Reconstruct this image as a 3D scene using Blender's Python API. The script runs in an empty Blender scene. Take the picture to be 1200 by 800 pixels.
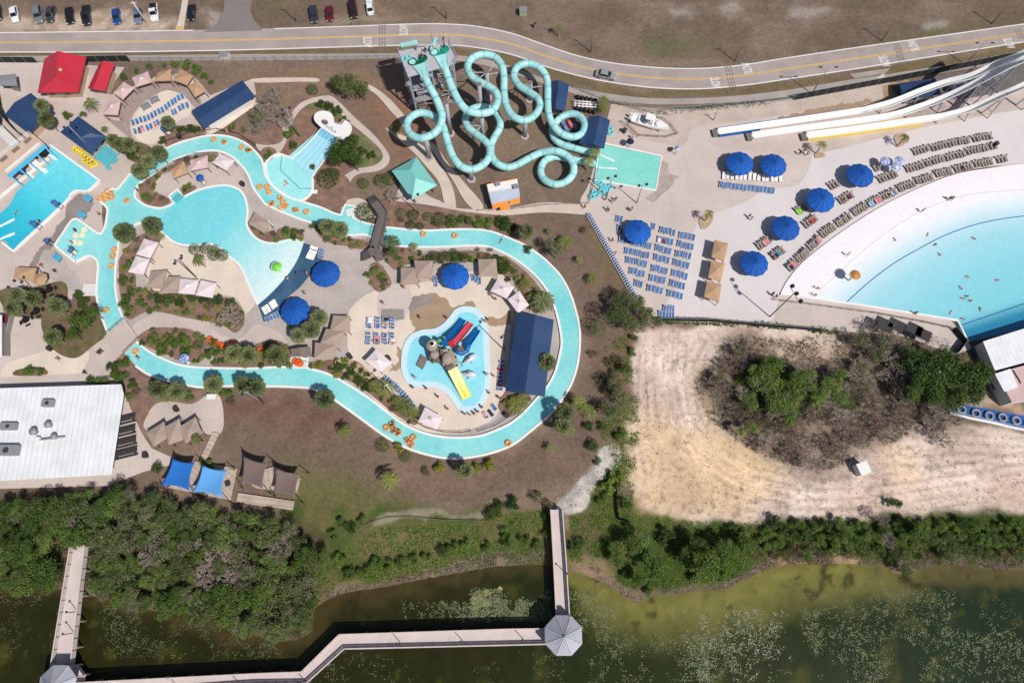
import bpy, bmesh, math, random
import numpy as np
from mathutils import Vector, Matrix
from mathutils.geometry import tessellate_polygon
random.seed(11); RN = np.random.RandomState(5)
D = bpy.data; SC = bpy.context.scene; COL = SC.collection
PI = math.pi
# ---------------------------------------------------------------- camera model (drone, 130 m up, tilted 18 degrees)
H = 130.0; FL = 800.0; TH = math.radians(18)
def G(px, py, z=0.0):
    "photo pixel -> point on the level z"
    u = (px-600)/FL; v = -(py-400)/FL
    y = v*math.cos(TH)+math.sin(TH); zz = v*math.sin(TH)-math.cos(TH)
    t = (z-H)/zz
    return Vector((u*t, y*t, z))
def P(x, y, z=0.0):
    dz = z-H
    cy = y*math.cos(TH)+dz*math.sin(TH); cz = -y*math.sin(TH)+dz*math.cos(TH)
    return 600+FL*x/-cz, 400-FL*cy/-cz
def GA(px, py, ang):
    "world heading of an image direction (degrees, clockwise from image right)"
    a = math.radians(ang); a0 = G(px, py); a1 = G(px+4*math.cos(a), py+4*math.sin(a))
    return math.atan2(a1.y-a0.y, a1.x-a0.x)
def GP(pts, z=0.0): return [G(p[0], p[1], z) for p in pts]

# ---------------------------------------------------------------- materials
def lin(c): 
    c /= 255.0
    return c/12.92 if c <= .04045 else ((c+.055)/1.055)**2.4
def alb(r, g, b, k=.86): return tuple(min(.9, lin(x)*k) for x in (r, g, b))
def pm(name, rgb, rough=.8, var=.18, scale=.6, fine=6.0, spec=.3, bump=0.0, metal=0.0, rnd=0.0, lines=None, hue=None, coat=0.0, k=.86, stain=None):
    "procedural material: base colour broken by two noises, optional ribs / joints, optional per-object variation"
    m = D.materials.new(name); m.use_nodes = True; nt = m.node_tree; N = nt.nodes; L = nt.links
    b = N['Principled BSDF']; col = alb(*rgb, k=k)
    b.inputs['Roughness'].default_value = rough; b.inputs['Specular IOR Level'].default_value = spec; b.inputs['Metallic'].default_value = metal
    if coat: b.inputs['Coat Weight'].default_value = coat
    geo = N.new('ShaderNodeNewGeometry')
    n1 = N.new('ShaderNodeTexNoise'); n1.inputs['Scale'].default_value = scale; n1.inputs['Detail'].default_value = 4
    n2 = N.new('ShaderNodeTexNoise'); n2.inputs['Scale'].default_value = fine; n2.inputs['Detail'].default_value = 2
    L.new(geo.outputs['Position'], n1.inputs['Vector']); L.new(geo.outputs['Position'], n2.inputs['Vector'])
    def mth(op, a, c):
        q = N.new('ShaderNodeMath'); q.operation = op
        for i, s in enumerate((a, c)):
            if isinstance(s, (int, float)): q.inputs[i].default_value = s
            else: L.new(s, q.inputs[i])
        return q.outputs[0]
    f = mth('ADD', mth('MULTIPLY', n1.outputs['Fac'], var*2.6), mth('MULTIPLY', n2.outputs['Fac'], var*1.6))
    f = mth('ADD', f, 1-var*2.1)
    if rnd:
        oi = N.new('ShaderNodeObjectInfo')
        f = mth('MULTIPLY', f, mth('ADD', mth('MULTIPLY', oi.outputs['Random'], rnd*2), 1-rnd))
    if lines:
        # ribs/joints along a world heading: (angle, period, duty, depth)
        sep = N.new('ShaderNodeSeparateXYZ'); L.new(geo.outputs['Position'], sep.inputs[0])
        for (ang, per, duty, depth) in lines:
            s = mth('ADD', mth('MULTIPLY', sep.outputs[0], math.cos(ang)/per), mth('MULTIPLY', sep.outputs[1], math.sin(ang)/per))
            fr = mth('FRACT', s, 0); ln = mth('LESS_THAN', fr, duty)
            f = mth('MULTIPLY', f, mth('SUBTRACT', 1.0, mth('MULTIPLY', ln, depth)))
    mul = N.new('ShaderNodeMix'); mul.data_type = 'RGBA'; mul.blend_type = 'MULTIPLY'; mul.inputs['Factor'].default_value = 1
    mul.inputs[6].default_value = (*col, 1)
    if hue:
        hm = N.new('ShaderNodeMix'); hm.data_type = 'RGBA'
        n3 = N.new('ShaderNodeTexNoise'); n3.inputs['Scale'].default_value = hue[1]; n3.inputs['Detail'].default_value = 3
        L.new(geo.outputs['Position'], n3.inputs['Vector'])
        rmp = N.new('ShaderNodeMapRange'); rmp.inputs[1].default_value = .4; rmp.inputs[2].default_value = .62
        L.new(n3.outputs['Fac'], rmp.inputs[0]); L.new(rmp.outputs[0], hm.inputs['Factor'])
        hm.inputs[6].default_value = (*col, 1); hm.inputs[7].default_value = (*alb(*hue[0], k=k), 1)
        L.new(hm.outputs[2], mul.inputs[6])
    cmb = N.new('ShaderNodeCombineColor')
    for i in range(3): L.new(f, cmb.inputs[i])
    L.new(cmb.outputs[0], mul.inputs[7]); L.new(mul.outputs[2], b.inputs['Base Color'])
    if bump:
        bp = N.new('ShaderNodeBump'); bp.inputs['Strength'].default_value = bump; bp.inputs['Distance'].default_value = .05
        L.new(n2.outputs['Fac'], bp.inputs['Height']); L.new(bp.outputs[0], b.inputs['Normal'])
    return m
def leafmat(name, c1, c2, k=.8, trans=.25, sc=1.3):
    "foliage: leaf to leaf colour variation plus some light passing through"
    m = D.materials.new(name); m.use_nodes = True; nt = m.node_tree; N = nt.nodes; L = nt.links
    b = N['Principled BSDF']; b.inputs['Roughness'].default_value = .65; b.inputs['Specular IOR Level'].default_value = .25
    geo = N.new('ShaderNodeNewGeometry'); oi = N.new('ShaderNodeObjectInfo')
    mx = N.new('ShaderNodeMix'); mx.data_type = 'RGBA'; mx.inputs[6].default_value = (*alb(*c1, k=k), 1); mx.inputs[7].default_value = (*alb(*c2, k=k), 1)
    ad = N.new('ShaderNodeMath'); ad.operation = 'MULTIPLY_ADD'; ad.inputs[1].default_value = .75; 
    sb = N.new('ShaderNodeMath'); sb.operation = 'MULTIPLY_ADD'; sb.inputs[1].default_value = .5; sb.inputs[2].default_value = -.12
    L.new(oi.outputs['Random'], sb.inputs[0]); L.new(geo.outputs['Random Per Island'], ad.inputs[0]); L.new(sb.outputs[0], ad.inputs[2])
    L.new(ad.outputs[0], mx.inputs['Factor']); L.new(mx.outputs[2], b.inputs['Base Color'])
    tr = N.new('ShaderNodeBsdfTranslucent'); L.new(mx.outputs[2], tr.inputs['Color'])
    ms = N.new('ShaderNodeMixShader'); ms.inputs[0].default_value = trans
    L.new(b.outputs[0], ms.inputs[1]); L.new(tr.outputs[0], ms.inputs[2]); L.new(ms.outputs[0], N['Material Output'].inputs['Surface'])
    return m
M = {}
def defmats():
    M['concrete'] = pm('concrete paving', (203,189,182), .85, .16, .12, 3, bump=.1, lines=[(.05,4.2,.02,.14),(.05+PI/2,4.2,.02,.14)])
    M['concrete_pink'] = pm('pinkish concrete', (199,184,176), .85, .2, .15, 4, lines=[(.5,3.6,.022,.14),(.5+PI/2,3.6,.022,.14)])
    M['concrete_grey'] = pm('weathered grey concrete', (184,173,168), .85, .26, .2, 3, lines=[(.1,5.5,.016,.1),(.1+PI/2,5.5,.016,.1)])
    M['concrete_cream'] = pm('cream concrete', (222,207,192), .85, .15, .2, 4, lines=[(-.02,3.6,.02,.1),(-.02+PI/2,3.6,.02,.1)])
    M['concrete_light'] = pm('pale sealed concrete', (217,208,208), .8, .1, .1, 3, lines=[(.35,6,.01,.07),(.35+PI/2,6,.01,.07)])
    M['concrete_wet'] = pm('stained wet concrete', (168,144,118), .55, .16, .35, 4)
    M['concrete_damp'] = pm('faintly damp concrete', (176,161,154), .7, .3, .5, 3)
    M['concrete_dark'] = pm('damp grey concrete', (147,136,133), .7, .24, .3, 3)
    M['painted_shade'] = pm('painted shade and dark mesh tone', (112,106,104), .9, .3, .3, 3)  # dark tone for the shade and mesh painted under the speed slides
    M['gravel'] = pm('beige gravel', (196,179,168), .95, .2, .25, 2.2, bump=.3)
    M['asphalt'] = pm('worn asphalt road', (172,159,156), .9, .14, .09, 5, bump=.1, hue=((162,151,148),.25))
    M['asphalt_side'] = pm('grey asphalt side road', (133,124,122), .9, .12, .2, 5)
    M['sidewalk'] = pm('weathered sidewalk', (168,158,152), .9, .2, .25, 4)
    M['path'] = pm('pale concrete path', (207,192,180), .85, .15, .3, 4)
    M['white_paint'] = pm('white road paint', (232,228,224), .7, .12, 1.2, 8)
    M['yellow_paint'] = pm('faded yellow road paint', (212,176,120), .7, .15, 1.2, 8)
    M['mulch'] = pm('bark mulch bed', (130,104,92), .95, .4, .6, 5, bump=.4, hue=((140,112,98),.7))
    M['mulch_green'] = pm('weedy mulch', (98,96,62), .95, .4, .8, 5, bump=.4, hue=((120,98,80),.6))
    M['lawn'] = pm('clipped green lawn', (104,112,72), .95, .3, .6, 6, bump=.3, hue=((128,118,86),.5))
    M['sandbed'] = pm('sandy planting bed', (186,160,138), .95, .22, .7, 6, bump=.2)
    M['coping'] = pm('white pool coping', (240,238,236), .6, .06, .5, 4)
    M['deckwood'] = pm('weathered deck boards', (164,146,140), .85, .2, .8, 5, lines=[(.6,1.3,.05,.3)])
    M['red_roof'] = pm('red metal roof', (196,46,64), .42, .08, .25, 3, spec=.5)
    M['red_roof_panel'] = pm('standing seam red metal', (205,40,64), .42, .08, .2, 3, spec=.5, lines=[(0,.62,.08,.16)])
    M['white_metal'] = pm('white ribbed metal roof', (222,227,238), .5, .06, .15, 2, spec=.4, lines=[(.02,.95,.07,.13)])
    M['white_metal_turn'] = pm('white ribbed metal roof turned', (236,238,242), .5, .05, .15, 2, spec=.4, lines=[(1.25,.9,.1,.14)])
    M['wall_tan'] = pm('tan stucco wall', (186,160,138), .9, .1, .4, 5)
    M['wall_grey'] = pm('grey painted wall', (150,148,146), .9, .1, .4, 5)
    M['wall_white'] = pm('white painted wall', (226,224,220), .8, .08, .4, 5)
    M['wall_brown'] = pm('brown timber wall', (120,86,70), .9, .15, .4, 5)
    M['teal_roof'] = pm('teal metal roof', (130,204,198), .5, .06, .3, 3, spec=.4, lines=[(.6,.6,.1,.08)])
    M['steel'] = pm('galvanised steel', (160,164,172), .5, .12, .6, 5, spec=.5, metal=.2)
    M['grey_steel'] = pm('painted grey steel column', (172,172,180), .5, .1, .6, 5)
    M['dark_steel'] = pm('dark steel', (62,60,62), .6, .15, .6, 5)
    M['black'] = pm('black plastic', (34,33,36), .5, .15, 1, 5)
    M['black_mesh'] = pm('black privacy screen', (44,46,48), .85, .25, .5, 4)
    M['white'] = pm('white plastic', (238,237,236), .45, .04, .6, 5)
    M['slide'] = pm('turquoise fibreglass', (180,232,233), .4, .07, .4, 4, spec=.5, hue=((160,214,214),.35))
    M['slide_joint'] = pm('dark slide joint', (128,200,206), .5, .05)
    M['green_tub'] = pm('green slide funnel', (40,150,126), .35, .1, 1, 4)
    M['dark_green_tub'] = pm('dark green slide funnel', (14,96,72), .35, .1, 1, 4)
    M['slide_white'] = pm('white slide gelcoat', (244,243,242), .3, .04, .4, 4, spec=.5)
    M['slide_grey'] = pm('grey slide flank', (160,163,172), .45, .06, .4, 4)
    M['blue_paint'] = pm('blue slide paint', (38,96,172), .4, .1, .5, 4)
    M['yellow_slide'] = pm('yellow slide gelcoat', (246,234,128), .35, .06, .5, 4)
    M['yellow_line'] = pm('yellow slide trim', (240,212,112), .4, .08, .5, 4)
    M['red_slide'] = pm('red slide gelcoat', (218,80,98), .35, .06, .5, 4)
    M['blue_slide'] = pm('blue slide gelcoat', (20,98,168), .35, .06, .5, 4)
    M['umbrella'] = pm('royal blue canvas', (26,92,182), .8, .14, .7, 5, rnd=.13)
    M['umbrella_seam'] = pm('darker blue canvas seam', (18,74,154), .8, .1)
    M['canopy_pink'] = pm('faded pinkish canopy canvas', (210,180,178), .85, .1, .6, 5, rnd=.05)
    M['canopy_pale'] = pm('pale lilac canopy canvas', (228,214,216), .85, .08, .6, 5, rnd=.04)
    M['canopy_tan'] = pm('tan canopy canvas', (188,154,122), .85, .12, .6, 5, rnd=.05)
    M['canopy_taupe'] = pm('taupe shingle canopy', (172,152,140), .9, .12, .6, 6, rnd=.04)
    M['sling_blue'] = pm('blue sling fabric', (76,112,166), .8, .14, 2, 9, rnd=.14)
    M['sling_brown'] = pm('brown grey sling fabric', (156,143,135), .8, .14, 2, 9, rnd=.1)
    M['sling_white'] = pm('white sling fabric', (242,238,234), .8, .05, 2, 9, rnd=.03)
    M['frame_white'] = pm('white lounger frame', (226,224,224), .5, .05)
    M['frame_dark'] = pm('dark brown lounger frame', (74,64,60), .6, .1)
    M['tube'] = pm('orange inflatable vinyl', (222,156,84), .35, .12, 1.2, 6, rnd=.1, coat=.2)
    M['tube_cyan'] = pm('cyan inflatable vinyl', (112,206,214), .35, .1, 1.2, 6)
    M['tube_yellow'] = pm('yellow inflatable vinyl', (240,212,70), .35, .1, 1.2, 6)
    M['tube_red'] = pm('red orange vinyl', (240,98,36), .35, .14, 1.2, 6, rnd=.1)
    M['wood'] = pm('weathered boardwalk planks', (208,194,190), .85, .16, .4, 5)
    M['wood_grey'] = pm('grey timber', (128,116,110), .9, .2, .6, 5)
    M['bridge_wood'] = pm('dark grey bridge planks', (116,106,106), .85, .16, .5, 5)
    M['gazebo_roof'] = pm('grey metal gazebo roof', (184,184,196), .5, .1, .3, 4, spec=.4)
    M['hvac'] = pm('grey rooftop unit', (150,152,156), .55, .12, 1, 4, metal=.2)
    M['sail_blue'] = pm('blue shade sail', (40,112,196), .85, .07, .5, 4)
    M['sail_sky'] = pm('sky blue shade sail', (98,164,226), .85, .06, .5, 4)
    M['sail_brown'] = pm('brown shade sail', (122,104,98), .85, .12, .5, 4)
    M['orange_awning'] = pm('orange awning', (246,142,50), .8, .1, 1, 4)
    M['turf_blue'] = pm('dark blue pool mat', (52,86,118), .8, .18, .3, 3, hue=((66,102,132),.2))
    M['navy_deck'] = pm('blue wave-machine deck', (78,84,104), .8, .1, .3, 3)
    M['dock_teal'] = pm('teal rubber platform', (88,182,194), .6, .16, .6, 4)
    M['cyan_paint'] = pm('light blue painted steel', (92,188,226), .45, .08, .6, 4)
    M['rock'] = pm('grey rockwork', (164,150,138), .9, .3, .8, 5, bump=.5)
    M['rock_dark'] = pm('dark rockwork', (112,104,94), .9, .35, 1, 5, bump=.5)
    M['bark'] = pm('tree bark', (122,104,90), .95, .3, 2, 8)
    M['twig'] = pm('bare grey twigs', (166,152,142), .95, .2, 2, 8, rnd=.2)
    M['twig_brown'] = pm('bare brown twigs', (134,114,104), .95, .25, 2, 8, rnd=.2)
    M['palm_trunk'] = pm('palm trunk', (140,120,102), .95, .3, 2, 8)
    M['glass'] = pm('dark car glass', (26,30,36), .08, .05, spec=.6)
    M['chrome_light'] = pm('headlight lens', (220,224,228), .2, .05)
    M['tail_red'] = pm('tail light lens', (170,20,24), .25, .05)
    M['tyre'] = pm('tyre rubber', (32,31,32), .9, .1)
    M['skin1'] = pm('light skin', (224,172,144), .6, .06); M['skin2'] = pm('tanned skin', (182,126,96), .6, .06); M['skin3'] = pm('dark skin', (112,76,58), .6, .06)
    M['hair'] = pm('dark brown hair', (48,36,30), .7, .1); M['hair_fair'] = pm('fair hair', (176,138,88), .7, .1)
    for n, c in dict(red=(196,40,48), navy=(30,40,80), black=(30,30,32), pink=(232,130,150), teal=(40,150,160), white=(235,235,235), green=(96,170,84), grey=(130,132,138), purple=(116,40,90), lime=(150,220,80), sky=(150,196,226), rose=(238,150,160), yellow=(240,220,70), orange=(240,140,60)).items():
        M['cl_'+n] = pm(n+' cloth', c, .85, .1, 3, 12)
defmats()

# ---------------------------------------------------------------- mesh building
class MB:
    "collects shapes and links them as ONE mesh object"
    def __init__(s): s.v = []; s.f = []; s.mi = []; s.mats = []; s.sm = []
    def m(s, mat):
        if isinstance(mat, str): mat = M[mat]
        if mat not in s.mats: s.mats.append(mat)
        return s.mats.index(mat)
    def add(s, vs, fs, mat, smooth=False):
        o = len(s.v); i = s.m(mat); s.v.extend([tuple(v) for v in vs])
        for f in fs: s.f.append(tuple(o+k for k in f)); s.mi.append(i); s.sm.append(smooth)
        return s
    def box(s, c, size, mat, rz=0.0, rot=None):
        x, y, z = (q/2 for q in size); R = rot if rot is not None else Matrix.Rotation(rz, 3, 'Z'); c = Vector(c)
        vs = [c+R@Vector((a*x, b*y, d*z)) for a in (-1,1) for b in (-1,1) for d in (-1,1)]
        return s.add(vs, [(0,1,3,2),(4,6,7,5),(0,4,5,1),(2,3,7,6),(0,2,6,4),(1,5,7,3)], mat)
    def prism(s, poly, z0, z1, mat, top=None, bottom=True):
        n = len(poly); a = [(p[0],p[1],z0) for p in poly]; b = [(p[0],p[1],z1) for p in poly]
        ar = sum(poly[i][0]*poly[(i+1)%n][1]-poly[(i+1)%n][0]*poly[i][1] for i in range(n))
        if ar < 0: a.reverse(); b.reverse()
        s.add(a+b, [(i,(i+1)%n,n+(i+1)%n,n+i) for i in range(n)], mat)
        s.add(b, [tuple(range(n))], top or mat)
        if bottom: s.add(a, [tuple(range(n-1,-1,-1))], mat)
        return s
    def bar(s, a, b, r, mat, n=6, r2=None, cap=True):
        a = Vector(a); b = Vector(b); d = (b-a)
        if d.length < 1e-6: return s
        q = d.to_track_quat('Z','Y'); r2 = r if r2 is None else r2
        vs = [a+q@Vector((r*math.cos(2*PI*i/n), r*math.sin(2*PI*i/n),0)) for i in range(n)]+[b+q@Vector((r2*math.cos(2*PI*i/n), r2*math.sin(2*PI*i/n),0)) for i in range(n)]
        fs = [(i,(i+1)%n,n+(i+1)%n,n+i) for i in range(n)]
        if cap: fs += [tuple(range(n-1,-1,-1)), tuple(range(n,2*n))]
        return s.add(vs, fs, mat, n > 6)
    def tube(s, path, r, mat, n=10, closed=False, cap=True, arc=None, joint=None, every=8):
        "sweep a ring (or an open arc of it) along a path"
        N = len(path); path = [Vector(p) for p in path]; rings = []
        for i, p in enumerate(path):
            if closed: t = path[(i+1)%N]-path[i-1]
            else: t = path[min(i+1,N-1)]-path[max(i-1,0)]
            t.normalize(); side = t.cross(Vector((0,0,1)))
            side = side.normalized() if side.length > 1e-4 else Vector((1,0,0))
            up = side.cross(t).normalized(); rr = r(i/(N-1)) if callable(r) else r
            if arc: an = [arc[0]+(arc[1]-arc[0])*k/(n-1) for k in range(n)]
            else: an = [2*PI*k/n for k in range(n)]
            rings.append([p+side*(rr*math.cos(a))+up*(rr*math.sin(a)) for a in an])
        vs = [v for rg in rings for v in rg]; M_ = N if closed else N-1; kk = n-1 if arc else n
        for i in range(M_):
            j = (i+1) % N
            fs = [(i*n+k, i*n+(k+1)%n, j*n+(k+1)%n, j*n+k) for k in range(kk)]
            o = len(s.v) if i == 0 else o
            if i == 0: s.v.extend([tuple(v) for v in vs])
            mi = s.m(joint) if (joint and i % every == 0) else s.m(mat)
            for f in fs: s.f.append(tuple(o+k for k in f)); s.mi.append(mi); s.sm.append(True)
        if not closed and cap and not arc:
            s.f.append(tuple(o+k for k in range(n))); s.mi.append(s.m(mat)); s.sm.append(False)
            s.f.append(tuple(o+(N-1)*n+k for k in range(n-1,-1,-1))); s.mi.append(s.m(mat)); s.sm.append(False)
        return s
    def disc(s, c, r, mat, n=12, r2=None, rot=0, z1=None):
        c = Vector(c); vs = [c+Vector((r*math.cos(2*PI*i/n+rot),(r2 or r)*math.sin(2*PI*i/n+rot),0)) for i in range(n)]
        if z1: return s.prism([(v.x,v.y) for v in vs], c.z, z1, mat)
        return s.add(vs, [tuple(range(n))], mat)
    def ball(s, c, r, mat, nu=10, nv=6, sc=(1,1,1)):
        vs = []; fs = []
        for j in range(nv+1):
            a = -PI/2+PI*j/nv
            for i in range(nu):
                b = 2*PI*i/nu; vs.append((c[0]+sc[0]*r*math.cos(a)*math.cos(b), c[1]+sc[1]*r*math.cos(a)*math.sin(b), c[2]+sc[2]*r*math.sin(a)))
        for j in range(nv):
            for i in range(nu): fs.append((j*nu+i, j*nu+(i+1)%nu, (j+1)*nu+(i+1)%nu, (j+1)*nu+i))
        return s.add(vs, fs, mat, True)
    def torus(s, c, R, r, mat, nu=18, nv=8, mat2=None, rot=None):
        c = Vector(c); vs = []
        for i in range(nu):
            a = 2*PI*i/nu
            for j in range(nv):
                b = 2*PI*j/nv; q = Vector(((R+r*math.cos(b))*math.cos(a),(R+r*math.cos(b))*math.sin(a),r*math.sin(b)))
                vs.append(c+(rot@q if rot else q))
        fs = [(i*nv+j, ((i+1)%nu)*nv+j, ((i+1)%nu)*nv+(j+1)%nv, i*nv+(j+1)%nv) for i in range(nu) for j in range(nv)]
        if mat2:
            o = len(s.v); s.v.extend([tuple(v) for v in vs]); a1, a2 = s.m(mat), s.m(mat2)
            for k, f in enumerate(fs): s.f.append(tuple(o+q for q in f)); s.mi.append(a2 if (k//nv) % 6 == 0 else a1); s.sm.append(True)
            return s
        return s.add(vs, fs, mat, True)
    def sheet(s, outer, holes, z, mat):
        loops = [[Vector((p[0],p[1],z)) for p in outer]]+[[Vector((p[0],p[1],z)) for p in h] for h in holes]
        tris = tessellate_polygon(loops); vs = [v for l in loops for v in l]; out = []
        for t in tris:
            a, b, c = (vs[i] for i in t)
            cr = (b.x-a.x)*(c.y-a.y)-(b.y-a.y)*(c.x-a.x)
            if abs(cr) < 1e-9: continue
            out.append(t if cr > 0 else (t[0],t[2],t[1]))
        return s.add(vs, out, mat)
    def curb(s, pts, w, z0, z1, mat, closed=True):
        "box section swept along a plan polyline"
        pts = [Vector((p[0],p[1])) for p in pts]; N = len(pts); L_ = []; R_ = []
        for i in range(N):
            if closed: t = (pts[(i+1)%N]-pts[i-1])
            else: t = pts[min(i+1,N-1)]-pts[max(i-1,0)]
            t = t.normalized() if t.length > 1e-6 else Vector((1,0)); n = Vector((-t.y,t.x)); L_.append(pts[i]+n*w/2); R_.append(pts[i]-n*w/2)
        vs = [(p.x,p.y,z) for i in range(N) for p, z in ((L_[i],z0),(L_[i],z1),(R_[i],z1),(R_[i],z0))]; fs = []
        for i in range(N if closed else N-1):
            j = (i+1) % N
            for k in range(3): fs.append((i*4+k, i*4+k+1, j*4+k+1, j*4+k))
        if not closed: fs += [(0,1,2,3), tuple((N-1)*4+k for k in (3,2,1,0))]
        return s.add(vs, fs, mat)
    def mesh(s, name):
        me = D.meshes.new(name); me.from_pydata(s.v, [], s.f)
        for m_ in s.mats: me.materials.append(m_)
        me.polygons.foreach_set('material_index', s.mi); me.polygons.foreach_set('use_smooth', s.sm); me.update()
        return me
    def build(s, name, parent=None, loc=None, rz=0.0):
        o = D.objects.new(name, s.mesh(name)); COL.objects.link(o)
        if parent is not None: o.parent = parent
        if loc is not None: o.location = loc
        if rz: o.rotation_euler.z = rz
        return o
LABELS = {}
def tag(o, label, cat, group=None):
    o['label'] = label; o['category'] = cat
    if group: o['group'] = group
    return o
def struct(o): o['kind'] = 'structure'; return o
def stuff(o, label=None, cat=None):
    o['kind'] = 'stuff'
    if label: o['label'] = label; o['category'] = cat
    return o
def thing(name, label, cat, loc=(0,0,0), rz=0.0, group=None):
    o = D.objects.new(name, None); COL.objects.link(o); o.location = loc; o.rotation_euler.z = rz; o.empty_display_size = .3
    return tag(o, label, cat, group)
def dup(root, loc, rz=0.0, label=None, group=None, scale=None):
    r = root.copy(); COL.objects.link(r); r.location = loc; r.rotation_euler = (0,0,rz)
    if scale is not None: r.scale = scale if hasattr(scale,'__len__') else (scale,)*3
    if label: r['label'] = label
    if group: r['group'] = group
    for ch in list(root.children):
        c = ch.copy(); COL.objects.link(c); c.parent = r
        for g in list(ch.children):
            d = g.copy(); COL.objects.link(d); d.parent = c
    return r
class Once:
    "first placement moves the built thing, later ones copy it"
    def __init__(s, make): s.make = make; s.src = None
    def put(s, loc, rz=0.0, label=None, cat=None, group=None, scale=None):
        if s.src is None:
            o = s.src = s.make(); o.location = loc; o.rotation_euler = (0,0,rz)
            if scale is not None: o.scale = scale if hasattr(scale,'__len__') else (scale,)*3
        else:
            o = dup(s.src, loc, rz, scale=scale)
            if 'group' in o and not group: del o['group']
        tag(o, label, cat, group); return o

def smooth(pts, n=6, closed=False):
    "Catmull-Rom through pixel points; a third value marks a sharp corner"
    N = len(pts); out = []
    def get(i): return pts[i % N] if closed else pts[max(0,min(N-1,i))]
    cor = lambda p: len(p) > 2 and p[2] == 1
    rng = N if closed else N-1
    for i in range(rng):
        p1, p2 = get(i), get(i+1); p0 = p1 if cor(p1) else get(i-1); p3 = p2 if cor(p2) else get(i+2)
        if cor(p1) and cor(p2): out.append((p1[0],p1[1])); continue
        for k in range(n):
            t = k/n; o = []
            for a in (0,1):
                q = .5*((2*p1[a])+(-p0[a]+p2[a])*t+(2*p0[a]-5*p1[a]+4*p2[a]-p3[a])*t*t+(-p0[a]+3*p1[a]-3*p2[a]+p3[a])*t**3)
                o.append(q)
            out.append(tuple(o))
    if not closed: out.append((pts[-1][0],pts[-1][1]))
    return out
def smooth3(pts, n=6, closed=False):
    N = len(pts); out = []
    def get(i): return pts[i % N] if closed else pts[max(0,min(N-1,i))]
    for i in range(N if closed else N-1):
        p0, p1, p2, p3 = get(i-1), get(i), get(i+1), get(i+2)
        for k in range(n):
            t = k/n
            out.append(tuple(.5*((2*p1[a])+(-p0[a]+p2[a])*t+(2*p0[a]-5*p1[a]+4*p2[a]-p3[a])*t*t+(-p0[a]+3*p1[a]-3*p2[a]+p3[a])*t**3) for a in range(3)))
    if not closed: out.append(tuple(pts[-1]))
    return out
ORD = ['first','second','third','fourth','fifth','sixth','seventh','eighth','ninth','tenth','eleventh','twelfth','thirteenth','fourteenth','fifteenth','sixteenth','seventeenth','eighteenth','nineteenth','twentieth']
TENS = {2:'twenty',3:'thirty',4:'forty',5:'fifty',6:'sixty',7:'seventy'}
def ordn(i):
    if i < 20: return ORD[i]
    n = i+1; t, u = divmod(n, 10)
    return (TENS[t][:-1]+'ieth') if u == 0 else TENS[t]+' '+ORD[u-1]
NUM = ['no','one','two','three','four','five','six','seven','eight','nine','ten','eleven','twelve']
def part(mb, name, root):
    "a part built in world coordinates under a thing standing at root.location"
    o = mb.build(name, root); o.location = -root.location; return o
# ================================================================ GROUND
def vnoise(x, y, s, seed=0):
    x = x*s; y = y*s; xi = np.floor(x).astype(np.int64); yi = np.floor(y).astype(np.int64); fx = x-xi; fy = y-yi
    fx = fx*fx*(3-2*fx); fy = fy*fy*(3-2*fy)
    def h(a, b):
        n = (a*374761393+b*668265263+seed*1442695) & 0xffffffff
        n = ((n ^ (n >> 13))*1274126177) & 0xffffffff
        return ((n ^ (n >> 16)) & 0xffff)/65535.0
    return (h(xi,yi)*(1-fx)+h(xi+1,yi)*fx)*(1-fy)+(h(xi,yi+1)*(1-fx)+h(xi+1,yi+1)*fx)*fy
def fbm(x, y, s, seed=0, o=4):
    r = 0; a = .5
    for k in range(o): r = r+a*vnoise(x, y, s*2**k, seed+k); a *= .5
    return r/(1-.5**o)
def sdist(X, Y, poly):
    "signed distance to a polygon (negative inside)"
    d = np.full(X.shape, 1e9); ins = np.zeros(X.shape, bool); n = len(poly)
    for i in range(n):
        ax, ay = poly[i][0], poly[i][1]; bx, by = poly[(i+1)%n][0], poly[(i+1)%n][1]
        ex, ey = bx-ax, by-ay; wx, wy = X-ax, Y-ay
        t = np.clip((wx*ex+wy*ey)/(ex*ex+ey*ey+1e-12), 0, 1)
        d = np.minimum(d, (wx-ex*t)**2+(wy-ey*t)**2)
        c = ((ay > Y) != (by > Y))
        ins ^= c & (X < ex*(Y-ay)/(ey if abs(ey) > 1e-12 else 1e-12)+ax)
    d = np.sqrt(d); return np.where(ins, -d, d)
def ss(a, b, x):
    t = np.clip((x-a)/(b-a), 0, 1); return t*t*(3-2*t)
SHORE = [(-400,700),(0,690),(66,690),(88,692),(112,700),(140,706),(170,714),(205,718),(240,722),(282,738),(330,752),(366,740),(368,715),(400,696),(450,688),(500,678),(540,671),(580,664),(640,662),(665,668),(700,680),(722,692),(745,706),(762,699),(800,695),(850,689),(880,676),(905,665),(940,661),(985,661),(1035,664),(1052,673),(1100,661),(1150,664),(1200,668),(1700,680)]
shore_w = [tuple(G(x,y,-.5))[:2] for x, y in smooth(SHORE, 4)]
LAKE = shore_w+[(330,-400),(-330,-400)]
def grid_axis(a, b, st, far): 
    c = list(np.arange(a, b+.001, st)); return np.array([-f for f in far[::-1]]+c+list(far)) 
gx = grid_axis(-116, 116, .4, [140,200,400,1200,5000]); gy = np.array([-5000,-1200,-400,-200,-90,-50]+list(np.arange(-36,142.01,.4))+[160,200,400,1200,5000])
X, Y = np.meshgrid(gx, gy)
nz = fbm(X, Y, .12, 3)-.5; nzf = fbm(X, Y, .5, 9)-.5; nzb = fbm(X, Y, .03, 21)-.5
WX = X+3.0*(fbm(X,Y,.2,31)-.5)+1.2*nzf; WY = Y+3.0*(fbm(X,Y,.2,47)-.5)+1.2*nzf
C = np.zeros(X.shape+(3,))
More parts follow.
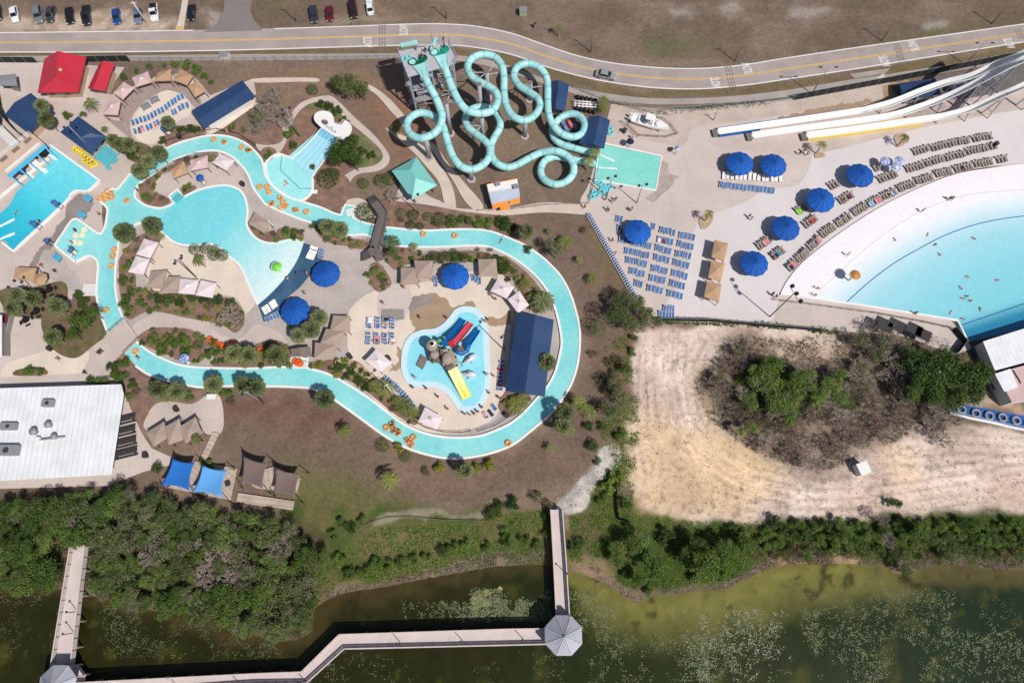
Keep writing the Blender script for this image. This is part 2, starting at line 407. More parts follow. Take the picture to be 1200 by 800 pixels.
def A(r, g, b): return np.array(alb(r, g, b))
def lay(poly_px, c, edge=1.5, amt=1.0, warp=True, z=0, c2=None, s2=.15, seed=1, thr=.5, closed=True):
    poly = [tuple(G(p[0],p[1],z))[:2] for p in (smooth(poly_px, 4, True))]
    d = sdist(WX if warp else X, WY if warp else Y, poly); a = (1-ss(-edge, edge, d))*amt
    cc = A(*c)
    if c2 is not None:
        m = ss(thr-.14, thr+.14, fbm(X, Y, s2, seed))[...,None]; cc = A(*c)*(1-m)+A(*c2)*m
    global C
    C = C*(1-a[...,None])+cc*a[...,None]; return a
# base: dry brown lawn
mm = ss(.35,.65,fbm(X,Y,.08,5))[...,None]
C[:] = A(133,114,98)*(1-mm)+A(121,104,92)*mm
# north field beyond the road
lay([(-300,-300),(1500,-300),(1500,20),(1200,32),(1000,70),(860,82),(700,70),(600,38),(500,28),(300,34),(0,38),(-300,38)], (114,98,85), 1, c2=(127,110,96), s2=.12, seed=13)
streak = ss(.52,.75,fbm(X*.25,Y*1.4,.35,77))*.35
C = np.where((Y > 108)[...,None], C*(1+streak[...,None]*.5), C)
lay([(755,45),(790,40),(830,55),(800,64),(760,62)], (100,106,70), 3, .55)
for p in ([(790,10),(805,8),(812,16),(795,17)],[(845,5),(862,4),(870,14),(850,16)],[(924,8),(945,6),(950,20),(926,20)],[(948,7),(972,8),(965,14),(950,14)],[(1086,30),(1110,26),(1112,34),(1090,36)]):
    lay(p, (178,170,164), 1.6, .6)
lay([(1000,58),(1100,34),(1200,20),(1300,10),(1300,30),(1200,27),(1100,46),(1000,66)], (104,100,66), 1.2, .6)
lay([(0,16),(40,18),(120,14),(195,22),(192,36),(-60,38),(-60,14)], (196,178,162), 1.6, .9, c2=(172,150,134), s2=.5, seed=8)
lay([(244,14),(258,18),(262,30),(240,30)], (182,168,156), 1.5, .7)
lay([(380,22),(450,20),(450,27),(380,28)], (160,146,128), 1.5, .6)
lay([(300,0),(330,0),(330,12),(300,10)], (104,104,72), 2, .5)
# verge strips
lay([(-50,62),(300,60),(500,56),(600,66),(700,98),(760,106),(900,100),(1050,78),(1250,44),(1250,54),(1050,90),(900,108),(760,114),(690,106),(600,76),(500,64),(300,68),(-50,70)], (116,102,74), .5, .9)
lay([(730,122),(765,132),(820,126),(900,120),(1000,104),(1000,108),(900,124),(830,132),(765,136)], (90,98,56), .7, .9)
# park lawns and mulch
lay([(300,85),(450,85),(480,100),(475,160),(450,150),(400,110),(380,110),(300,110)], (136,112,92), 2, .8)
lay([(440,120),(475,110),(500,160),(520,200),(470,190),(445,160)], (140,106,88), 3, .8)
lay([(620,255),(690,250),(745,345),(748,400),(740,450),(720,500),(690,540),(660,560),(600,580),(500,590),(460,600),(340,600),(330,560),(300,500),(260,480),(300,456),(380,466),(470,530),(540,545),(620,515),(670,470),(688,420),(680,350),(650,300)], (117,98,87), 1.6, .9, c2=(127,106,92), s2=.1, seed=19)
lay([(262,470),(300,458),(380,468),(420,500),(380,520),(300,500),(255,500)], (112,84,76), 3, .8, c2=(124,98,86), s2=.3, seed=14)
lay([(690,255),(708,262),(735,320),(728,345),(712,330),(696,290)], (118,106,70), 3, .55)
lay([(340,545),(420,560),(470,585),(470,605),(340,605)], (104,104,60), 4, .85)
lay([(735,385),(742,400),(735,440),(720,430)], (132,100,78), 3, .6)
# mowed strip / edge near the pond
lay([(330,596),(450,594),(560,600),(640,590),(700,560),(735,520),(745,600),(700,650),(660,672),(640,668),(580,670),(500,684),(400,700),(360,720),(330,700)], (76,92,42), 1.5, .95, c2=(106,100,62), s2=.25, seed=23)
lay([(420,630),(460,622),(520,618),(530,632),(490,650),(440,655)], (122,108,78), 2, .8)
lay([(665,602),(700,596),(730,610),(720,640),(690,650),(668,640)], (108,96,70), 2.5, .8)
lay([(455,604),(500,600),(560,604),(560,608),(500,606),(470,611),(440,622),(436,620)], (168,156,138), .35, .55)
# construction sand
SAND = [(748,400),(760,385),(860,378),(980,384),(1060,395),(1150,430),(1165,470),(1120,490),(1200,505),(1500,520),(1500,625),(1200,604),(1120,600),(1000,606),(900,610),(840,612),(790,610),(752,598),(738,560),(738,500),(742,440)]
lay(SAND, (220,201,188), 1.0, 1, c2=(200,178,166), s2=.13, seed=33)
lay([(738,500),(760,480),(800,500),(850,500),(900,530),(920,560),(860,600),(780,608),(742,590)], (218,187,146), 4, .75)
lay([(820,430),(836,450),(850,500),(880,510),(900,545),(870,540),(840,510),(815,470)], (224,198,156), 3, .6)
lay([(1030,525),(1060,520),(1080,560),(1050,570)], (230,200,160), 3, .5)
lay([(960,585),(1100,575),(1250,560),(1250,590),(1100,600),(980,603)], (196,172,150), 4, .5)
cl = ss(.6,.7,fbm(X,Y,1.1,55)); pd = sdist(X,Y,[tuple(G(p[0],p[1]))[:2] for p in SAND])
C = np.where((pd < 0)[...,None], C*(1-.34*(cl*ss(.45,.6,fbm(X,Y,.16,61)))[...,None]), C)
track = np.zeros(X.shape)
for k, off in enumerate((0,1.9,6,7.8,12,14.2)):
    t_ = G(1200,528+off*2.2); a0 = G(760,552+off*3.6); yy = a0.y+(X-a0.x)*(t_.y-a0.y)/(t_.x-a0.x)+1.6*np.sin(X*.07+k)+.5*nz
    track = np.maximum(track, (1-ss(.12,.4,np.abs(Y-yy)))*ss(.4,.62,fbm(X,Y,.25,70+k)))
C = np.where((pd < -1)[...,None], C*(1-.06*track[...,None]), C)
def pdist(x, y, pl):
    d = np.full(x.shape, 1e9)
    for (ax,ay),(bx,by) in zip(pl[:-1],pl[1:]):
        ex,ey = bx-ax,by-ay; t = np.clip(((x-ax)*ex+(y-ay)*ey)/(ex*ex+ey*ey+1e-9),0,1); d = np.minimum(d,np.hypot(x-ax-ex*t,y-ay-ey*t))
    return d
for k, rut in enumerate([[(775,392),(772,450),(785,510),(830,560),(900,585),(1000,590),(1210,560)],[(790,392),(788,450),(802,505),(845,548),(910,570),(1000,578),(1210,545)],[(808,500),(830,530),(870,560),(930,575)],[(1060,530),(1130,525),(1210,530)],[(755,420),(752,480),(760,550)],[(820,400),(806,440),(815,490)]]):
    pl = [tuple(G(*p))[:2] for p in smooth(rut,6)]
    for off in (0.9,2.6): 
        dd = np.abs(pdist(X+.6*nzf,Y+.6*nz,pl)-off); C = np.where((pd < -.5)[...,None], C*(1-.22*((1-ss(.1,.45,dd))*ss(.35,.6,fbm(X,Y,.3,80+k)))[...,None]), C)
    C = np.where((pd < -.5)[...,None], C*(1+.1*(1-ss(1.5,4,pdist(X,Y,pl)))[...,None]), C)
# scrub island litter
SG = [(865,425),(905,418),(945,440),(990,440),(1020,455),(1000,480),(960,470),(935,490),(900,500),(870,490),(855,460)]
lay([(850,392),(880,388),(930,420),(990,392),(1030,375),(1090,390),(1160,420),(1165,450),(1130,478),(1120,500),(1060,510),(1020,530),(960,553),(920,545),(880,525),(850,500),(825,480),(815,450),(840,420)], (112,98,82), 3, .85, c2=(138,120,106), s2=.3, seed=41)
lay(SG, (84,100,54), 3, .75, c2=(108,104,74), s2=.3, seed=45)
lay([(1130,440),(1160,450),(1140,480),(1080,490),(1060,440)], (84,94,56), 3, .6)
lay([(900,400),(990,398),(985,420),(930,425)], (206,182,160), 3, .75)
lay([(1150,460),(1200,482),(1200,488),(1148,468)], (196,166,142), 1, .8)
lay([(1115,478),(1150,488),(1200,498),(1200,506),(1150,498),(1116,490)], (96,94,64), 1, .8)
lay([(1130,450),(1200,470),(1200,478),(1140,462)], (92,94,54), 1.5, .7)
# crusher heap path to the boardwalk
lay([(712,522),(728,534),(722,548),(700,566),(690,590),(676,597),(645,597),(652,585),(672,565),(694,545)], (206,197,188), .4, 1, c2=(172,166,162), s2=.4, seed=51)
lay([(664,603),(672,602),(674,612),(664,614)], (150,134,122), .8, .8)
# green bank right of the boardwalk, reed litter along the water
lay([(742,600),(850,612),(1000,608),(1200,600),(1500,610),(1500,690),(1200,660),(1050,668),(985,655),(905,660),(850,684),(760,694),(720,686),(690,660),(700,620)], (58,80,30), 1.2, .95, c2=(84,92,44), s2=.25, seed=27)
lay([(690,662),(712,672),(745,700),(800,690),(850,684),(900,655),(990,648),(1040,658),(1040,668),(990,664),(905,668),(870,684),(800,700),(745,712),(715,690)], (136,116,98), .9, .85, c2=(106,90,74), s2=.5, seed=29)
lay([(915,645),(938,644),(940,658),(918,658)], (186,150,112), 1.5, .7); lay([(976,643),(1005,645),(1010,658),(978,658)], (186,158,122), 1.5, .7)
lay([(560,650),(640,640),(642,664),(580,666),(500,680),(440,690),(385,700),(362,728),(364,712),(390,690),(450,680),(520,664)], (128,114,96), .8, .85, c2=(104,92,70), s2=.5, seed=39)
lay([(1060,650),(1200,656),(1200,668),(1100,662)], (112,98,82), 1, .8)
lay([(665,660),(690,655),(715,670),(700,680),(670,668)], (150,128,98), 1.2, .7)
# wooded shore at lower left
lay([(-300,575),(100,575),(200,585),(300,600),(360,620),(380,660),(366,745),(330,755),(240,724),(110,702),(66,692),(-300,695)], (54,56,34), 2, .95, c2=(84,74,54), s2=.35, seed=43)
lay([(0,560),(180,560),(180,580),(0,590)], (120,104,86), 3, .6)
# lake bed
lw = LAKE; ld = sdist(X, Y, lw); inl = ld < 0
C = np.where(inl[...,None], A(96,88,52), C)
C *= (1+.22*nz+.3*nzf)[...,None]
Z = np.where(inl, -.5-np.minimum(-ld*.22, 1.6), -.5*(1-ss(0,2.2,ld)))
me = D.meshes.new('ground'); ny, nx = X.shape
vs = np.stack([X.ravel(), Y.ravel(), Z.ravel()], 1)
idx = np.arange(nx*ny).reshape(ny, nx)
q = np.stack([idx[:-1,:-1].ravel(), idx[:-1,1:].ravel(), idx[1:,1:].ravel(), idx[1:,:-1].ravel()], 1)
me.vertices.add(nx*ny); me.vertices.foreach_set('co', vs.ravel()); me.loops.add(q.size); me.loops.foreach_set('vertex_index', q.ravel().astype(np.int32))
me.polygons.add(len(q)); me.polygons.foreach_set('loop_start', (np.arange(len(q))*4).astype(np.int32)); me.update(calc_edges=True)
def setcol(me, C, name='soil'):
    a = me.color_attributes.new(name, 'FLOAT_COLOR', 'POINT'); c = np.ones((len(me.vertices),4)); c[:,:3] = np.clip(C.reshape(-1,3), .004, .9); a.data.foreach_set('color', c.ravel())
setcol(me, C)
def attrmat(name, attr, rough, amp1, sc1, amp2, sc2, bump, spec=.2):
    m = D.materials.new(name); m.use_nodes = True; nt = m.node_tree; N = nt.nodes; L = nt.links; b = N['Principled BSDF']
    b.inputs['Roughness'].default_value = rough; b.inputs['Specular IOR Level'].default_value = spec
    at = N.new('ShaderNodeVertexColor'); at.layer_name = attr; geo = N.new('ShaderNodeNewGeometry')
    def no(sc, d):
        n = N.new('ShaderNodeTexNoise'); n.inputs['Scale'].default_value = sc; n.inputs['Detail'].default_value = d; n.inputs['Roughness'].default_value = .65
        L.new(geo.outputs['Position'], n.inputs['Vector']); return n.outputs['Fac']
    f1, f2 = no(sc1, 5), no(sc2, 3)
    def ma(op, a, c, d=None):
        q = N.new('ShaderNodeMath'); q.operation = op
        for i, s in enumerate((a, c, d)):
            if s is None: continue
            if isinstance(s, (int, float)): q.inputs[i].default_value = s
            else: L.new(s, q.inputs[i])
        return q.outputs[0]
    f = ma('MULTIPLY_ADD', f1, amp1*2, 1-amp1-amp2); f = ma('MULTIPLY_ADD', f2, amp2*2, f)
    cc = N.new('ShaderNodeCombineColor'); mu = N.new('ShaderNodeMix'); mu.data_type = 'RGBA'; mu.blend_type = 'MULTIPLY'; mu.inputs['Factor'].default_value = 1
    for i in range(3): L.new(f, cc.inputs[i])
    L.new(at.outputs['Color'], mu.inputs[6]); L.new(cc.outputs[0], mu.inputs[7]); L.new(mu.outputs[2], b.inputs['Base Color'])
    if bump:
        bp = N.new('ShaderNodeBump'); bp.inputs['Strength'].default_value = bump; bp.inputs['Distance'].default_value = .15; L.new(f2, bp.inputs['Height']); L.new(bp.outputs[0], b.inputs['Normal'])
    return m
me.materials.append(attrmat('soil grass and sand', 'soil', .95, .5, 1.1, .45, 4.5, .5))
go = D.objects.new('ground', me); COL.objects.link(go); struct(go)

# ================================================================ LAKE
lx = np.arange(-120,120.1,.5); ly = np.arange(-40,22.01,.5)
lx = np.array([-330,-200]+list(lx)+[200,330]); ly = np.array([-400,-150,-70]+list(ly))
LX, LY = np.meshgrid(lx, ly); d = -sdist(LX, LY, LAKE)
wob = fbm(LX,LY,.1,91)-.5; wf = fbm(LX,LY,.45,95)-.5
PX = np.zeros(LX.shape); PY = np.zeros(LX.shape)
dz = -.5-H; cy = LY*math.cos(TH)+dz*math.sin(TH); cz = -LY*math.sin(TH)+dz*math.cos(TH); PX = 600+FL*LX/-cz; PY = 400-FL*cy/-cz
LC = np.zeros(LX.shape+(3,)); LC[:] = A(38,47,18)
r = ss(880,1150,PX+60*wob)[...,None]; LC = LC*(1-r)+A(29,45,25)*r
l = (1-ss(520,700,PX+80*wob))[...,None]; LC = LC*(1-l)+A(41,42,17)*l
wid = 2.6+6.2*ss(650,700,PX)-4.2*ss(1000,1090,PX)+6*wob
sh = 1-ss(wid*.2, wid*1.15+.1, d+4.5*wf+2.5*(fbm(LX,LY,.2,97)-.5))
q1 = ss(648,662,PX)[...,None]; q2 = ss(990,1110,PX+40*wob)[...,None]; tan = A(70,60,34)*(1-q1)+A(122,118,62)*q1; tan = tan*(1-q2)+A(92,84,50)*q2
LC = LC*(1-(sh*.95)[...,None])+tan*(sh*.95)[...,None]
pt = ss(.6,.76,.7*fbm(LX,LY,.2,111)+.3*fbm(LX,LY,.7,113))*.5; LC = LC*(1-pt[...,None])+A(84,84,34)*pt[...,None]
dk = ss(.58,.72,.6*fbm(LX,LY,.28,121)+.4*fbm(LX,LY,.8,131))*.85*sh; LC = LC*(1-dk[...,None])+A(44,46,20)*dk[...,None]
LC *= (1+.5*wf+.4*(fbm(LX,LY,.9,141)-.5))[...,None]
lm = D.meshes.new('lake'); ny, nx = LX.shape; idx = np.arange(nx*ny).reshape(ny,nx)
q = np.stack([idx[:-1,:-1].ravel(), idx[:-1,1:].ravel(), idx[1:,1:].ravel(), idx[1:,:-1].ravel()], 1)
lm.vertices.add(nx*ny); lm.vertices.foreach_set('co', np.stack([LX.ravel(),LY.ravel(),np.full(LX.size,-.5)],1).ravel()); lm.loops.add(q.size); lm.loops.foreach_set('vertex_index', q.ravel().astype(np.int32))
lm.polygons.add(len(q)); lm.polygons.foreach_set('loop_start', (np.arange(len(q))*4).astype(np.int32)); lm.update(calc_edges=True); setcol(lm, LC, 'turbid')
lm.materials.append(attrmat('turbid pond water', 'turbid', .2, .12, .6, .1, 3, .03, .22))
lo = D.objects.new('lake_water', lm); COL.objects.link(lo); struct(lo)
# lily pads: beyond counting, one object
def pads():
    lily = MB(); rr = random.Random(4)
    lilym = leafmat('lily pad leaves', (92,102,68), (140,146,108), .8, 0)
    palem = leafmat('pale drying pads', (178,182,158), (132,140,106), .8, 0)
    zones = [((552,690,645,726),1000,1.0),((470,705,560,726),300,.8),((120,700,330,770),1500,.55),((0,690,75,770),420,.5),((380,765,660,800),420,.6),((300,770,420,800),60,.5),((665,690,720,740),230,.9),((690,740,830,800),1100,.7),((820,715,960,800),1900,.75),((940,690,1120,740),560,.8),((920,740,1200,800),1500,.8),((1050,700,1200,745),330,.6),((680,700,1000,745),420,.45)]
    for (x0,y0,x1,y1), n, big in zones:
        for _ in range(n):
            px, py = rr.uniform(x0,x1), rr.uniform(y0,y1); c = G(px,py,-.49)
            if fbm(np.array([c.x]),np.array([c.y]),.22,7)[0]+.35*fbm(np.array([c.x]),np.array([c.y]),.9,17)[0] < .7+rr.uniform(-.2,.1): continue
            if sdist(np.array([c.x]),np.array([c.y]),LAKE)[0] > -.4: continue
            w = px > 800 and px < 930 and rr.random() < .4
            for k in range(rr.choice((1,2,3,5,7))):
                q = c+Vector((rr.uniform(-.4,.4),rr.uniform(-.4,.4),rr.uniform(0,.03))); s = rr.uniform(.06,.17)*big*.9; a0 = rr.uniform(0,6)
                t = MB; n_ = 6
                tz = rr.uniform(.0,.08)
                vs = [q]+[q+Vector((s*math.cos(a0+.3+i*5.6/n_), s*math.sin(a0+.3+i*5.6/n_), tz*math.sin(a0+i))) for i in range(n_+1)]
                lily.add(vs, [(0,i,i+1) for i in range(1,n_+1)], palem if w else lilym)
    o = lily.build('lily_pads'); stuff(o)
pads()
alg = MB(); algm = pm('yellow algae mat', (168,160,92), .9, .3, 1.2, 5)
for k, (px,py,s) in enumerate([(561,706,2.0),(571,694,1.0),(572,707,.9),(562,699,.8),(586,690,.8),(556,702,.9)]):
    c = G(px,py,-.488+k*.002); n = 14; alg.add([c+Vector((s*.6*(1+.35*math.sin(3*i+k))*math.cos(2*PI*i/n), s*.5*(1+.3*math.sin(5*i))*math.sin(2*PI*i/n),0)) for i in range(n)], [tuple(range(n))], algm)
stuff(alg.build('algae_mat'))

# ================================================================ ROAD AND PAVEMENTS
def strip(name, top, bot, z, mat):
    a = [G(*p, z) for p in top]; b = [G(*p, z) for p in bot][::-1]
    return struct(MB().sheet(a+b, [], z, mat).build(name))
R_TOP = [(-200,38),(0,38),(100,37),(180,36),(300,34),(400,31),(480,28),(525,28),(560,31),(600,39),(640,53),(680,66),(720,74),(770,79),(820,80),(870,76),(920,68),(1000,56),(1100,42),(1200,28),(1400,0)]
R_BOT = [(-200,62),(0,62),(100,62),(200,61),(300,59),(400,56),(480,54),(530,54),(560,57),(600,65),(640,79),(680,90),(720,98),(770,104),(820,105),(870,101),(920,94),(1000,82),(1100,66),(1200,50),(1400,20)]
RT = smooth(R_TOP, 5); RB = smooth(R_BOT, 5)
strip('road', RT, RB, .02, 'asphalt')
def along(frac): return [(a[0]+(b[0]-a[0])*frac, a[1]+(b[1]-a[1])*frac) for a, b in zip(RT, RB)]
def line(name, frac, w, mat, z=.03, px0=-300, px1=1500):
    pts = [p for p in along(frac) if px0 <= p[0] <= px1]
    return struct(MB().curb([G(*p) for p in pts], w, z-.006, z, M[mat], False).build(name))
line('edge_line', .02, .28, 'white_paint', px1=246); line('edge_line', .02, .28, 'white_paint', px0=305)
line('edge_line', .97, .28, 'white_paint')
line('centre_line', .485, .26, 'yellow_paint'); line('centre_line', .525, .26, 'yellow_paint')
# side road at the top
strip('side_road', [(262,-30),(263,0),(262,14),(252,30),(238,38)], [(300,-30),(296,0),(293,12),(298,24),(308,36)], .026, 'asphalt_side')
strip('crossing_path', [(216,-20),(212,10),(206,36)], [(224,-20),(219,10),(215,36)], .032, 'path')
struct(MB().sheet(GP([(206,31),(215,31),(214.6,36),(205.6,36)]),[],.04,M['yellow_paint']).build('curb_ramp'))
# SLOW legends, rumble bars
def text_mesh(word, h):
    cu = D.curves.new('t','FONT'); cu.body = word; cu.size = h; cu.align_x = 'CENTER'; cu.align_y = 'CENTER'; cu.extrude = .002; cu.offset = .012*h
    to = D.objects.new('t', cu); COL.objects.link(to); bpy.context.view_layer.update()
    m_ = D.meshes.new_from_object(to.evaluated_get(bpy.context.evaluated_depsgraph_get())); D.objects.remove(to); D.curves.remove(cu); return m_
tm = text_mesh('SLOW', 1.5); tm.materials.clear(); tm.materials.append(M['white_paint'])
for (x, y, dirn) in [(473.5,35.5,-1),(430,49.5,1),(876,80,-1),(838,97.5,1),(1071,53.5,-1),(1036,72,1),(1182,51,1)]:
    i = min(range(len(RT)), key=lambda k: abs(RT[k][0]-x)); j = min(i+1,len(RT)-1)
    a, b = G(*RT[i-1]), G(*RT[j]); th = math.atan2(b.y-a.y, b.x-a.x)
    o = D.objects.new('road_lettering', tm); COL.objects.link(o); o.location = G(x,y,.036); o.scale = (.72,1.9,1)
    o.rotation_euler.z = th+(PI/2 if dirn < 0 else -PI/2); struct(o)
rum = MB()
for (x, y) in [(448,35),(448,50),(854,83),(857,97),(1052,57),(1056,70),(1195,40)]:
    i = min(range(len(RT)), key=lambda k: abs(RT[k][0]-x)); a, b = G(*RT[i-1]), G(*RT[i+1] if i+1 < len(RT) else RT[i]); th = math.atan2(b.y-a.y,b.x-a.x)
    for k in (-.6,0,.6):
        for w in (-1.0,.0,1.0):
            c = G(x,y); c += Vector((math.cos(th)*k-math.sin(th)*w, math.sin(th)*k+math.cos(th)*w, .03)); rum.box(c,(.3,.8,.012),M['asphalt_side'],th)
struct(rum.build('rumble_bars'))
strip('sidewalk', smooth([(-60,66),(150,65),(300,63.5),(420,63),(500,62.5),(560,68),(600,78),(640,93),(690,106),(760,115),(840,114),(920,106),(1000,93),(1100,78),(1250,55)],4), smooth([(-60,72),(150,71.5),(300,71),(420,69.5),(500,68),(560,75),(600,86),(640,99),(690,114),(760,122),(840,121),(920,114),(1000,101),(1100,86),(1250,62)],4), .03, 'sidewalk')
struct(MB().sheet(GP([(996,87),(1043,80),(1038,86),(1002,92)]),[],.026,M['sidewalk']).build('driveway_apron'))

LAYERS = []; ZC = [.04]
def inside(x, y, poly):
    c = False; n = len(poly); j = n-1
    for i in range(n):
        if (poly[i][1] > y) != (poly[j][1] > y) and x < (poly[j][0]-poly[i][0])*(y-poly[i][1])/(poly[j][1]-poly[i][1])+poly[i][0]: c = not c
        j = i
    return c
def gz(px, py):
    "height of the topmost paving, bed or water sheet at a photo pixel"
    z = 0.0
    for (poly, holes, zz) in LAYERS:
        if zz > z and inside(px, py, poly) and not any(inside(px, py, h) for h in holes): z = zz
    return z
def S(px, py, up=0.0): z = gz(px, py); return G(px, py, z+up)
def sheet(name, px, mat, n=4, holes=(), parent=None):
    ZC[0] += .004; z = ZC[0]; poly = smooth(px, n, True); hs = [smooth(h, n, True) for h in holes]
    
    if 'stain' in name or 'damp' in name:
        q = []
        for i in range(len(poly)):
            a, b = poly[i], poly[(i+1)%len(poly)]; n_ = max(1,int(math.hypot(b[0]-a[0],b[1]-a[1])/1.2))
            for k in range(n_): q.append((a[0]+(b[0]-a[0])*k/n_, a[1]+(b[1]-a[1])*k/n_))
        qx, qy = np.array([p[0] for p in q]), np.array([p[1] for p in q]); dx, dy = 7*(fbm(qx,qy,.13,3)-.5)+3*(fbm(qx,qy,.5,5)-.5), 7*(fbm(qx,qy,.13,13)-.5)+3*(fbm(qx,qy,.5,15)-.5); poly = [(float(a),float(b)) for a,b in zip(qx+dx,qy+dy)]
    LAYERS.append((poly, hs, z))
    return struct(MB().sheet(GP(poly, z), [GP(h, z) for h in hs], z, M[mat]).build(name))
K = 1
# ================================================================ PAVING, BEDS AND POOLS
OUTER = [(144,411,K),(127.5,391,K),(122,376),(117,360),(114.4,346),(115,329),(116,310.6),(111,302.5),(103.5,301),(94.5,305),(90,308,K),(67.5,290),(68,284.5),(75,274),(84,260.5),(90,257.5),(96,260.5),(115.5,274),(121,273),(124.5,265),(127,250),(126,244),(118,236),(117,232,K),(133,222,K),(139.5,222),(154.5,204),(175,188),(196.5,175),(210,169),(225,164.5),(240,161),(255,159.7),(270,161.5),(282,165.7),(292.5,172),(304.5,184),(309,193),(311,204),(314,211),(322,221),(336,231),(352,236.5),(375,243.5),(392,251),(400,253,K),(405,241,K),(417,243,K),(414,256,K),(425,261),(436,264),(452,267),(475,269.5),(500,271),(525,270),(550,269.5),(570,271),(587,276),(600,281.5),(614,287.5),(632,299.5),(644,310),(657.5,325),(668,344.5),(674,362.5),(678.5,382),(679.5,400),(677.5,422.5),(672.5,442.5),(662.5,462.5),(645,485),(622,505),(600,521.5),(575,531),(550,536),(525,537),(500,532.5),(475,524),(450,510),(425,492),(400,474),(382,462),(365,455.5),(350,454),(325,453),(300,453),(272,452.5),(237,454),(217,451),(195,446),(175,439),(160,429)]
INNER = [(160,400,K),(175,412),(195,422),(212,428),(237,431),(275,432),(300,432),(325,430.5),(341,431,K),(342,420,K),(361,421,K),(361,432,K),(382,437.5),(405,449),(430,465),(450,480),(470,495),(490,505),(512,511),(537,513),(562,511),(582,504),(600,495),(615,482.5),(632,464),(640,455),(650,437.5),(656,415),(658,400),(654.5,377.5),(648,355),(639.5,338.5),(627.5,323.5),(609.5,308.5),(590,297),(572,290),(550,288.5),(525,290),(480,290),(449,286),(428,276),(407,276),(367,262.5),(345,255),(315,242),(306,233),(297,220),(291,205),(282,193),(270,183),(255,178),(240,178),(225,182),(210,186),(195,194.5),(180,205),(165,215.5),(160,223),(159,230.5),(163.5,236.5),(172.5,242),(187.5,245),(198,242.5),(205,239,K),(199,230.5,K),(208.5,223,K),(216,232,K),(228,226),(243,221),(258,218.5),(270,219),(280.5,223),(287,230.5),(290,241),(291,250),(290,263),(293.5,272),(302.5,281),(317.5,286),(337,282.5),(346,282),(356,284.5,K),(350.5,300.5),(340,318.5),(320.5,341),(302.5,357,K),(295,341),(287.5,323),(280,310),(270,302),(259.5,292),(247.5,287),(234,288),(216,288),(204,284),(190.5,273),(183,266),(165,262),(148,272),(140.5,284),(139.5,291.5,K),(137,309.5),(136,327.5),(137,344),(141,362),(147,376,K)]
sheet('pavement', [(-60,73,K),(45,73,K),(146,79,K),(127,110),(150,104),(190,88),(225,90),(246,112,K),(297,92,K),(300,110,K),(286,125),(258,148),(250,160),(300,178),(320,210),(290,240),(150,260),(120,240),(126,310),(118,350),(126,392),(148,412),(130,438),(-60,448)], 'concrete_pink')
sheet('pavement', [(-60,73,K),(50,73,K),(100,78),(98,120),(60,118),(0,110),(-60,110)], 'concrete', 3)
sheet('pavement', [(-60,310),(30,300),(60,330),(70,400),(40,440),(-60,445)], 'concrete', 3)
sheet('pavement', [(10,425),(50,412),(75,404),(105,412),(95,438,K),(0,442,K)], 'concrete_cream', 3)
sheet('pavement', [(0,442,K),(100,437,K),(135,444),(150,470),(165,505),(178,525,K),(200,535,K),(198,545,K),(170,552,K),(125,569,K),(-60,574,K),(-60,442,K)], 'concrete', 3)
sheet('pavement', [(176,480),(185,472),(200,470),(225,473),(240,464),(256,462),(262,485),(259,507),(240,508),(215,495),(190,500),(176,505),(168,498)], 'concrete_pink')
PARK = INNER
sheet('pavement', PARK, 'concrete_grey', 4)
# walkway by the bridge
sheet('pavement', [(100,430),(112,416),(140,398),(165,375),(200,364),(235,366),(250,385),(262,394),(285,395),(300,380),(330,392),(340,418),(300,400),(262,402),(240,392),(220,383),(200,385),(178,384),(160,400,K),(148,412,K),(130,428),(110,440)], 'concrete_pink')
sheet('pavement', [(440,340),(500,330),(575,316),(605,345),(600,370),(590,470),(560,500),(500,506),(440,470),(410,420),(408,380),(412,360)], 'concrete_cream', 3)
sheet('pavement', [(445,338),(480,335),(475,372),(446,374)], 'concrete', 3)
sheet('pavement', [(447,362,K),(473,362,K),(474,374,K),(446,377,K)], 'concrete_dark', 2)
sheet('stained_paving', [(480,372),(482,350),(507,344),(522,349),(528,360),(540,358),(552,352),(556,360),(545,368),(530,380),(505,398),(486,395),(484,378)], 'concrete_wet', 4)
sheet('stained_paving', [(479,366,K),(481,351),(506,345,K),(508,354,K)], 'concrete_dark', 3)
sheet('stained_paving', [(571,372),(590,370),(597,362),(599,378),(590,380),(573,382)], 'concrete_wet', 4)
sheet('stained_paving', [(465,406),(470,407),(470,425),(466,432),(458,436),(460,430),(465,424)], 'concrete_wet', 4)
sheet('stained_paving', [(80,238),(92,228),(104,230),(110,240),(96,252),(84,262),(66,282),(52,300),(40,316),(28,322),(40,300),(60,278),(74,258)], 'concrete_dark', 4)
sheet('stained_paving', [(48,300),(62,292),(80,312),(96,330),(92,342),(70,334),(56,322)], 'concrete_grey', 4)
# sandy beach courts
sheet('sand_court', [(172,320),(180,300),(192,277),(204,286),(216,290),(234,290),(248,290),(262,296),(280,314),(294,338),(300,354),(287,368),(284,360),(275,348),(250,345),(225,342),(215,340),(180,340)], 'concrete_cream')
sheet('pavement', [(180,216),(186,208),(205,200),(232,190),(256,185),(275,195),(288,212),(290,228),(280,221),(270,217),(256,216),(240,219),(225,224),(212,222),(200,226),(186,228)], 'concrete_pink')
sheet('sun_terrace', [(154,150),(158,134),(172,120),(190,107),(203,107),(218,114),(224,124),(222,136),(208,142),(196,158),(182,168),(168,168),(158,160)], 'concrete_cream')
# paved fan of the cabana deck (boards)
struct(MB().sheet(GP(smooth([(120,135),(140,142),(138,120),(155,105),(178,95),(204,94),(222,102),(236,118),(232,128),(223,120),(212,110),(196,106),(180,112),(166,122),(156,134),(152,148),(156,166),(150,160)],3,True), ZC[0]+.002),[],ZC[0]+.002,M['deckwood']).build('plank_terrace'))
ZC[0] += .004
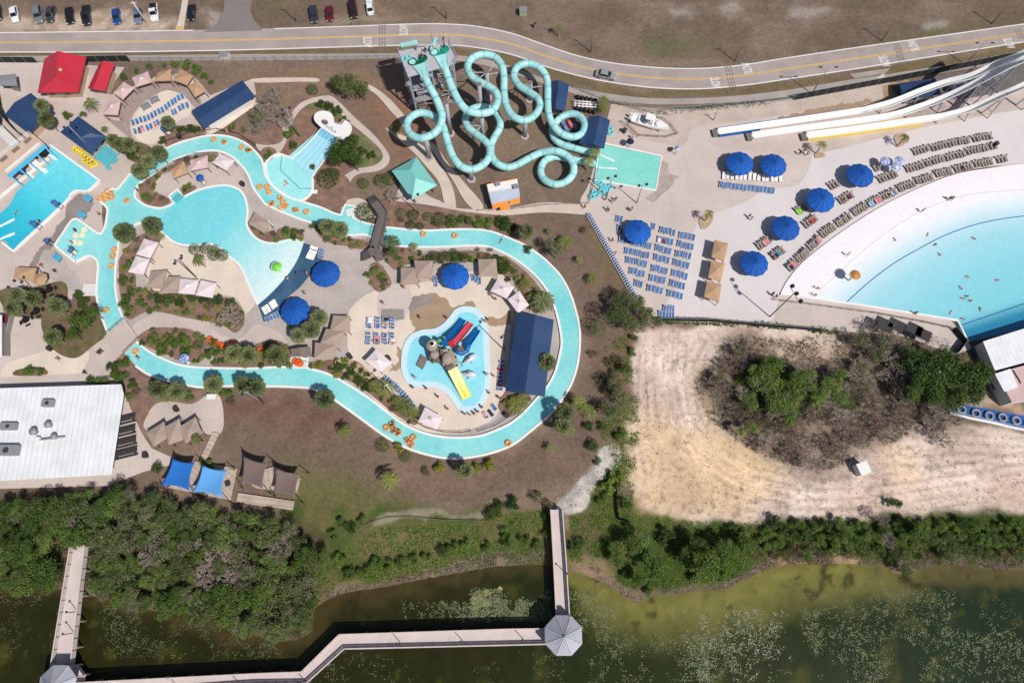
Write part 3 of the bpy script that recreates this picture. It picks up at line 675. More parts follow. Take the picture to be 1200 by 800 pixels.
# east plaza
PLAZA = [(680,235),(690,215),(704,165),(712,140),(716,122,K),(760,127),(790,131),(830,126),(900,119),(1000,104),(1035,86,K),(1046,101,K),(1200,82,K),(1260,70,K),(1260,192,K),(1200,192),(1120,203),(1040,238),(980,276),(935,313),(915,346,K),(1000,357,K),(1115,376,K),(1140,408,K),(1118,416,K),(1060,394,K),(960,386,K),(890,380,K),(770,376,K),(745,350,K),(689,252,K)]
sheet('plaza', PLAZA, 'concrete')
sheet('gravel_yard', [(716,122,K),(760,127),(830,127),(900,120),(1000,105),(1034,97,K),(1038,118),(960,128),(880,140),(838,146),(812,150),(800,170),(760,165),(708,153,K)], 'gravel', 4)
sheet('plaza', [(870,238),(898,222),(930,218),(945,205),(952,182,K),(1050,158),(1120,142),(1260,118,K),(1260,192,K),(1200,191),(1120,202),(1040,237),(980,275),(935,312),(914,345,K),(905,379,K),(770,374,K),(806,310),(818,262)], 'concrete_light')
sheet('plaza', [(838,154),(872,150),(950,136),(1000,128),(1100,115),(1260,85,K),(1260,118,K),(1120,140),(1050,156),(952,180),(840,172)], 'concrete_pink', 3)
sheet('damp_paving', [(1035,100,K),(1060,96),(1085,100),(1100,110),(1080,120),(1040,122)], 'concrete_wet', 3)
sheet('damp_paving', [(905,140),(960,127),(1035,115),(1036,119),(970,133),(920,142)], 'concrete_wet', 3)
sheet('damp_paving', [(1062,133),(1075,127),(1105,122),(1108,128),(1090,136),(1070,140)], 'concrete_damp', 4)
sheet('damp_paving', [(774,190),(786,192),(784,202),(795,208),(790,214),(776,228),(768,236),(756,232),(770,222),(772,204)], 'concrete_damp', 4)
sheet('damp_paving', [(1118,101,K),(1150,88,K),(1150,100,K),(1140,118),(1112,124)], 'concrete_damp', 3)
sheet('painted_shade_sheet', [(1042,100,K),(1120,86,K),(1200,68,K),(1260,58,K),(1260,84),(1205,98),(1150,113),(1110,117),(1062,122,K)], 'painted_shade', 3)  # truss shade and dark mesh under the slides, painted as a dark sheet
# slide field and its paths
sheet('path', [(452,150),(470,166),(486,180),(500,196),(515,215),(523,246),(534,248),(532,225),(524,206),(510,186),(494,170)], 'path', 4)
sheet('path', [(300,92),(350,91),(372,92),(372,96),(350,96),(300,97)], 'path', 3)
sheet('path', [(424,96),(438,102),(452,112),(466,126),(477,140),(484,155),(492,170),(486,172),(476,158),(468,142),(456,128),(442,112),(428,102)], 'path', 4)
sheet('path', [(500,165),(512,172),(524,190),(545,215),(566,240),(560,248),(545,236),(530,210),(514,188)], 'path', 4)
sheet('path', [(400,252,K),(400,238),(420,232),(440,240),(470,236),(500,234),(530,243),(560,245),(600,243),(640,237),(690,240,K),(690,252,K),(640,249),(600,252),(560,256),(520,254),(470,252),(430,256),(414,256)], 'path', 4)
sheet('path', [(465,226),(480,206),(500,228),(520,238),(524,252),(486,250),(466,240)], 'concrete', 3)
# pathway garden round the racer slide
sheet('garden_bed', [(340,118),(372,112),(395,118),(412,140),(420,160),(452,182),(454,196),(440,206),(410,212),(395,228),(400,246),(385,246),(360,236),(340,228),(320,212),(308,192),(326,172),(330,150)], 'mulch')
sheet('lawn_patch', [(424,155),(436,165),(448,184),(444,192),(424,196),(412,190),(420,172)], 'lawn')
sheet('lawn_patch', [(358,120),(372,117),(390,120),(404,138),(398,142),(384,134),(372,128),(360,128)], 'lawn')
sheet('path', [(330,152),(345,128),(360,117),(385,112),(398,120),(416,138),(438,158),(454,178),(456,190),(444,200),(420,204),(410,214),(408,226),(398,220),(404,206),(418,198),(438,194),(448,186),(446,176),(430,160),(410,144),(394,128),(382,119),(362,122),(348,134),(336,156)], 'concrete_pink')
sheet('path', [(300,168),(318,166),(334,160),(336,164),(330,176),(322,182),(306,178)], 'concrete_pink', 3)
# beds inside the park
BEDS = [
 [(164,215),(170,208),(186,200),(204,192),(206,198),(190,204),(182,214),(180,226),(190,228),(200,236),(190,242),(174,240),(164,232)],
 [(212,220),(220,217),(230,219),(226,224),(216,230)],
 [(206,188),(226,183),(244,181),(262,182),(258,188),(240,190),(222,194),(208,196)],
 [(291,262),(300,260),(302,270),(328,272),(352,270),(356,280),(346,281),(330,282),(316,284),(304,280),(296,272)],
 [(326,268),(348,268),(356,278),(344,281),(328,279)],
 [(366,262),(378,270),(392,276),(410,279),(428,282),(432,290),(420,292),(405,288),(390,286),(376,278)],
 [(448,292),(470,286),(480,292),(496,298),(520,295),(560,294),(585,302),(600,314),(596,330),(580,310),(540,306),(500,306),(470,312),(462,316),(448,300)],
 [(434,312),(444,308),(458,328),(456,336),(444,342),(434,332)],
 [(590,300),(606,310),(622,324),(634,340),(640,352),(628,366),(612,352),(604,330),(596,320)],
 [(142,300),(160,278),(186,268),(190,276),(178,300),(160,312),(142,330),(139,310)],
 [(140,322),(158,322),(160,336),(176,340),(214,345),(240,349),(268,349),(284,362),(286,378),(276,390),(262,382),(240,376),(216,372),(190,366),(170,366),(150,374),(142,352)],
 [(160,398),(170,388),(182,384),(200,384),(222,386),(236,394),(248,398),(246,410),(234,424),(214,424),(196,416),(176,408)],
 [(246,398),(262,404),(290,406),(318,398),(336,404),(342,416),(340,429),(318,428),(290,430),(250,429),(252,414),(244,408)],
 [(380,424),(396,421),(420,424),(436,440),(450,450),(466,465),(480,480),(490,490),(486,498),(470,490),(450,475),(425,455),(404,444),(384,436)],
 [(362,424),(394,424),(394,436),(380,436),(362,430)],
 [(592,460),(606,452),(622,466),(606,484),(594,488),(584,476)],
]
for b in BEDS: sheet('planting_bed', b, 'mulch')
sheet('planting_bed', [(392,420),(412,421),(436,438),(428,446),(410,440),(396,430)], 'sandbed')
# beds outside the ring
sheet('planting_bed', [(48,378),(56,366),(80,360),(96,352),(112,350),(120,372),(126,390),(108,406),(90,419),(72,416),(56,402)], 'mulch_green')
sheet('planting_bed', [(0,340),(40,336),(74,330),(78,350),(60,372),(30,372),(8,366)], 'mulch_green')
sheet('planting_bed', [(84,350),(96,344),(112,346),(114,362),(100,360),(86,362)], 'mulch')
sheet('planting_bed', [(132,434),(144,414),(158,432),(176,444),(196,450),(238,458),(228,472),(200,468),(182,470),(166,496),(152,476),(146,450)], 'mulch')
sheet('planting_bed', [(18,434),(40,430),(52,432),(54,439),(18,440)], 'mulch_green', 3)
sheet('planting_bed', [(142,170),(160,166),(176,172),(184,182),(168,192),(150,186)], 'mulch_green')
sheet('planting_bed', [(192,160),(206,150),(226,146),(240,152),(238,160),(214,164),(196,172)], 'mulch')
sheet('planting_bed', [(262,150),(282,146),(300,150),(330,150),(330,166),(310,170),(288,164),(270,158)], 'mulch')
sheet('planting_bed', [(306,176),(316,172),(324,178),(318,190),(308,188)], 'mulch')
sheet('planting_bed', [(376,210),(398,204),(410,214),(404,240),(386,244),(364,236),(362,230),(380,228)], 'mulch')
sheet('planting_bed', [(448,234),(466,236),(500,240),(545,248),(600,254),(620,262),(614,284),(600,278),(585,272),(560,269),(520,268),(480,268),(455,264),(448,250)], 'mulch')
sheet('planting_bed', [(956,179),(965,179),(966,184),(956,185)], 'sandbed', 4)
sheet('planting_bed', [(820,256),(832,250),(836,256),(830,266),(822,268)], 'sandbed', 4)
sheet('planting_bed', [(1048,160),(1060,156),(1066,162),(1054,172)], 'sandbed', 4)

# ---------------------------------------------------------------- pools
def water(name, rgb, deep=None, gscale=.25, rough=.16, tint=None):
    "pool water: tiled bottom seen through rippling water"
    m = D.materials.new(name); m.use_nodes = True; nt = m.node_tree; N = nt.nodes; L = nt.links; b = N['Principled BSDF']
    b.inputs['Roughness'].default_value = rough; b.inputs['Specular IOR Level'].default_value = .5
    geo = N.new('ShaderNodeNewGeometry')
    n = N.new('ShaderNodeTexNoise'); n.inputs['Scale'].default_value = gscale; n.inputs['Detail'].default_value = 3; L.new(geo.outputs['Position'], n.inputs['Vector'])
    v = N.new('ShaderNodeTexVoronoi'); v.inputs['Scale'].default_value = 1.5; v.feature = 'SMOOTH_F1'
    w = N.new('ShaderNodeTexNoise'); w.inputs['Scale'].default_value = 1.2; w.inputs['Detail'].default_value = 2; L.new(geo.outputs['Position'], w.inputs['Vector'])
    va = N.new('ShaderNodeVectorMath'); va.operation = 'MULTIPLY_ADD'; va.inputs[1].default_value = (1.2,1.2,0); L.new(w.outputs['Color'], va.inputs[0]); L.new(geo.outputs['Position'], va.inputs[2]); L.new(va.outputs[0], v.inputs['Vector'])
    r = N.new('ShaderNodeMapRange'); r.inputs[1].default_value = .3; r.inputs[2].default_value = .7; L.new(n.outputs['Fac'], r.inputs[0])
    mx = N.new('ShaderNodeMix'); mx.data_type = 'RGBA'; mx.inputs[6].default_value = (*alb(*rgb), 1); mx.inputs[7].default_value = (*alb(*(tint or [min(255,c*1.05) for c in rgb])), 1); L.new(r.outputs[0], mx.inputs['Factor'])
    src = mx.outputs[2]
    if deep:
        # floor slope: deeper water is bluer; distance measured along the pool's axis
        (p0, p1, stops) = deep; d = Vector(p1)-Vector(p0); d = d/d.length_squared
        dp = N.new('ShaderNodeVectorMath'); dp.operation = 'DOT_PRODUCT'; sb = N.new('ShaderNodeVectorMath'); sb.operation = 'SUBTRACT'; sb.inputs[1].default_value = p0
        L.new(geo.outputs['Position'], sb.inputs[0]); L.new(sb.outputs[0], dp.inputs[0]); dp.inputs[1].default_value = d
        cr = N.new('ShaderNodeValToRGB'); L.new(dp.outputs['Value'], cr.inputs[0])
        for i, (t, c) in enumerate(stops):
            e = cr.color_ramp.elements[i] if i < 2 else cr.color_ramp.elements.new(t)
            e.position = t; e.color = (*alb(*c), 1)
        mx.blend_type = 'MULTIPLY'; mx.inputs[7].default_value = (.93,.95,.96,1); L.new(cr.outputs[0], mx.inputs[6])
    rr = N.new('ShaderNodeMapRange'); rr.inputs[1].default_value = .0; rr.inputs[2].default_value = .6; rr.inputs[3].default_value = .92; rr.inputs[4].default_value = 1.05; L.new(v.outputs['Distance'], rr.inputs[0])
    cc = N.new('ShaderNodeCombineColor'); [L.new(rr.outputs[0], cc.inputs[i]) for i in range(3)]
    m2 = N.new('ShaderNodeMix'); m2.data_type = 'RGBA'; m2.blend_type = 'MULTIPLY'; m2.inputs['Factor'].default_value = 1; L.new(src, m2.inputs[6]); L.new(cc.outputs[0], m2.inputs[7]); L.new(m2.outputs[2], b.inputs['Base Color'])
    bp = N.new('ShaderNodeBump'); bp.inputs['Strength'].default_value = .3; bp.inputs['Distance'].default_value = .08; L.new(v.outputs['Distance'], bp.inputs['Height']); L.new(bp.outputs[0], b.inputs['Normal'])
    return m
M['river_water'] = water('lazy river water', (124,210,214), gscale=.13, tint=(160,228,228))
a_, b_ = G(200,262), G(318,344)
M['lagoon_water'] = water('lagoon water', (112,218,230), deep=(tuple(a_), tuple(b_), [(0,(124,214,224)),(1,(228,244,244)),(.35,(128,218,228)),(.62,(170,230,234)),(.88,(212,240,242))]))
a_, b_ = G(100,205), G(15,285)
M['deep_water'] = water('deep pool water', (40,206,230), deep=(tuple(a_), tuple(b_), [(0,(120,222,234)),(1,(48,184,212)),(.35,(102,216,232)),(.6,(72,204,226))]))
M['slide_water'] = water('slide pool water', (146,222,208), tint=(130,214,202))
M['plunge_water'] = water('racer pool water', (158,230,232), tint=(172,236,236))
M['splash_water'] = water('splash pool water', (140,222,240), tint=(158,228,242))
M['splash_rim'] = pm('pale blue pool rim', (205,232,244), .6, .06, .5, 4)
sheet('river_water', OUTER, 'river_water', 5, holes=[INNER])
Wz = ZC[0]
# the lagoon is the same water body; a slightly paler shelving floor
sheet('lagoon_water', [(205,239),(199,231,K),(208.5,223.5,K),(216,232.4,K),(228,226.5),(243,221.5),(258,219),(270,219.5),(280,223.5),(286.6,231),(289.6,241),(290.6,250),(289.6,263),(293.2,272.4),(302.4,281.4),(317.5,286.4),(337,282.9),(346,282.4),(355.6,284.9,K),(350,300.5),(339.6,318.3),(320,340.6),(302.6,356.4,K),(295.4,341),(288,323),(280.4,309.6),(270.4,301.6),(260,291.6),(248,286.6),(234,287.6),(216,287.6),(204.2,283.6),(191,272.6),(184,265),(192,252)], 'lagoon_water', 4)
def coping(name, px, w=.42, h=.1, n=5, closed=True, z=None, mat='coping'):
    pts = GP(smooth(px, n, closed)); z0 = .03
    return struct(MB().curb(pts, w, z0, (z or Wz)+h, M[mat], closed).build(name))
oi = next(i for i, p in enumerate(OUTER) if p[:2] == (160,429))
coping('pool_coping', OUTER[1:]+[], closed=False)
ia = next(i for i, p in enumerate(INNER) if p[:2] == (356,284.5)); ib = next(i for i, p in enumerate(INNER) if p[:2] == (302.5,357))
coping('pool_coping', INNER[:ia+1], closed=False); coping('pool_coping', INNER[ib:], closed=False)
# inner deck edge (pale band beside the river)
sheet('deep_pool_water', [(-60,262,K),(0,250),(20,224,K),(60,190,K),(57,172,K),(68,176,K),(117,212,K),(104,224),(91,224),(84,228),(78,237),(17,294,K),(10,289,K),(0,282),(-60,300,K)], 'deep_water', 3)
coping('pool_coping', [(60,171,K),(117.5,212.4,K),(104,224.6),(91,224.6),(83.6,229),(77.6,238),(17,295,K),(4,285,K)], closed=False, z=ZC[0], h=.12)
coping('pool_coping', [(-10,240,K),(58,186,K),(52,180,K)], closed=False, z=ZC[0])
PLUNGE = [(313.5,203),(312,192,K),(322,184),(327,181,K),(336,185,K),(372,154,K),(396,167,K),(366,209,K),(366,222,K),(362,230),(352,235),(338,230.5),(325,222),(317,213)]
sheet('racer_pool_water', PLUNGE, 'plunge_water', 4)
coping('pool_coping', [(341,186,K),(328,181.5,K),(320,184.5),(312,192,K),(312.5,202),(316,213),(324.5,222.5),(338,231.5),(352,236),(362.5,231),(367,222.5,K),(367,210,K)], closed=False, z=ZC[0], w=.5)
GREEN = [(702,168,K),(775,184,K),(768,224,K),(697,212,K)]
sheet('slide_pool_water', GREEN, 'slide_water', 2)
coping('pool_coping', GREEN, z=ZC[0], w=.4, h=.08, n=2)
SPL = [(546,358.5),(534,362),(526,372),(518,380),(508,385),(496,386),(484,390),(476,398),(471,412),(470,430),(474,444),(482,452),(496,454),(510,454),(522,460),(530,470),(538,480),(548,483),(560,480),(569,470),(574,456),(575,440),(574,420),(573,400),(572,386),(568,372),(560,362)]
def shrink(pts, d):
    cx = sum(p[0] for p in pts)/len(pts); n = len(pts); out = []
    ar = sum(pts[i][0]*pts[(i+1)%n][1]-pts[(i+1)%n][0]*pts[i][1] for i in range(n)); sg = 1 if ar > 0 else -1
    for i in range(n):
        a, b = pts[i-1], pts[(i+1)%n]; tx, ty = b[0]-a[0], b[1]-a[1]; l = math.hypot(tx,ty); out.append((pts[i][0]-sg*ty/l*d, pts[i][1]+sg*tx/l*d))
    return out
sheet('splash_pool_rim', SPL, 'splash_rim', 4)
sheet('splash_pool_water', shrink(SPL, 7), 'splash_water', 4)
# wave pool
WAVE = [(914,345,K),(922,330),(935,313),(955,295),(980,276),(1008,257),(1040,238),(1080,219),(1120,204),(1160,197),(1200,192),(1280,190,K),(1280,360,K),(1200,386,K),(1133,401,K),(1121,376,K),(1000,357,K)]
# the floor falls away from the beach: colour follows the water depth over a bowl-shaped slope
def wave_mat():
    m = D.materials.new('wave pool water'); m.use_nodes = True; nt = m.node_tree; N = nt.nodes; L = nt.links; b = N['Principled BSDF']
    b.inputs['Roughness'].default_value = .2
    at = N.new('ShaderNodeVertexColor'); at.layer_name = 'depth'
    geo = N.new('ShaderNodeNewGeometry'); n = N.new('ShaderNodeTexNoise'); n.inputs['Scale'].default_value = 1.2; n.inputs['Detail'].default_value = 3; L.new(geo.outputs['Position'], n.inputs['Vector'])
    r = N.new('ShaderNodeMapRange'); r.inputs[1].default_value = .3; r.inputs[2].default_value = .7; r.inputs[3].default_value = .96; r.inputs[4].default_value = 1.03; L.new(n.outputs['Fac'], r.inputs[0])
    cc = N.new('ShaderNodeCombineColor'); [L.new(r.outputs[0], cc.inputs[i]) for i in range(3)]
    mu = N.new('ShaderNodeMix'); mu.data_type = 'RGBA'; mu.blend_type = 'MULTIPLY'; mu.inputs['Factor'].default_value = 1; L.new(at.outputs['Color'], mu.inputs[6]); L.new(cc.outputs[0], mu.inputs[7]); L.new(mu.outputs[2], b.inputs['Base Color'])
    return m
ZC[0] += .004; wz = ZC[0]; wp = smooth(WAVE, 5, True); LAYERS.append((wp, [], wz))
ARC = smooth([(990,356),(1005,342),(1025,325),(1050,307),(1080,290),(1110,275),(1150,262),(1200,254),(1290,248)],5)   # blue depth line
bmw = bmesh.new(); poly = GP(wp, wz); bmw.faces.new([bmw.verts.new(v) for v in poly])
mnx, mxx = min(p.x for p in poly), max(p.x for p in poly); mny, mxy = min(p.y for p in poly), max(p.y for p in poly)
for k in np.arange(mnx, mxx, 1.2): bmesh.ops.bisect_plane(bmw, geom=bmw.verts[:]+bmw.edges[:]+bmw.faces[:], plane_co=(k,0,0), plane_no=(1,0,0))
for k in np.arange(mny, mxy, 1.2): bmesh.ops.bisect_plane(bmw, geom=bmw.verts[:]+bmw.edges[:]+bmw.faces[:], plane_co=(0,k,0), plane_no=(0,1,0))
wm = D.meshes.new('wave_pool_water'); bmw.to_mesh(wm); bmw.free()
co = np.zeros(len(wm.vertices)*3); wm.vertices.foreach_get('co', co); co = co.reshape(-1,3)
BE = [tuple(G(*p))[:2] for p in WAVE[:11]]+[tuple(G(1290,190))[:2]]
bd = pdist(co[:,0],co[:,1],BE); cols = np.zeros((len(co),3)); stops = [(0,(236,230,234)),(6,(238,235,239)),(8.5,(224,233,239)),(11.5,(188,221,231)),(15,(160,213,224)),(22,(138,206,219)),(34,(120,198,212))]
for i in range(3): cols[:,i] = np.interp(bd, [s[0] for s in stops], [alb(*s[1],k=.95)[i] for s in stops])
e0, e1 = G(1133,401), G(1280,352); nrm = Vector((-(e1.y-e0.y), e1.x-e0.x, 0)).normalized(); dd = (co[:,0]-e0.x)*nrm.x+(co[:,1]-e0.y)*nrm.y
t = (1-ss(1.5,5.0,dd))[:,None]; cols = cols*(1-t)+A(44,134,172)*t
setcol(wm, cols, 'depth'); wm.materials.append(wave_mat()); wo = D.objects.new('wave_pool_water', wm); COL.objects.link(wo); struct(wo)
def wline(name, pts, w, mat, up):
    return struct(MB().curb(GP(pts), w, wz+.001, wz+up, M[mat], False).build(name))
M['line_blue'] = pm('blue depth line', (66,124,168), .6, .06); M['line_grey'] = pm('pale seam', (222,218,220), .7, .05)
wline('depth_line', ARC, .22, 'line_blue', .005); wline('depth_line', [(1124,382),(1200,356),(1290,326)], .3, 'line_blue', .005)
wline('beach_seam', smooth([(958,342),(985,318),(1010,295),(1040,272),(1075,250),(1115,234),(1160,226),(1290,218)],5), .22, 'line_grey', .005)
coping('pool_coping', [(914,345,K),(1000,357,K),(1121,376,K),(1133,401,K)], z=wz, h=.12, closed=False, n=2)
# dark wave-machine deck and mat by the lagoon
sheet('pool_mat', [(356,284.5,K),(379,292,K),(377,305,K),(352,336,K),(333,352,K),(328,372,K),(309,377,K),(302.5,357,K),(320.5,341),(340,318.5),(350.5,300.5)], 'turf_blue', 3)
sheet('machine_deck', [(1137,407,K),(1205,382,K),(1280,356,K),(1280,372,K),(1154,402,K),(1156,420,K),(1144,420,K)], 'navy_deck', 2)
# river ledges, tinted river floor panels and swirls
# ================================================================ BUILDINGS
def roofmesh(co, ze, zr, rid, mat, th=.18):
    a, b, c, d = (G(*p, ze) for p in co); r0, r1 = (G(*p, zr) for p in rid); dn = Vector((0,0,-th)); m = MB()
    m.add([a,b,c,d,r0,r1], [(0,1,5,4),(2,3,4,5),(3,0,4),(1,2,5)], mat)
    lo = [v+dn for v in (a,b,c,d)]
    m.add([a,b,c,d]+lo, [(0,4,5,1),(1,5,6,2),(2,6,7,3),(3,7,4,0)], mat); m.add(lo, [(0,3,2,1)], mat); fixn(m); return m
def fixn(m): pass
def recalc(o):
    bm = bmesh.new(); bm.from_mesh(o.data); bmesh.ops.remove_doubles(bm, verts=bm.verts, dist=.0005); bmesh.ops.recalc_face_normals(bm, faces=bm.faces); bm.to_mesh(o.data); bm.free(); return o
def building(name, label, cat, co, rid, ze, zr, rmat, wmat, inset=.85, openside=None, door=True, windows=2):
    "hip or gable roof traced at eaves height over real walls; co = 4 eave corners, rid = ridge ends (near side d-a, near side b-c)"
    E4 = [G(*p, ze) for p in co]; c = sum(E4, Vector())/4; base = Vector((c.x, c.y, gz(*P(c.x,c.y,0))))
    t = thing(name, label, cat, base)
    w = []
    for p in E4: q = c-p; w.append(p+q.normalized()*inset*1.4)
    rm = recalc(part(roofmesh(co, ze, zr, rid, rmat), 'roof', t))
    if openside is None:
        wall = MB(); wall.prism([(p.x,p.y) for p in w], 0, ze-.2, M[wmat]); part(wall, 'wall', t)
        if door:
            k = max(range(4), key=lambda i: -(w[i].y+w[(i+1)%4].y)); p, q = w[k], w[(k+1)%4]; u = (q-p).normalized(); n = Vector((-u.y,u.x,0)); 
            if n.y > 0: n = -n
            L = (q-p).length
            dm = p+u*L*.5+n*.03; dr = MB().box((dm.x,dm.y,1.1),(1.0,.08,2.1),'wall_grey',math.atan2(u.y,u.x)); part(dr,'door',t)
            for i in range(windows):
                wm_ = p+u*L*((i+.6)/(windows+1)+(.12 if i else -.02))+n*.03; part(MB().box((wm_.x,wm_.y,1.5),(1.1,.06,.9),'glass',math.atan2(u.y,u.x)),'window',t)
    else:
        for p in w: part(MB().box((p.x,p.y,ze/2-.1),(.22,.22,ze-.2),'wall_brown'), 'post', t)
        for i in range(4):
            p, q = w[i], w[(i+1)%4]; part(MB().box(((p.x+q.x)/2,(p.y+q.y)/2,ze-.42),((q-p).length-.3,.16,.3),'wall_brown',math.atan2(q.y-p.y,q.x-p.x)),'beam',t)
    return t
def ribmat(name, rgb, p0, p1, per=.6, depth=.1, **k):
    k.setdefault('hue', (tuple(min(255,c*.9+12) for c in rgb),.3))
    a, b = G(*p0), G(*p1); return pm(name, rgb, .42, .07, .25, 3, spec=.45, lines=[(math.atan2(b.y-a.y,b.x-a.x),per,.14,depth)], **k)
bl = (44,70,112)
M['red_a'] = ribmat('red seam metal', (196,46,64), (44,109), (91,108), .75, .06)
M['red_b'] = ribmat('red seam metal', (198,48,66), (108,103), (122,70), .7, .08)
t = building('red_pavilion', 'large hip building under a bright red metal roof beside the road', 'building', [(91.5,108),(101,67),(52,69),(44,109)], [(66,90),(67.5,60)], 2.9, 4.9, 'red_a', 'wall_tan')
c = G(70,81,4.8); part(MB().ball((c.x,c.y,4.6),.42,M['canopy_pink'],12,6,(1,1,.6)),'roof_vent',t)
p_ = [S(96+i*.4,103-i*6.5) for i in range(5)]
building('red_shed', 'small narrow red gabled shed right of the larger red building', 'building', [(123,107),(134,75),(116,75),(103,103.5)], [(109,104.5),(121.5,71)], 2.6, 3.7, 'red_b', 'wall_tan', windows=1)
M['blue_a'] = ribmat('blue seam metal', bl, (17,120), (44,139), .9, .12)
t = building('blue_roof_hall', 'blue gabled building at the left edge half covered by two palms', 'building', [(34,157),(5,135),(36,109),(62,130)], [(46,141),(17,120)], 2.9, 4.3, 'blue_a', 'wall_tan')
M['blue_b'] = ribmat('blue seam metal', bl, (91,136), (124,160), .8, .05)
t = building('blue_roof_pavilion', 'blue hipped pavilion with a light pole leaning over its roof', 'building', [(70.5,155),(91.5,136),(124.5,160),(106,181)], [(92,162),(106,156)], 2.8, 3.8, 'blue_b', 'wall_tan')
M['blue_c'] = ribmat('blue seam metal', bl, (224,130), (284,94), .7, .06)
t = building('long_blue_shelter', 'long blue shelter set at an angle next to the sun terrace', 'building', [(239,150),(224,130),(284,94),(299,113)], [(232,140),(291,103)], 2.7, 3.2, 'blue_c', 'wall_white')
sheet('pavement', [(239,151,K),(299,114,K),(303,121,K),(262,150,K),(246,158,K)], 'concrete_cream', 2)
building('teal_pavilion', 'teal hip roofed open pavilion beside the curling body slides', 'pavilion', [(483,234),(459,200),(488,184),(512,217)], [(487,209),(481,199)], 3.4, 5.0, 'teal_roof', 'wall_tan', openside=True)
M['blue_d'] = ribmat('blue seam metal', bl, (654.5,93), (651,127), .7, .06)
building('blue_pump_house', 'smaller blue gabled pump house between a turquoise loop and the road', 'building', [(645,127),(646,95),(667,99),(662,130)], [(651,128),(655,94)], 3.2, 4.4, 'blue_d', 'wall_tan', windows=1)
building('blue_pool_house', 'blue gabled house at the corner of the green slide pool', 'building', [(678.5,168.5),(690.5,136),(715,141),(708,174)], [(696,169),(703,135.5)], 3.4, 4.7, 'blue_d', 'wall_tan', windows=1)
M['blue_e'] = ribmat('blue seam metal', bl, (628,368), (616,460), .75, .1)
building('blue_shade_hall', 'long navy blue gabled hall between the splash pool and the river', 'building', [(592,457.5),(606.5,366.5),(649,374.5),(638.5,464.5)], [(615,460.5),(627.5,368.5)], 3.6, 5.2, 'blue_e', 'wall_tan', openside=True)
M['blue_f'] = ribmat('blue seam metal', (40,60,100), (1054,97), (1095,92), .8, .05)
building('blue_machine_shed', 'dark blue shed under the tall white speed slides', 'building', [(1060,118),(1054,97.5),(1096,92),(1103,110)], [(1057,108),(1099,101)], 2.4, 2.8, 'blue_f', 'wall_grey')
building('blue_store', 'tiny blue roofed store half hidden under two white slides', 'building', [(1120,106),(1118,100),(1129,97.5),(1131,102.5)], [(1119,103),(1130,100)], 2.2, 2.5, 'blue_f', 'wall_grey', windows=0)
# big white hall at left
t = thing('white_metal_hall', 'huge white ribbed metal roof hall at the left edge with rooftop units', 'building', G(60,505))
Z1 = 3.4; pts = [G(142,450,Z1),G(145,462,Z1),G(130.5,556,Z1),G(-70,567,Z1),G(-70,457,Z1)]
wall = MB(); wall.prism([(min(p.x,G(144,462,Z1).x)-1.5,(p.y-G(40,505,Z1).y)*.9+G(40,505,Z1).y) for p in pts],0,Z1-.15,M['wall_grey']); part(wall,'wall',t)
M['hall_roof'] = ribmat('white ribbed metal', (238,240,244), (0,455), (140,450), .98, .2, hue=((228,230,231),.3))
rf = MB(); rf.prism([(p.x,p.y) for p in pts], Z1-.14, Z1, M['hall_roof']); part(rf,'roof',t)
for (x0,y0,x1,y1,h) in [(53,469,64,477,.9),(4,496,21,504,.9),(0,522,23,534,1.1)]:
    a, b = G(x0,y0,Z1), G(x1,y1,Z1); c = (a+b)/2; m = MB().box((c.x,c.y,Z1+h/2+.02),(abs(b.x-a.x),abs(b.y-a.y),h),'hvac'); m.disc((c.x,c.y,Z1+h+.03),min(abs(b.x-a.x),abs(b.y-a.y))*.3,M['dark_steel'],12); part(m,'rooftop_unit',t)
for (x,y,r) in [(42,506,.9),(59,498,.8),(66,512,.7)]:
    c = G(x,y,Z1); m = MB().bar((c.x,c.y,Z1+.01),(c.x,c.y,Z1+.7),r*.6,'hvac',12); m.ball((c.x,c.y,Z1+.9),r*.85,M['hvac'],10,6,(1,1,.5)); part(m,'exhaust_fan',t)
a, b = G(50,515,Z1), G(77,512,Z1); part(MB().bar((a.x,a.y,Z1+.4),(b.x,b.y,Z1+.4),.18,'hvac',8),'duct',t)
c = G(46.5,515,Z1); part(MB().box((c.x,c.y,Z1+.4),(.8,.8,.8),'white'),'roof_hatch',t)
# white hall at the right edge
t = thing('white_metal_barn', 'white ribbed metal roof building at the right edge by the wave pool', 'building', G(1185,420))
z = 3.4; pts = [G(1152,400,z),G(1225,377,z),G(1225,418,z),G(1166,434,z)]; cc_ = sum(pts,Vector())/4
part(MB().prism([(cc_.x+(p.x-cc_.x)*.97,cc_.y+(p.y-cc_.y)*.97) for p in pts],0,z-.15,M['wall_white']),'wall',t)
M['barn_roof'] = ribmat('white ribbed metal', (240,241,246), (1166,434), (1200,425), .95, .14)
part(MB().prism([(p.x,p.y) for p in pts],z-.14,z,M['barn_roof']),'roof',t)
t = thing('cream_annex', 'cream lean-to annex with a small white metal roof below the right barn', 'building', G(1190,450))
z = 3.4; pts = [G(1168,437,z),G(1225,421,z),G(1225,464,z),G(1186,471.5,z)]; part(MB().prism([(p.x,p.y) for p in pts],0,z,M['wall_white'],M['canopy_pink']),'wall',t)
pts = [G(1165.6,438,z+.3),G(1183.5,432,z+.3),G(1193,453,z+.3),G(1177,459,z+.3)]; part(MB().prism([(p.x,p.y) for p in pts],z+.04,z+.34,M['barn_roof']),'roof',t)
a, b = G(1187,434,z), G(1196,449,z); part(MB().bar((a.x,a.y,z+.1),(b.x,b.y,z+.1),.12,'dark_steel',6),'gutter',t)
for (x,y) in [(1161,452),(1166,451),(1164,456),(1169,455)]:
    pass
m = thing('cooling_unit', 'grey cooling unit with dark fans beside the cream annex', 'cooling unit', G(1164,454))
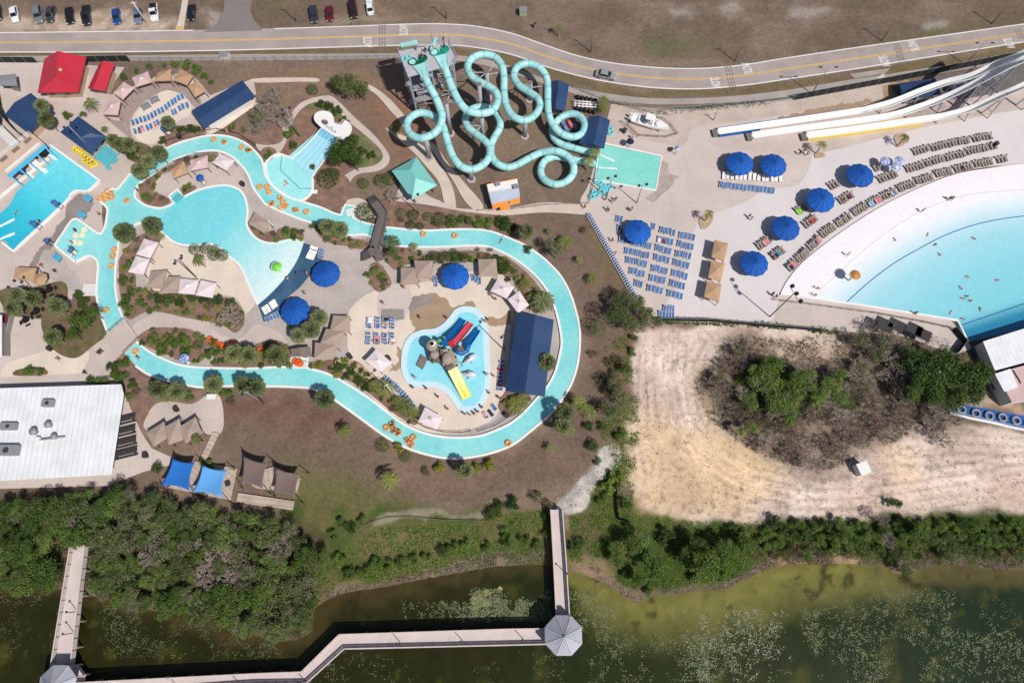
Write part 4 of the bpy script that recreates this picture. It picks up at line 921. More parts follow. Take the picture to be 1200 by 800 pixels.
part(MB().box((G(1164,454).x,G(1164,454).y,.5),(2.2,1.6,1.0),'hvac'),'cabinet',m)
for dx in (-.55,.55): part(MB().disc((G(1164,454).x+dx,G(1164,454).y,1.01),.45,M['black'],14),'fan',m)
# small grey container hut and red awning kiosk at the left edge
t = building('grey_hut', 'small grey flat roofed hut at the left edge above the blue hall', 'hut', [(0,100),(-6,89),(18,86.5),(20,101)], [(-3,94),(19,93)], 2.8, 3.0, 'hvac', 'wall_grey', windows=0)
t = building('maroon_kiosk', 'narrow white roofed kiosk with a maroon counter at the left edge', 'kiosk', [(-14,418),(-12,369),(2,369),(2,418)], [(-5,418),(-5,369)], 3.0, 3.3, 'wall_white', 'wall_grey', windows=0)
c = S(7,393); part(MB().box((c.x,c.y,.6),(1.3,8.2,1.1),pm('maroon counter',(120,44,60),.6,.1)),'counter',t); part(MB().box((c.x+.75,c.y,.65),(.2,8.6,1.3),'wall_grey'),'counter_frame',t)
# kiosk with orange awning
t = thing('snack_kiosk', 'silver roofed snack kiosk with orange awnings on the path', 'kiosk', G(592,228))
z = 2.9; pts = [G(571,217,z),G(606,210.5,z),G(609,230,z),G(576.5,238,z)]
part(MB().prism([(p.x,p.y) for p in pts],0,z-.1,M['wall_white']),'wall',t)
M['kiosk_roof'] = ribmat('silver ribbed metal', (196,206,224), (576,238), (609,230), .5, .14)
part(MB().prism([(p.x,p.y) for p in (G(573,226,z),G(608,219.5,z),G(609.5,230.5,z),G(576,238.5,z))],z-.09,z+.05,M['kiosk_roof']),'roof',t)
part(MB().prism([(p.x,p.y) for p in (G(570.5,217,z),G(606,210,z),G(607.5,219,z),G(572.5,225.5,z))],z-.08,z+.25,M['white']),'roof_deck',t)
for (x,y) in [(583,216),(604,219)]:
    c = G(x,y,z+.3); part(MB().box((c.x,c.y,z+.5),(1.1,.8,.6),'hvac',.3),'rooftop_unit',t)
a = [G(576.5,240,2.5),G(587,237,2.5),G(588,242,2.2),G(578,245,2.2)]; m = MB().add(a+[v-Vector((0,0,.06)) for v in a],[(0,1,2,3),(7,6,5,4),(0,4,5,1),(1,5,6,2),(2,6,7,3),(3,7,4,0)],M['orange_awning']); recalc(part(m,'awning',t))
a = [G(597,235.5,2.5),G(609,232.5,2.5),G(609.5,237,2.2),G(598,240,2.2)]; m = MB().add(a+[v-Vector((0,0,.06)) for v in a],[(0,1,2,3),(7,6,5,4),(0,4,5,1),(1,5,6,2),(2,6,7,3),(3,7,4,0)],M['orange_awning']); recalc(part(m,'awning',t))
a = [G(585,238,2.5),G(595,236,2.5),G(598,244,2.0),G(587,247,2.0)]; m = MB().add(a+[v-Vector((0,0,.06)) for v in a],[(0,1,2,3),(7,6,5,4),(0,4,5,1),(1,5,6,2),(2,6,7,3),(3,7,4,0)],M['orange_awning']); recalc(part(m,'awning',t))
part(MB().box((*((G(571,217,z)+G(606,210.5,z))/2)[:2],z+.3),((G(606,210.5,z)-G(571,217,z)).length,.08,.35),M['orange_awning'],math.atan2(G(606,210.5,z).y-G(571,217,z).y,G(606,210.5,z).x-G(571,217,z).x)),'sign_board',t)

# ================================================================ SHADE CANOPIES
def canopy(co, mat, label, group, ze=2.5, zr=2.95, name='shade_canopy', cap=None, sag=.035):
    E4 = [G(*p, ze) for p in co]; c = sum(E4,Vector())/4; base = Vector((c.x,c.y,gz(*P(c.x,c.y,0))))
    t = thing(name, label, 'canopy', base, 0, group); m = MB(); n = 6; ap = Vector((c.x,c.y,zr))
    for i in range(4):
        a, b = E4[i], E4[(i+1)%4]; rows = []
        for j in range(n+1):
            s = j/n; row = []
            for k in range(n+1):
                p = a.lerp(b, k/n).lerp(ap, s); p.z -= sag*math.sin(PI*s)+.04*math.sin(PI*k/n)*(1-s)**2; q = c-p; q.z = 0
                p += q*(.012*math.sin(PI*k/n)*(1-s)); row.append(p)
            rows.append(row)
        vs = [p for r in rows for p in r]; w = n+1
        m.add(vs, [(j*w+k, j*w+k+1, (j+1)*w+k+1, (j+1)*w+k) for j in range(n) for k in range(n)], mat)
        val = [(a.lerp(b,k/n)+(c-a.lerp(b,k/n))*(.012*math.sin(PI*k/n))) for k in range(n+1)]
        for k, p in enumerate(val): p.z = ze-.04*math.sin(PI*k/n)
        m.add(val+[p-Vector((0,0,.22)) for p in val], [(k,n+1+k,n+2+k,k+1) for k in range(n)], mat)
    recalc(part(m,'canvas',t))
    if cap:
        d = MB(); v4 = [ap.lerp(E4[i], .2)+Vector((0,0,.06)) for i in range(4)]; d.add(v4+[ap+Vector((0,0,.18))], [(0,1,4),(1,2,4),(2,3,4),(3,0,4)], cap); recalc(part(d,'vent_cap',t))
    for p in E4:
        q = c-p; q.z = 0; b = p+q.normalized()*.25; part(MB().bar((b.x,b.y,0),(b.x,b.y,ze-.05),.07,'wood_grey',8),'post',t)
    return t
PK, PL, TN, TP = 'canopy_pink','canopy_pale','canopy_tan','canopy_taupe'
gA = 'canopies round the sun terrace'
canopy([(127.5,116.7),(141.3,117.7),(137.7,135),(120.5,133.8)],PK,'pink canopy at the lower left end of the arc round the sun terrace',gA,cap=PL)
canopy([(144.8,96),(156.8,103),(143.3,116.7),(132.8,108.8)],PK,'pink canopy set cornerwise, second from the lower end of the terrace arc',gA,cap=PL)
canopy([(173,83.5),(178,96),(159,101.7),(154.5,90.8)],PK,'pink canopy next to the first tan canopy on the terrace arc',gA,cap=PL)
canopy([(200.5,80.7),(200,94.5),(180,95),(185.5,84.8)],TN,'tan canopy beside the pink ones on the terrace arc',gA)
canopy([(226,88.5),(219,100),(203,94),(211,81)],TN,'middle of the three tan canopies on the terrace arc',gA)
canopy([(231,94.5),(241,106.5),(228,113.7),(220,101)],TN,'tan canopy nearest the long blue shelter on the terrace arc',gA)
gB = 'canopies on the river island'
canopy([(215,189),(221,202),(203,209),(200,199)],TN,'tan canopy leftmost of three on the strip between river and lagoon',gB)
canopy([(222.7,187.7),(243,182),(244,196),(223.5,200)],PK,'pink canopy in the middle of the strip between river and lagoon',gB,cap=PL)
canopy([(257,180),(275,188),(264.7,200),(249,190.7)],PL,'pale canopy turned cornerwise, rightmost between river and lagoon',gB)
gC = 'canopies round the sand court'
canopy([(168.7,279.5),(185.7,284),(175.5,302.7),(159.3,298)],PL,'pale canopy just below the twin palms at the sand court',gC)
canopy([(159.3,299.7),(175,303.5),(167.7,322),(150,318.5)],PL,'lower of the two slanted pale canopies on the left of the sand court',gC)
canopy([(176,317.7),(195.7,316),(190,338),(172,337)],TP,'taupe canopy in the lower left corner of the sand court',gC)
canopy([(196.5,323.7),(210.7,323.7),(207.7,343),(186,344)],TP,'taupe canopy touching a pale one below the sand court',gC,ze=2.6)
canopy([(210.9,326),(232.5,327.8),(228,345),(208.4,343.3)],PL,'pale canopy right of the taupe pair below the sand court',gC,cap='white')
canopy([(235.5,328),(254,331.7),(248.7,349),(228.9,345.5)],PL,'rightmost pale canopy below the sand court beside the bare bush',gC,ze=2.6)
gD = 'canopies of the central plaza'
canopy([(469.7,313.4),(488,313.4),(491,332.5),(469.4,332.5)],TP,'taupe square roof, lower of a joined pair above the wet paving',gD)
canopy([(485,305.3),(507,305.3),(507,325.4),(488.8,325.4)],TP,'taupe square roof, upper of a joined pair left of the round umbrella',gD,ze=2.7,zr=3.3)
canopy([(560.3,303.5),(581.6,303),(583.3,322.9),(561.5,323.7)],TP,'taupe square roof alone right of the umbrella by the river',gD)
canopy([(583.3,326.2),(602.8,336.2),(593.8,349.8),(574.7,340.8)],PL,'pale canopy turned askew below the lone taupe roof',gD,cap=PK)
canopy([(608.8,340.8),(620,357.2),(607.2,367),(594.8,350.5)],PL,'pale diamond canopy touching the top of the navy hall',gD,cap=PK)
canopy([(390.6,369.4),(410,370),(410,389),(386,389)],TP,'taupe roof at the top of the staggered row of three by the palms',gD,ze=2.5)
canopy([(382,385),(404,388),(396,408),(375,402)],TP,'taupe roof in the middle of the staggered row of three',gD,ze=2.6,zr=3.2)
canopy([(369,401),(394,404),(391,421),(368,421)],TP,'taupe roof at the bottom of the staggered row of three near the river',gD,ze=2.7,zr=3.3)
canopy([(440.6,408.8),(460,425),(446,435.6),(427.5,422.5)],PL,'pale diamond canopy left of the splash pool with a white top',gD,cap='white')
canopy([(498,476.5),(519,488.5),(511.5,503.5),(490.5,493)],PL,'pale canopy below the splash pool beside the river bend',gD,cap=PK)
canopy([(299,248),(318,262),(309,273),(291,262)],TP,'taupe canopy between the lagoon and the upper river beside a white daybed',gB)
gE = 'tan canopies on the east plaza'
canopy([(837.5,281),(853.7,285),(848.7,306),(833.7,301)],TN,'top one of three tan canopies in a column on the east plaza',gE)
canopy([(833.7,305),(849.5,308),(844.5,330),(830,325)],TN,'middle one of three tan canopies in a column on the east plaza',gE)
canopy([(828.7,329),(845.7,332.5),(842.5,354),(825,347.5)],TN,'bottom one of three tan canopies in a column on the east plaza',gE)
canopy([(17.5,312.5),(42.5,313.7),(39,330),(16,325)],TN,'tan canopy alone beside a cream umbrella at the left edge',None)
gF = 'brown canopies beside the white hall'
canopy([(171,507),(192,493.5),(196,513),(180,523)],TP,'left one of three brown zigzag canopies beside the white hall',gF)
canopy([(193.5,499.5),(210,490),(215,515),(197.6,521)],TP,'middle one of three brown zigzag canopies beside the white hall',gF,ze=2.7,zr=3.2)
canopy([(211,499),(229,488),(237,507.5),(217,519.5)],TP,'right one of three brown zigzag canopies beside the white hall',gF)
building('rental_hut', 'grey gabled hut at the river landing with orange tubes', 'hut', [(342.5,417),(339.5,409),(363,406),(364.5,417.5)], [(352,417.5),(351,407)], 2.6, 3.2, 'wood_grey', 'wall_white', windows=0)

# ================================================================ ROUND UMBRELLAS
def make_umbrella(R=2.95):
    t = thing('round_umbrella','x','umbrella'); m = MB(); n = 12; ze, zr = 2.55, 3.75; vs = []; rings = 5
    for j in range(rings+1):
        s = j/rings; r = R*s; z = zr-(zr-ze)*(s**1.25)
        for i in range(n*4):
            a = 2*PI*i/(n*4); f = 1-(.045*abs(math.sin(a*n/2)))*s; dz = -.06*abs(math.sin(a*n/2))*s if j else 0
            vs.append((r*f*math.cos(a), r*f*math.sin(a), z+dz*.6))
    N = n*4
    for j in range(rings):
        for i in range(N):
            pass
    fs = [(j*N+i, (j+1)*N+i, (j+1)*N+(i+1)%N, j*N+(i+1)%N) for j in range(rings) for i in range(N)]
    m.add(vs, fs, 'umbrella')
    lo = [(v[0],v[1],v[2]-.24) for v in vs[-N:]]; m.add(vs[-N:]+lo, [(i,N+i,N+(i+1)%N,(i+1)%N) for i in range(N)], 'umbrella')
    for k in range(n):
        a = 2*PI*k/n
        pts = [(R*(s/5)*math.cos(a), R*(s/5)*math.sin(a), zr-(zr-ze)*((s/5)**1.25)+.025) for s in range(6)]
        m.tube(pts, .035, 'umbrella_seam', 4)
    recalc(m.build('canvas', t))
    MB().bar((0,0,0),(0,0,zr-.05),.08,'grey_steel',8).build('pole', t)
    b = MB(); b.disc((0,0,0),.55,M['concrete_grey'],16,z1=.14); b.build('base', t)
    tp = MB(); tp.ball((0,0,zr+.06),.13,M['umbrella'],8,6); tp.build('finial', t)
    MB().torus((0,0,zr-.13),.5,.035,M['umbrella_seam'],18,5).build('vent_ring', t)
    return t
UMB = Once(make_umbrella)
for (x,y,r,lab) in [(868,190,16,'left of the two blue umbrellas above the long white lounger row'),(907.5,192,15.6,'right of the two blue umbrellas above the long white lounger row'),(1009.5,204,16,'blue umbrella beside three small blue dappled parasols near the wave pool'),(963,233,16.5,'blue umbrella second from the top in the diagonal line by the wave pool'),(922,266,16.5,'blue umbrella third from the top in the diagonal line by the wave pool'),(885,307.5,16.5,'lowest blue umbrella of the diagonal line, nearest the tan canopies'),(748,270,16,'blue umbrella at the corner of the blue lounger field'),(533,322.5,17,'blue umbrella between taupe roofs above the splash pool'),(381,319.5,17,'blue umbrella at the upper end of the dark pool mat'),(345,363.5,17.5,'blue umbrella at the lower end of the dark pool mat')]:
    z = 3.1; a = G(x,y,z); b = G(x+1,y,z); R_ = r*(b.x-a.x); o = UMB.put((a.x,a.y,gz(x,y)), random.uniform(0,1), lab, 'umbrella', 'big blue umbrellas', R_/2.95)
def small_umb(x, y, r, mat, lab, cat='umbrella', name='parasol', table=True, grp=None):
    a = G(x,y,2.2); t = thing(name, lab, cat, (a.x,a.y,gz(x,y)), 0, grp); R = r*(G(x+1,y).x-G(x,y).x); n = 8; m = MB()
    vs = [(0,0,2.7)]+[(R*(1 if i%2==0 else .93)*math.cos(2*PI*i/(2*n)),R*(1 if i%2==0 else .93)*math.sin(2*PI*i/(2*n)),2.15) for i in range(2*n)]
    m.add(vs,[(0,1+i,1+(i+1)%(2*n)) for i in range(2*n)],mat); m.build('canvas',t); MB().bar((0,0,0),(0,0,2.65),.04,'grey_steel',6).build('pole',t); MB().disc((0,0,0),.4,M['concrete_grey'],12,z1=.12).build('base',t)
    return t
M['dapple'] = pm('blue white print canvas', (96,130,196), .8, .2, 3, 6, hue=((214,218,232),2.4))
small_umb(1037,189,6,'dapple','small blue dappled parasol, upper left of three','parasol',grp='small dappled parasols'); small_umb(1054,188.5,6,'dapple','small blue dappled parasol, upper right of three','parasol',grp='small dappled parasols'); small_umb(1049.5,196,6,'dapple','small blue dappled parasol, lowest of three','parasol',grp='small dappled parasols')
small_umb(47,327,8.5,'canopy_tan','cream octagonal parasol beside the tan canopy at left','parasol')
small_umb(234.5,208.5,4.6,'umbrella','small dark blue parasol on the strip between river and lagoon','parasol')
small_umb(216,420,6,'dapple','pale blue round parasol over a lifeguard chair by the lower river','parasol')
small_umb(738.5,166,4.5,'cl_navy','dark blue parasol above the green slide pool','parasol')
small_umb(794,174,3.6,'dapple','grey blue parasol right of the green slide pool','parasol')
for (x,y,l) in [(60,341,'dark picnic table set in the shade below the cream parasol'),(45,366,'dark table with white chairs at the lower left palms'),(32.5,376,'dark blue black picnic table by the lower left palms')]:
    t = thing('picnic_table', l, 'table', S(x,y)); m = MB(); m.disc((0,0,.7),.75,M['black'],10,z1=.76); m.build('table_top',t); MB().bar((0,0,0),(0,0,.7),.1,'black').build('pedestal',t)
    for k in range(4):
        a = k*PI/2+.5; MB().box((1.15*math.cos(a),1.15*math.sin(a),.43),(.4,.9,.06),M['black'],a).build('bench',t)
# ================================================================ SHADE SAILS AND SUN DECKS
def sail(co, hs, mat, label, grp):
    ps = [G(*p, h) for p, h in zip(co, hs)]; c = sum(ps,Vector())/4; t = thing('shade_sail', label, 'shade sail', (c.x,c.y,0), 0, grp); m = MB(); n = 10
    vs = []
    for j in range(n+1):
        for i in range(n+1):
            u, v = i/n, j/n; eu, ev = 4*u*(1-u), 4*v*(1-v)
            p = ps[0].lerp(ps[1],u).lerp(ps[3].lerp(ps[2],u),v)
            q = (ps[0].lerp(ps[3],.5) if 0 else c)-p; 
            p = p+(c-p)*(.16*(eu*(1-ev)+ev*(1-eu))); p.z -= .25*eu*ev; vs.append(p)
    w = n+1; m.add(vs,[(j*w+i,j*w+i+1,(j+1)*w+i+1,(j+1)*w+i) for j in range(n) for i in range(n)],mat,True); o = recalc(part(m,'canvas',t))
    so = o.modifiers.new('th','SOLIDIFY'); so.thickness = .03
    for p in ps:
        d = p-c; d.z = 0; b = p+d.normalized()*.7; part(MB().bar((b.x,b.y,0),(p.x+d.normalized().x*.3,p.y+d.normalized().y*.3,p.z+.15),.08,'dark_steel',8),'post',t)
    return t
def boards(co, z, label, name='timber_deck', rot=None):
    ps = [G(*p, z) for p in co]; c = sum(ps,Vector())/len(ps); t = thing(name, label, 'deck', (c.x,c.y,0)); a = math.atan2(ps[1].y-ps[0].y, ps[1].x-ps[0].x) if rot is None else rot
    mt = pm('deck planks', (190,172,158), .85, .22, .5, 5, lines=[(a,.9,.1,.45),(a+PI/2,2.6,.03,.3)])
    part(MB().prism([(p.x,p.y) for p in ps], z-.15, z, mt),'planking',t)
    part(MB().prism([(c.x+(p.x-c.x)*.93,c.y+(p.y-c.y)*.93) for p in ps], .01, z-.17, M['wood_grey']),'frame',t); return t
boards([(197,571),(229,540),(278,548.5),(270,586)],.5,'timber deck under the two blue shade sails')
boards([(283,557),(322,546),(352,560),(348,577),(300,572)],.5,'timber deck under the two brown shade sails')
boards([(276.5,588),(279,577),(345,587),(343,597.5)],.5,'narrow timber deck below the brown sails beside the trees')
boards([(234,538.5),(249,506),(257,507.5),(241,540)],.35,'sloping timber ramp between brown canopies and the blue sails', 'timber_ramp')
sail([(202,537),(228,541),(222,574.5),(188,568.5)],(3.6,3.2,3.6,3.1),'sail_blue','deep blue shade sail on the left of the timber deck','shade sails over timber decks')
sail([(237,545),(266,550),(260,583),(225,576)],(3.6,3.1,3.6,3.1),'sail_sky','lighter sky blue shade sail next to the deep blue one','shade sails over timber decks')
sail([(285,534),(314,542),(308,572),(281,567)],(3.7,3.2,3.6,3.2),'sail_brown','dark brown shade sail next to the blue sails','shade sails over timber decks')
sail([(322,548),(353,554),(346,583),(320,577)],(3.7,3.2,3.6,3.2),'sail_brown','dark brown shade sail furthest right by the lawn','shade sails over timber decks')
# picnic tables in a row beside the white hall
for i, (x,y) in enumerate([(147,492),(147,505.5),(148,518.5),(149,531)]):
    t = thing('picnic_bench_table','dark picnic bench '+['nearest the top','second from the top','third from the top','at the bottom'][i]+' of the four by the white hall','picnic table',S(x,y),GA(x,y,-14),'dark picnic benches by the white hall')
    MB().box((0,0,.74),(4.4,.8,.06),M['dark_steel']).build('table_top',t)
    for s in (-1,1): MB().box((0,s*.75,.45),(4.4,.3,.05),M['dark_steel']).build('bench',t)
    for s in (-1,1): MB().box((s*1.7,0,.36),(.1,1.5,.7),M['dark_steel']).build('leg',t)
# ================================================================ BODY SLIDES AND TOWER
SA = [(495.5,84.5,12.6),(503,101,12.2),(510.5,114.5,11.6),(517,131,10.9),(518,138,10.6),(515.7,147.5,10.2),(507.5,157,9.8),(494,162,9.4),(482,158,9.1),(476.7,148,8.8),(480.5,138.5,8.5),(491,132.5,8.2),(503,134,8.0),(512,139,7.8),(518.5,147,7.6),(521.5,156,7.4),(525.5,170,7.1),(531.5,185,6.8),(540.5,195,6.5),(552.5,198.5,6.3),(564.5,194,6.0),(572.5,185,5.8),(574,174.5,5.6),(569,166,5.4),(558.5,157.5,5.2),(548.5,149,5.0),(545.5,140,4.8),(549,131,4.6),(559,126,4.4),(571,126.5,4.2),(580.5,132,4.0),(585.5,141.5,3.8),(585.5,150.5,3.6),(580,160,3.4),(575.5,170,3.2),(576,182,3.0),(581.5,191,2.8),(593,196,2.6),(605,193.5,2.45),(620,185.5,2.3),(635,178.5,2.2),(650,177,3.2),(663.5,182,3.0),(671.7,192.5,2.7),(671,204.5,2.4),(662,213.5,2.1),(650,216,1.9),(638,210.5,1.7),(633.5,200,1.5),(638,189,1.3),(648.5,184,1.15),(658,184.5,1.05),(668,186.5,1.0),(681,189,.95),(699,192.5,.9)]
SB = [(519.5,74,12.6),(525.5,92,12.2),(531.5,107,11.8),(539,120.5,11.4),(548,129.5,11.1),(563,133,10.8),(576.5,129.5,10.5),(583,119,10.3),(581,108.5,10.1),(572,101,9.9),(560,95,9.7),(551,87.5,9.5),(548,77,9.3),(554,68,9.1),(566,64,8.9),(579.5,67,8.7),(588,77,8.5),(590.5,90.5,8.2),(590.5,107,7.9),(593,123,7.6),(600.5,135.5,7.3),(613,141,7.1),(624.5,137,6.9),(632,126.5,6.7),(630.5,116,6.5),(620,108,6.3),(608,100,6.1),(602,89,5.9),(606.5,78.5,5.7),(618.5,74.5,5.5),(630.5,78.5,5.3),(639.5,89,5.1),(641.7,102.5,4.8),(641.7,117.5,4.5),(643,134,4.2),(648.5,147.5,4.0),(658,156.5,3.8),(671,160.5,3.6),(681.5,156.5,3.4),(685,146.5,3.2),(680,137,3.0),(669.5,133.5,2.8),(657,138,2.4),(649,147,2.0),(647.5,156,1.6),(651,164,1.35),(660,170,1.2),(672.5,173.5,1.1),(687,177.5,1.0),(699,180,.9)]
def flume(path, label, r=.8):
    P3 = [tuple(G(a,b,c+.0)) for a,b,c in path]; sm = smooth3(P3, 7)
    t = thing('body_slide', label, 'water slide', (sm[0][0],sm[0][1],0)); m = MB(); m.tube(sm, r, 'slide', 12, joint='slide_joint', every=7); part(m,'tube',t)
    return t, sm
ta, pa = flume(SA, 'turquoise enclosed body slide starting from the left of the tower with a loop at left')
tb, pb = flume(SB, 'turquoise body slide snaking along the road side, looping by the blue pool house')
# flared entries belong to each slide
def flare(t, a, b, mat_funnel):
    a = Vector(a); b = Vector(b); a.z += .55; d = (a-b); d.z = 0; d.normalize(); s = Vector((-d.y,d.x,0)); m = MB()
    q = [a+d*1.7+s*1.35,a+d*1.7-s*1.35,a+d*.4-s*1.0,a-d*1.5-s*.8,a-d*1.5+s*.8,a+d*.4+s*1.0]; m.prism([(v.x,v.y) for v in q],12.7,13.16,M['slide']); m.bar(q[4]+Vector((0,0,.12)),q[0]+Vector((0,0,.12)),.12,'slide'); m.bar(q[3]+Vector((0,0,.12)),q[1]+Vector((0,0,.12)),.12,'slide'); part(m,'flared_entry',t)
    f = MB(); c = a+d*2.3; c.z = 13.12; n = 16
    for sgn in (-1,1):
        cc = c+s*(sgn*1.15)+d*.55; f.torus(cc,.85,.16,M[mat_funnel],18,6); f.disc(cc,.8,M['slide' if sgn > 0 else mat_funnel],16)
    pts = [c-s*.95-d*1.6, c+s*.95-d*1.6, c+s*1.9+d*.4, c-s*1.9+d*.4]; f.prism([(p.x,p.y) for p in pts],13.02,13.1,M[mat_funnel]); part(f,'start_tub',t)
flare(ta, pa[0], pa[6], 'dark_green_tub'); flare(tb, pb[0], pb[6], 'green_tub')
# tower
Zt = 13.0; TC = [G(478,90.5,Zt),G(466,60,Zt),G(526,49.5,Zt),G(536,68,Zt),G(533,75,Zt)]
tc = sum(TC,Vector())/5; tw = thing('slide_tower','tall grey steel slide tower with a flat deck beside the road','tower',(tc.x,tc.y,0))
part(MB().prism([(p.x,p.y) for p in TC],Zt-.25,Zt,M['steel'],pm('tower deck plate',(184,182,190),.7,.15,1,5)),'deck',tw)
q4 = [TC[0],TC[1],TC[2],TC[4]]
for p in q4+[q4[0].lerp(q4[3],.5),q4[1].lerp(q4[2],.5)]:
    d = tc-p; b = p+d*.06; part(MB().box((b.x,b.y,(Zt-.25)/2),(.32,.32,Zt-.25),'grey_steel',.2),'leg',tw)
for zz in (4.2,8.4):
    m = MB()
    for i in range(4):
        a, b = q4[i]+(tc-q4[i])*.06, q4[(i+1)%4]+(tc-q4[(i+1)%4])*.06; m.bar((a.x,a.y,zz),(b.x,b.y,zz),.1,'grey_steel',6); m.bar((a.x,a.y,zz-4),(b.x,b.y,zz),.07,'grey_steel',6)
    part(m,'brace',tw)
def rail(t, pts, z, h=1.1, mat='steel', closed=False, step=2.0, name='railing', mid=2):
    m = MB(); N = len(pts)
    for i in range(N if closed else N-1):
        a, b = Vector((pts[i][0],pts[i][1],0)), Vector((pts[(i+1)%N][0],pts[(i+1)%N][1],0)); L = (b-a).length; k = max(1,int(L/step))
        for j in range(k+1): p = a.lerp(b,j/k); m.bar((p.x,p.y,z),(p.x,p.y,z+h),.04,mat,5)
        for q in range(mid+1): zz = z+h*(q+1)/(mid+1); m.bar((a.x,a.y,zz),(b.x,b.y,zz),.035,mat,5)
    return part(m,name,t)
rail(tw,[q4[0],q4[1],TC[2],TC[3],TC[4]],Zt)
# landings and stair behind/below
for k,(zz,dx) in enumerate([(3.2,0),(6.4,1),(9.6,0)]):
    a = tc+Vector((-3.5+dx,1.5,0)); part(MB().box((a.x,a.y,zz),(5.5,3.2,.18),'steel',.2),'landing',tw)
    m = MB()
    for s in range(12): m.box((a.x-3+s*.5+dx,a.y-2.6,zz-3+s*.26),(.5,1.5,.08),'grey_steel',.2)
    part(m,'stair_flight',tw)
for (x,y) in [(482,54),(500,52),(515,50),(508,47)]:
    pass
for (x,y) in [(478,68),(473,71)]:
    c = G(x,y,Zt); o = MB().torus((0,0,.2),.52,.2,M['tube_cyan'],16,6).build('swim_tube',None,(c.x,c.y,Zt)); tag(o,'cyan swim tube lying on the slide tower deck, '+('upper' if y < 70 else 'lower')+' of two','swim tube','tubes on the slide tower')
t = thing('tube_conveyor','turquoise framed conveyor and gate at the back of the tower deck','conveyor',G(481,57,Zt)); 
c = G(481,58,Zt); part(MB().box((c.x,c.y,Zt+1.6),(3.6,.9,.35),'slide',.25),'hood',t); part(MB().box((c.x-1.3,c.y,Zt+.7),(.15,.8,1.5),'steel'),'post',t); part(MB().box((c.x+1.3,c.y,Zt+.7),(.15,.8,1.5),'steel'),'post',t)
t = thing('queue_gate','turquoise queue gate standing at the back right of the tower deck','gate',G(509,57,Zt)); c = G(509,56,Zt)
part(MB().box((c.x,c.y,Zt+.9),(.5,3.2,.9),'slide',-.35),'panel',t); part(MB().bar((c.x-.4,c.y+1.2,Zt),(c.x-.4,c.y+1.2,Zt+2.6),.07,'steel'),'mast',t)
# columns with arms
def column(bx, by, tx, ty, z, arms, path, label):
    b = G(bx,by); t = thing('slide_column', label, 'column', (b.x,b.y,0), 0, 'grey columns carrying the body slides')
    part(MB().bar((b.x,b.y,0),(b.x,b.y,z),.5,'grey_steel',12,.42),'shaft',t); f = MB(); f.disc((b.x,b.y,0),.95,M['concrete_grey'],16,z1=.25); part(f,'footing',t); part(MB().disc((b.x,b.y,z),.52,M['wood_grey'],12,z1=z+.08),'cap',t)
    near = sorted(((Vector(p)-Vector((b.x,b.y,z))).length, i) for i, p in enumerate(path)); used = []
    for d, i in near:
        if d > 9: break
        v = Vector(path[i])-Vector((b.x,b.y,0)); an = math.atan2(v.y,v.x)
        if any(abs((an-u+PI)%(2*PI)-PI) < .75 for u in used) or len(used) >= arms: continue
        used.append(an); q = Vector(path[i]); part(MB().bar((b.x,b.y,min(z-.3,q.z-.6)),(q.x,q.y,q.z-.55),.12,'grey_steel',6),'arm',t)
cols = [(503,185,497,150,9.0,3,pa,'grey column in the middle of the left slide loop'),(566,161,563,127,8.8,4,pa,'grey column inside the narrow keyhole loop of the slides'),(552.5,210.5,550,184,6.2,3,pa,'grey column under the lowest left bend beside the path'),(615,160,614,141,7.0,3,pb,'grey column under the bend behind the keyhole loop'),(621,117.5,621,95,6.0,4,pb,'grey column inside the right bend near the pump house'),(572,115,569,80,8.8,4,pb,'grey column inside the tallest roadside bend'),(564,135,563,118,10.4,2,pb,'grey column under the bend closest to the tower'),(528,157,522,100,11,2,pb,'tall grey column beside the left straight of the slides')]
for c in cols: column(*c)
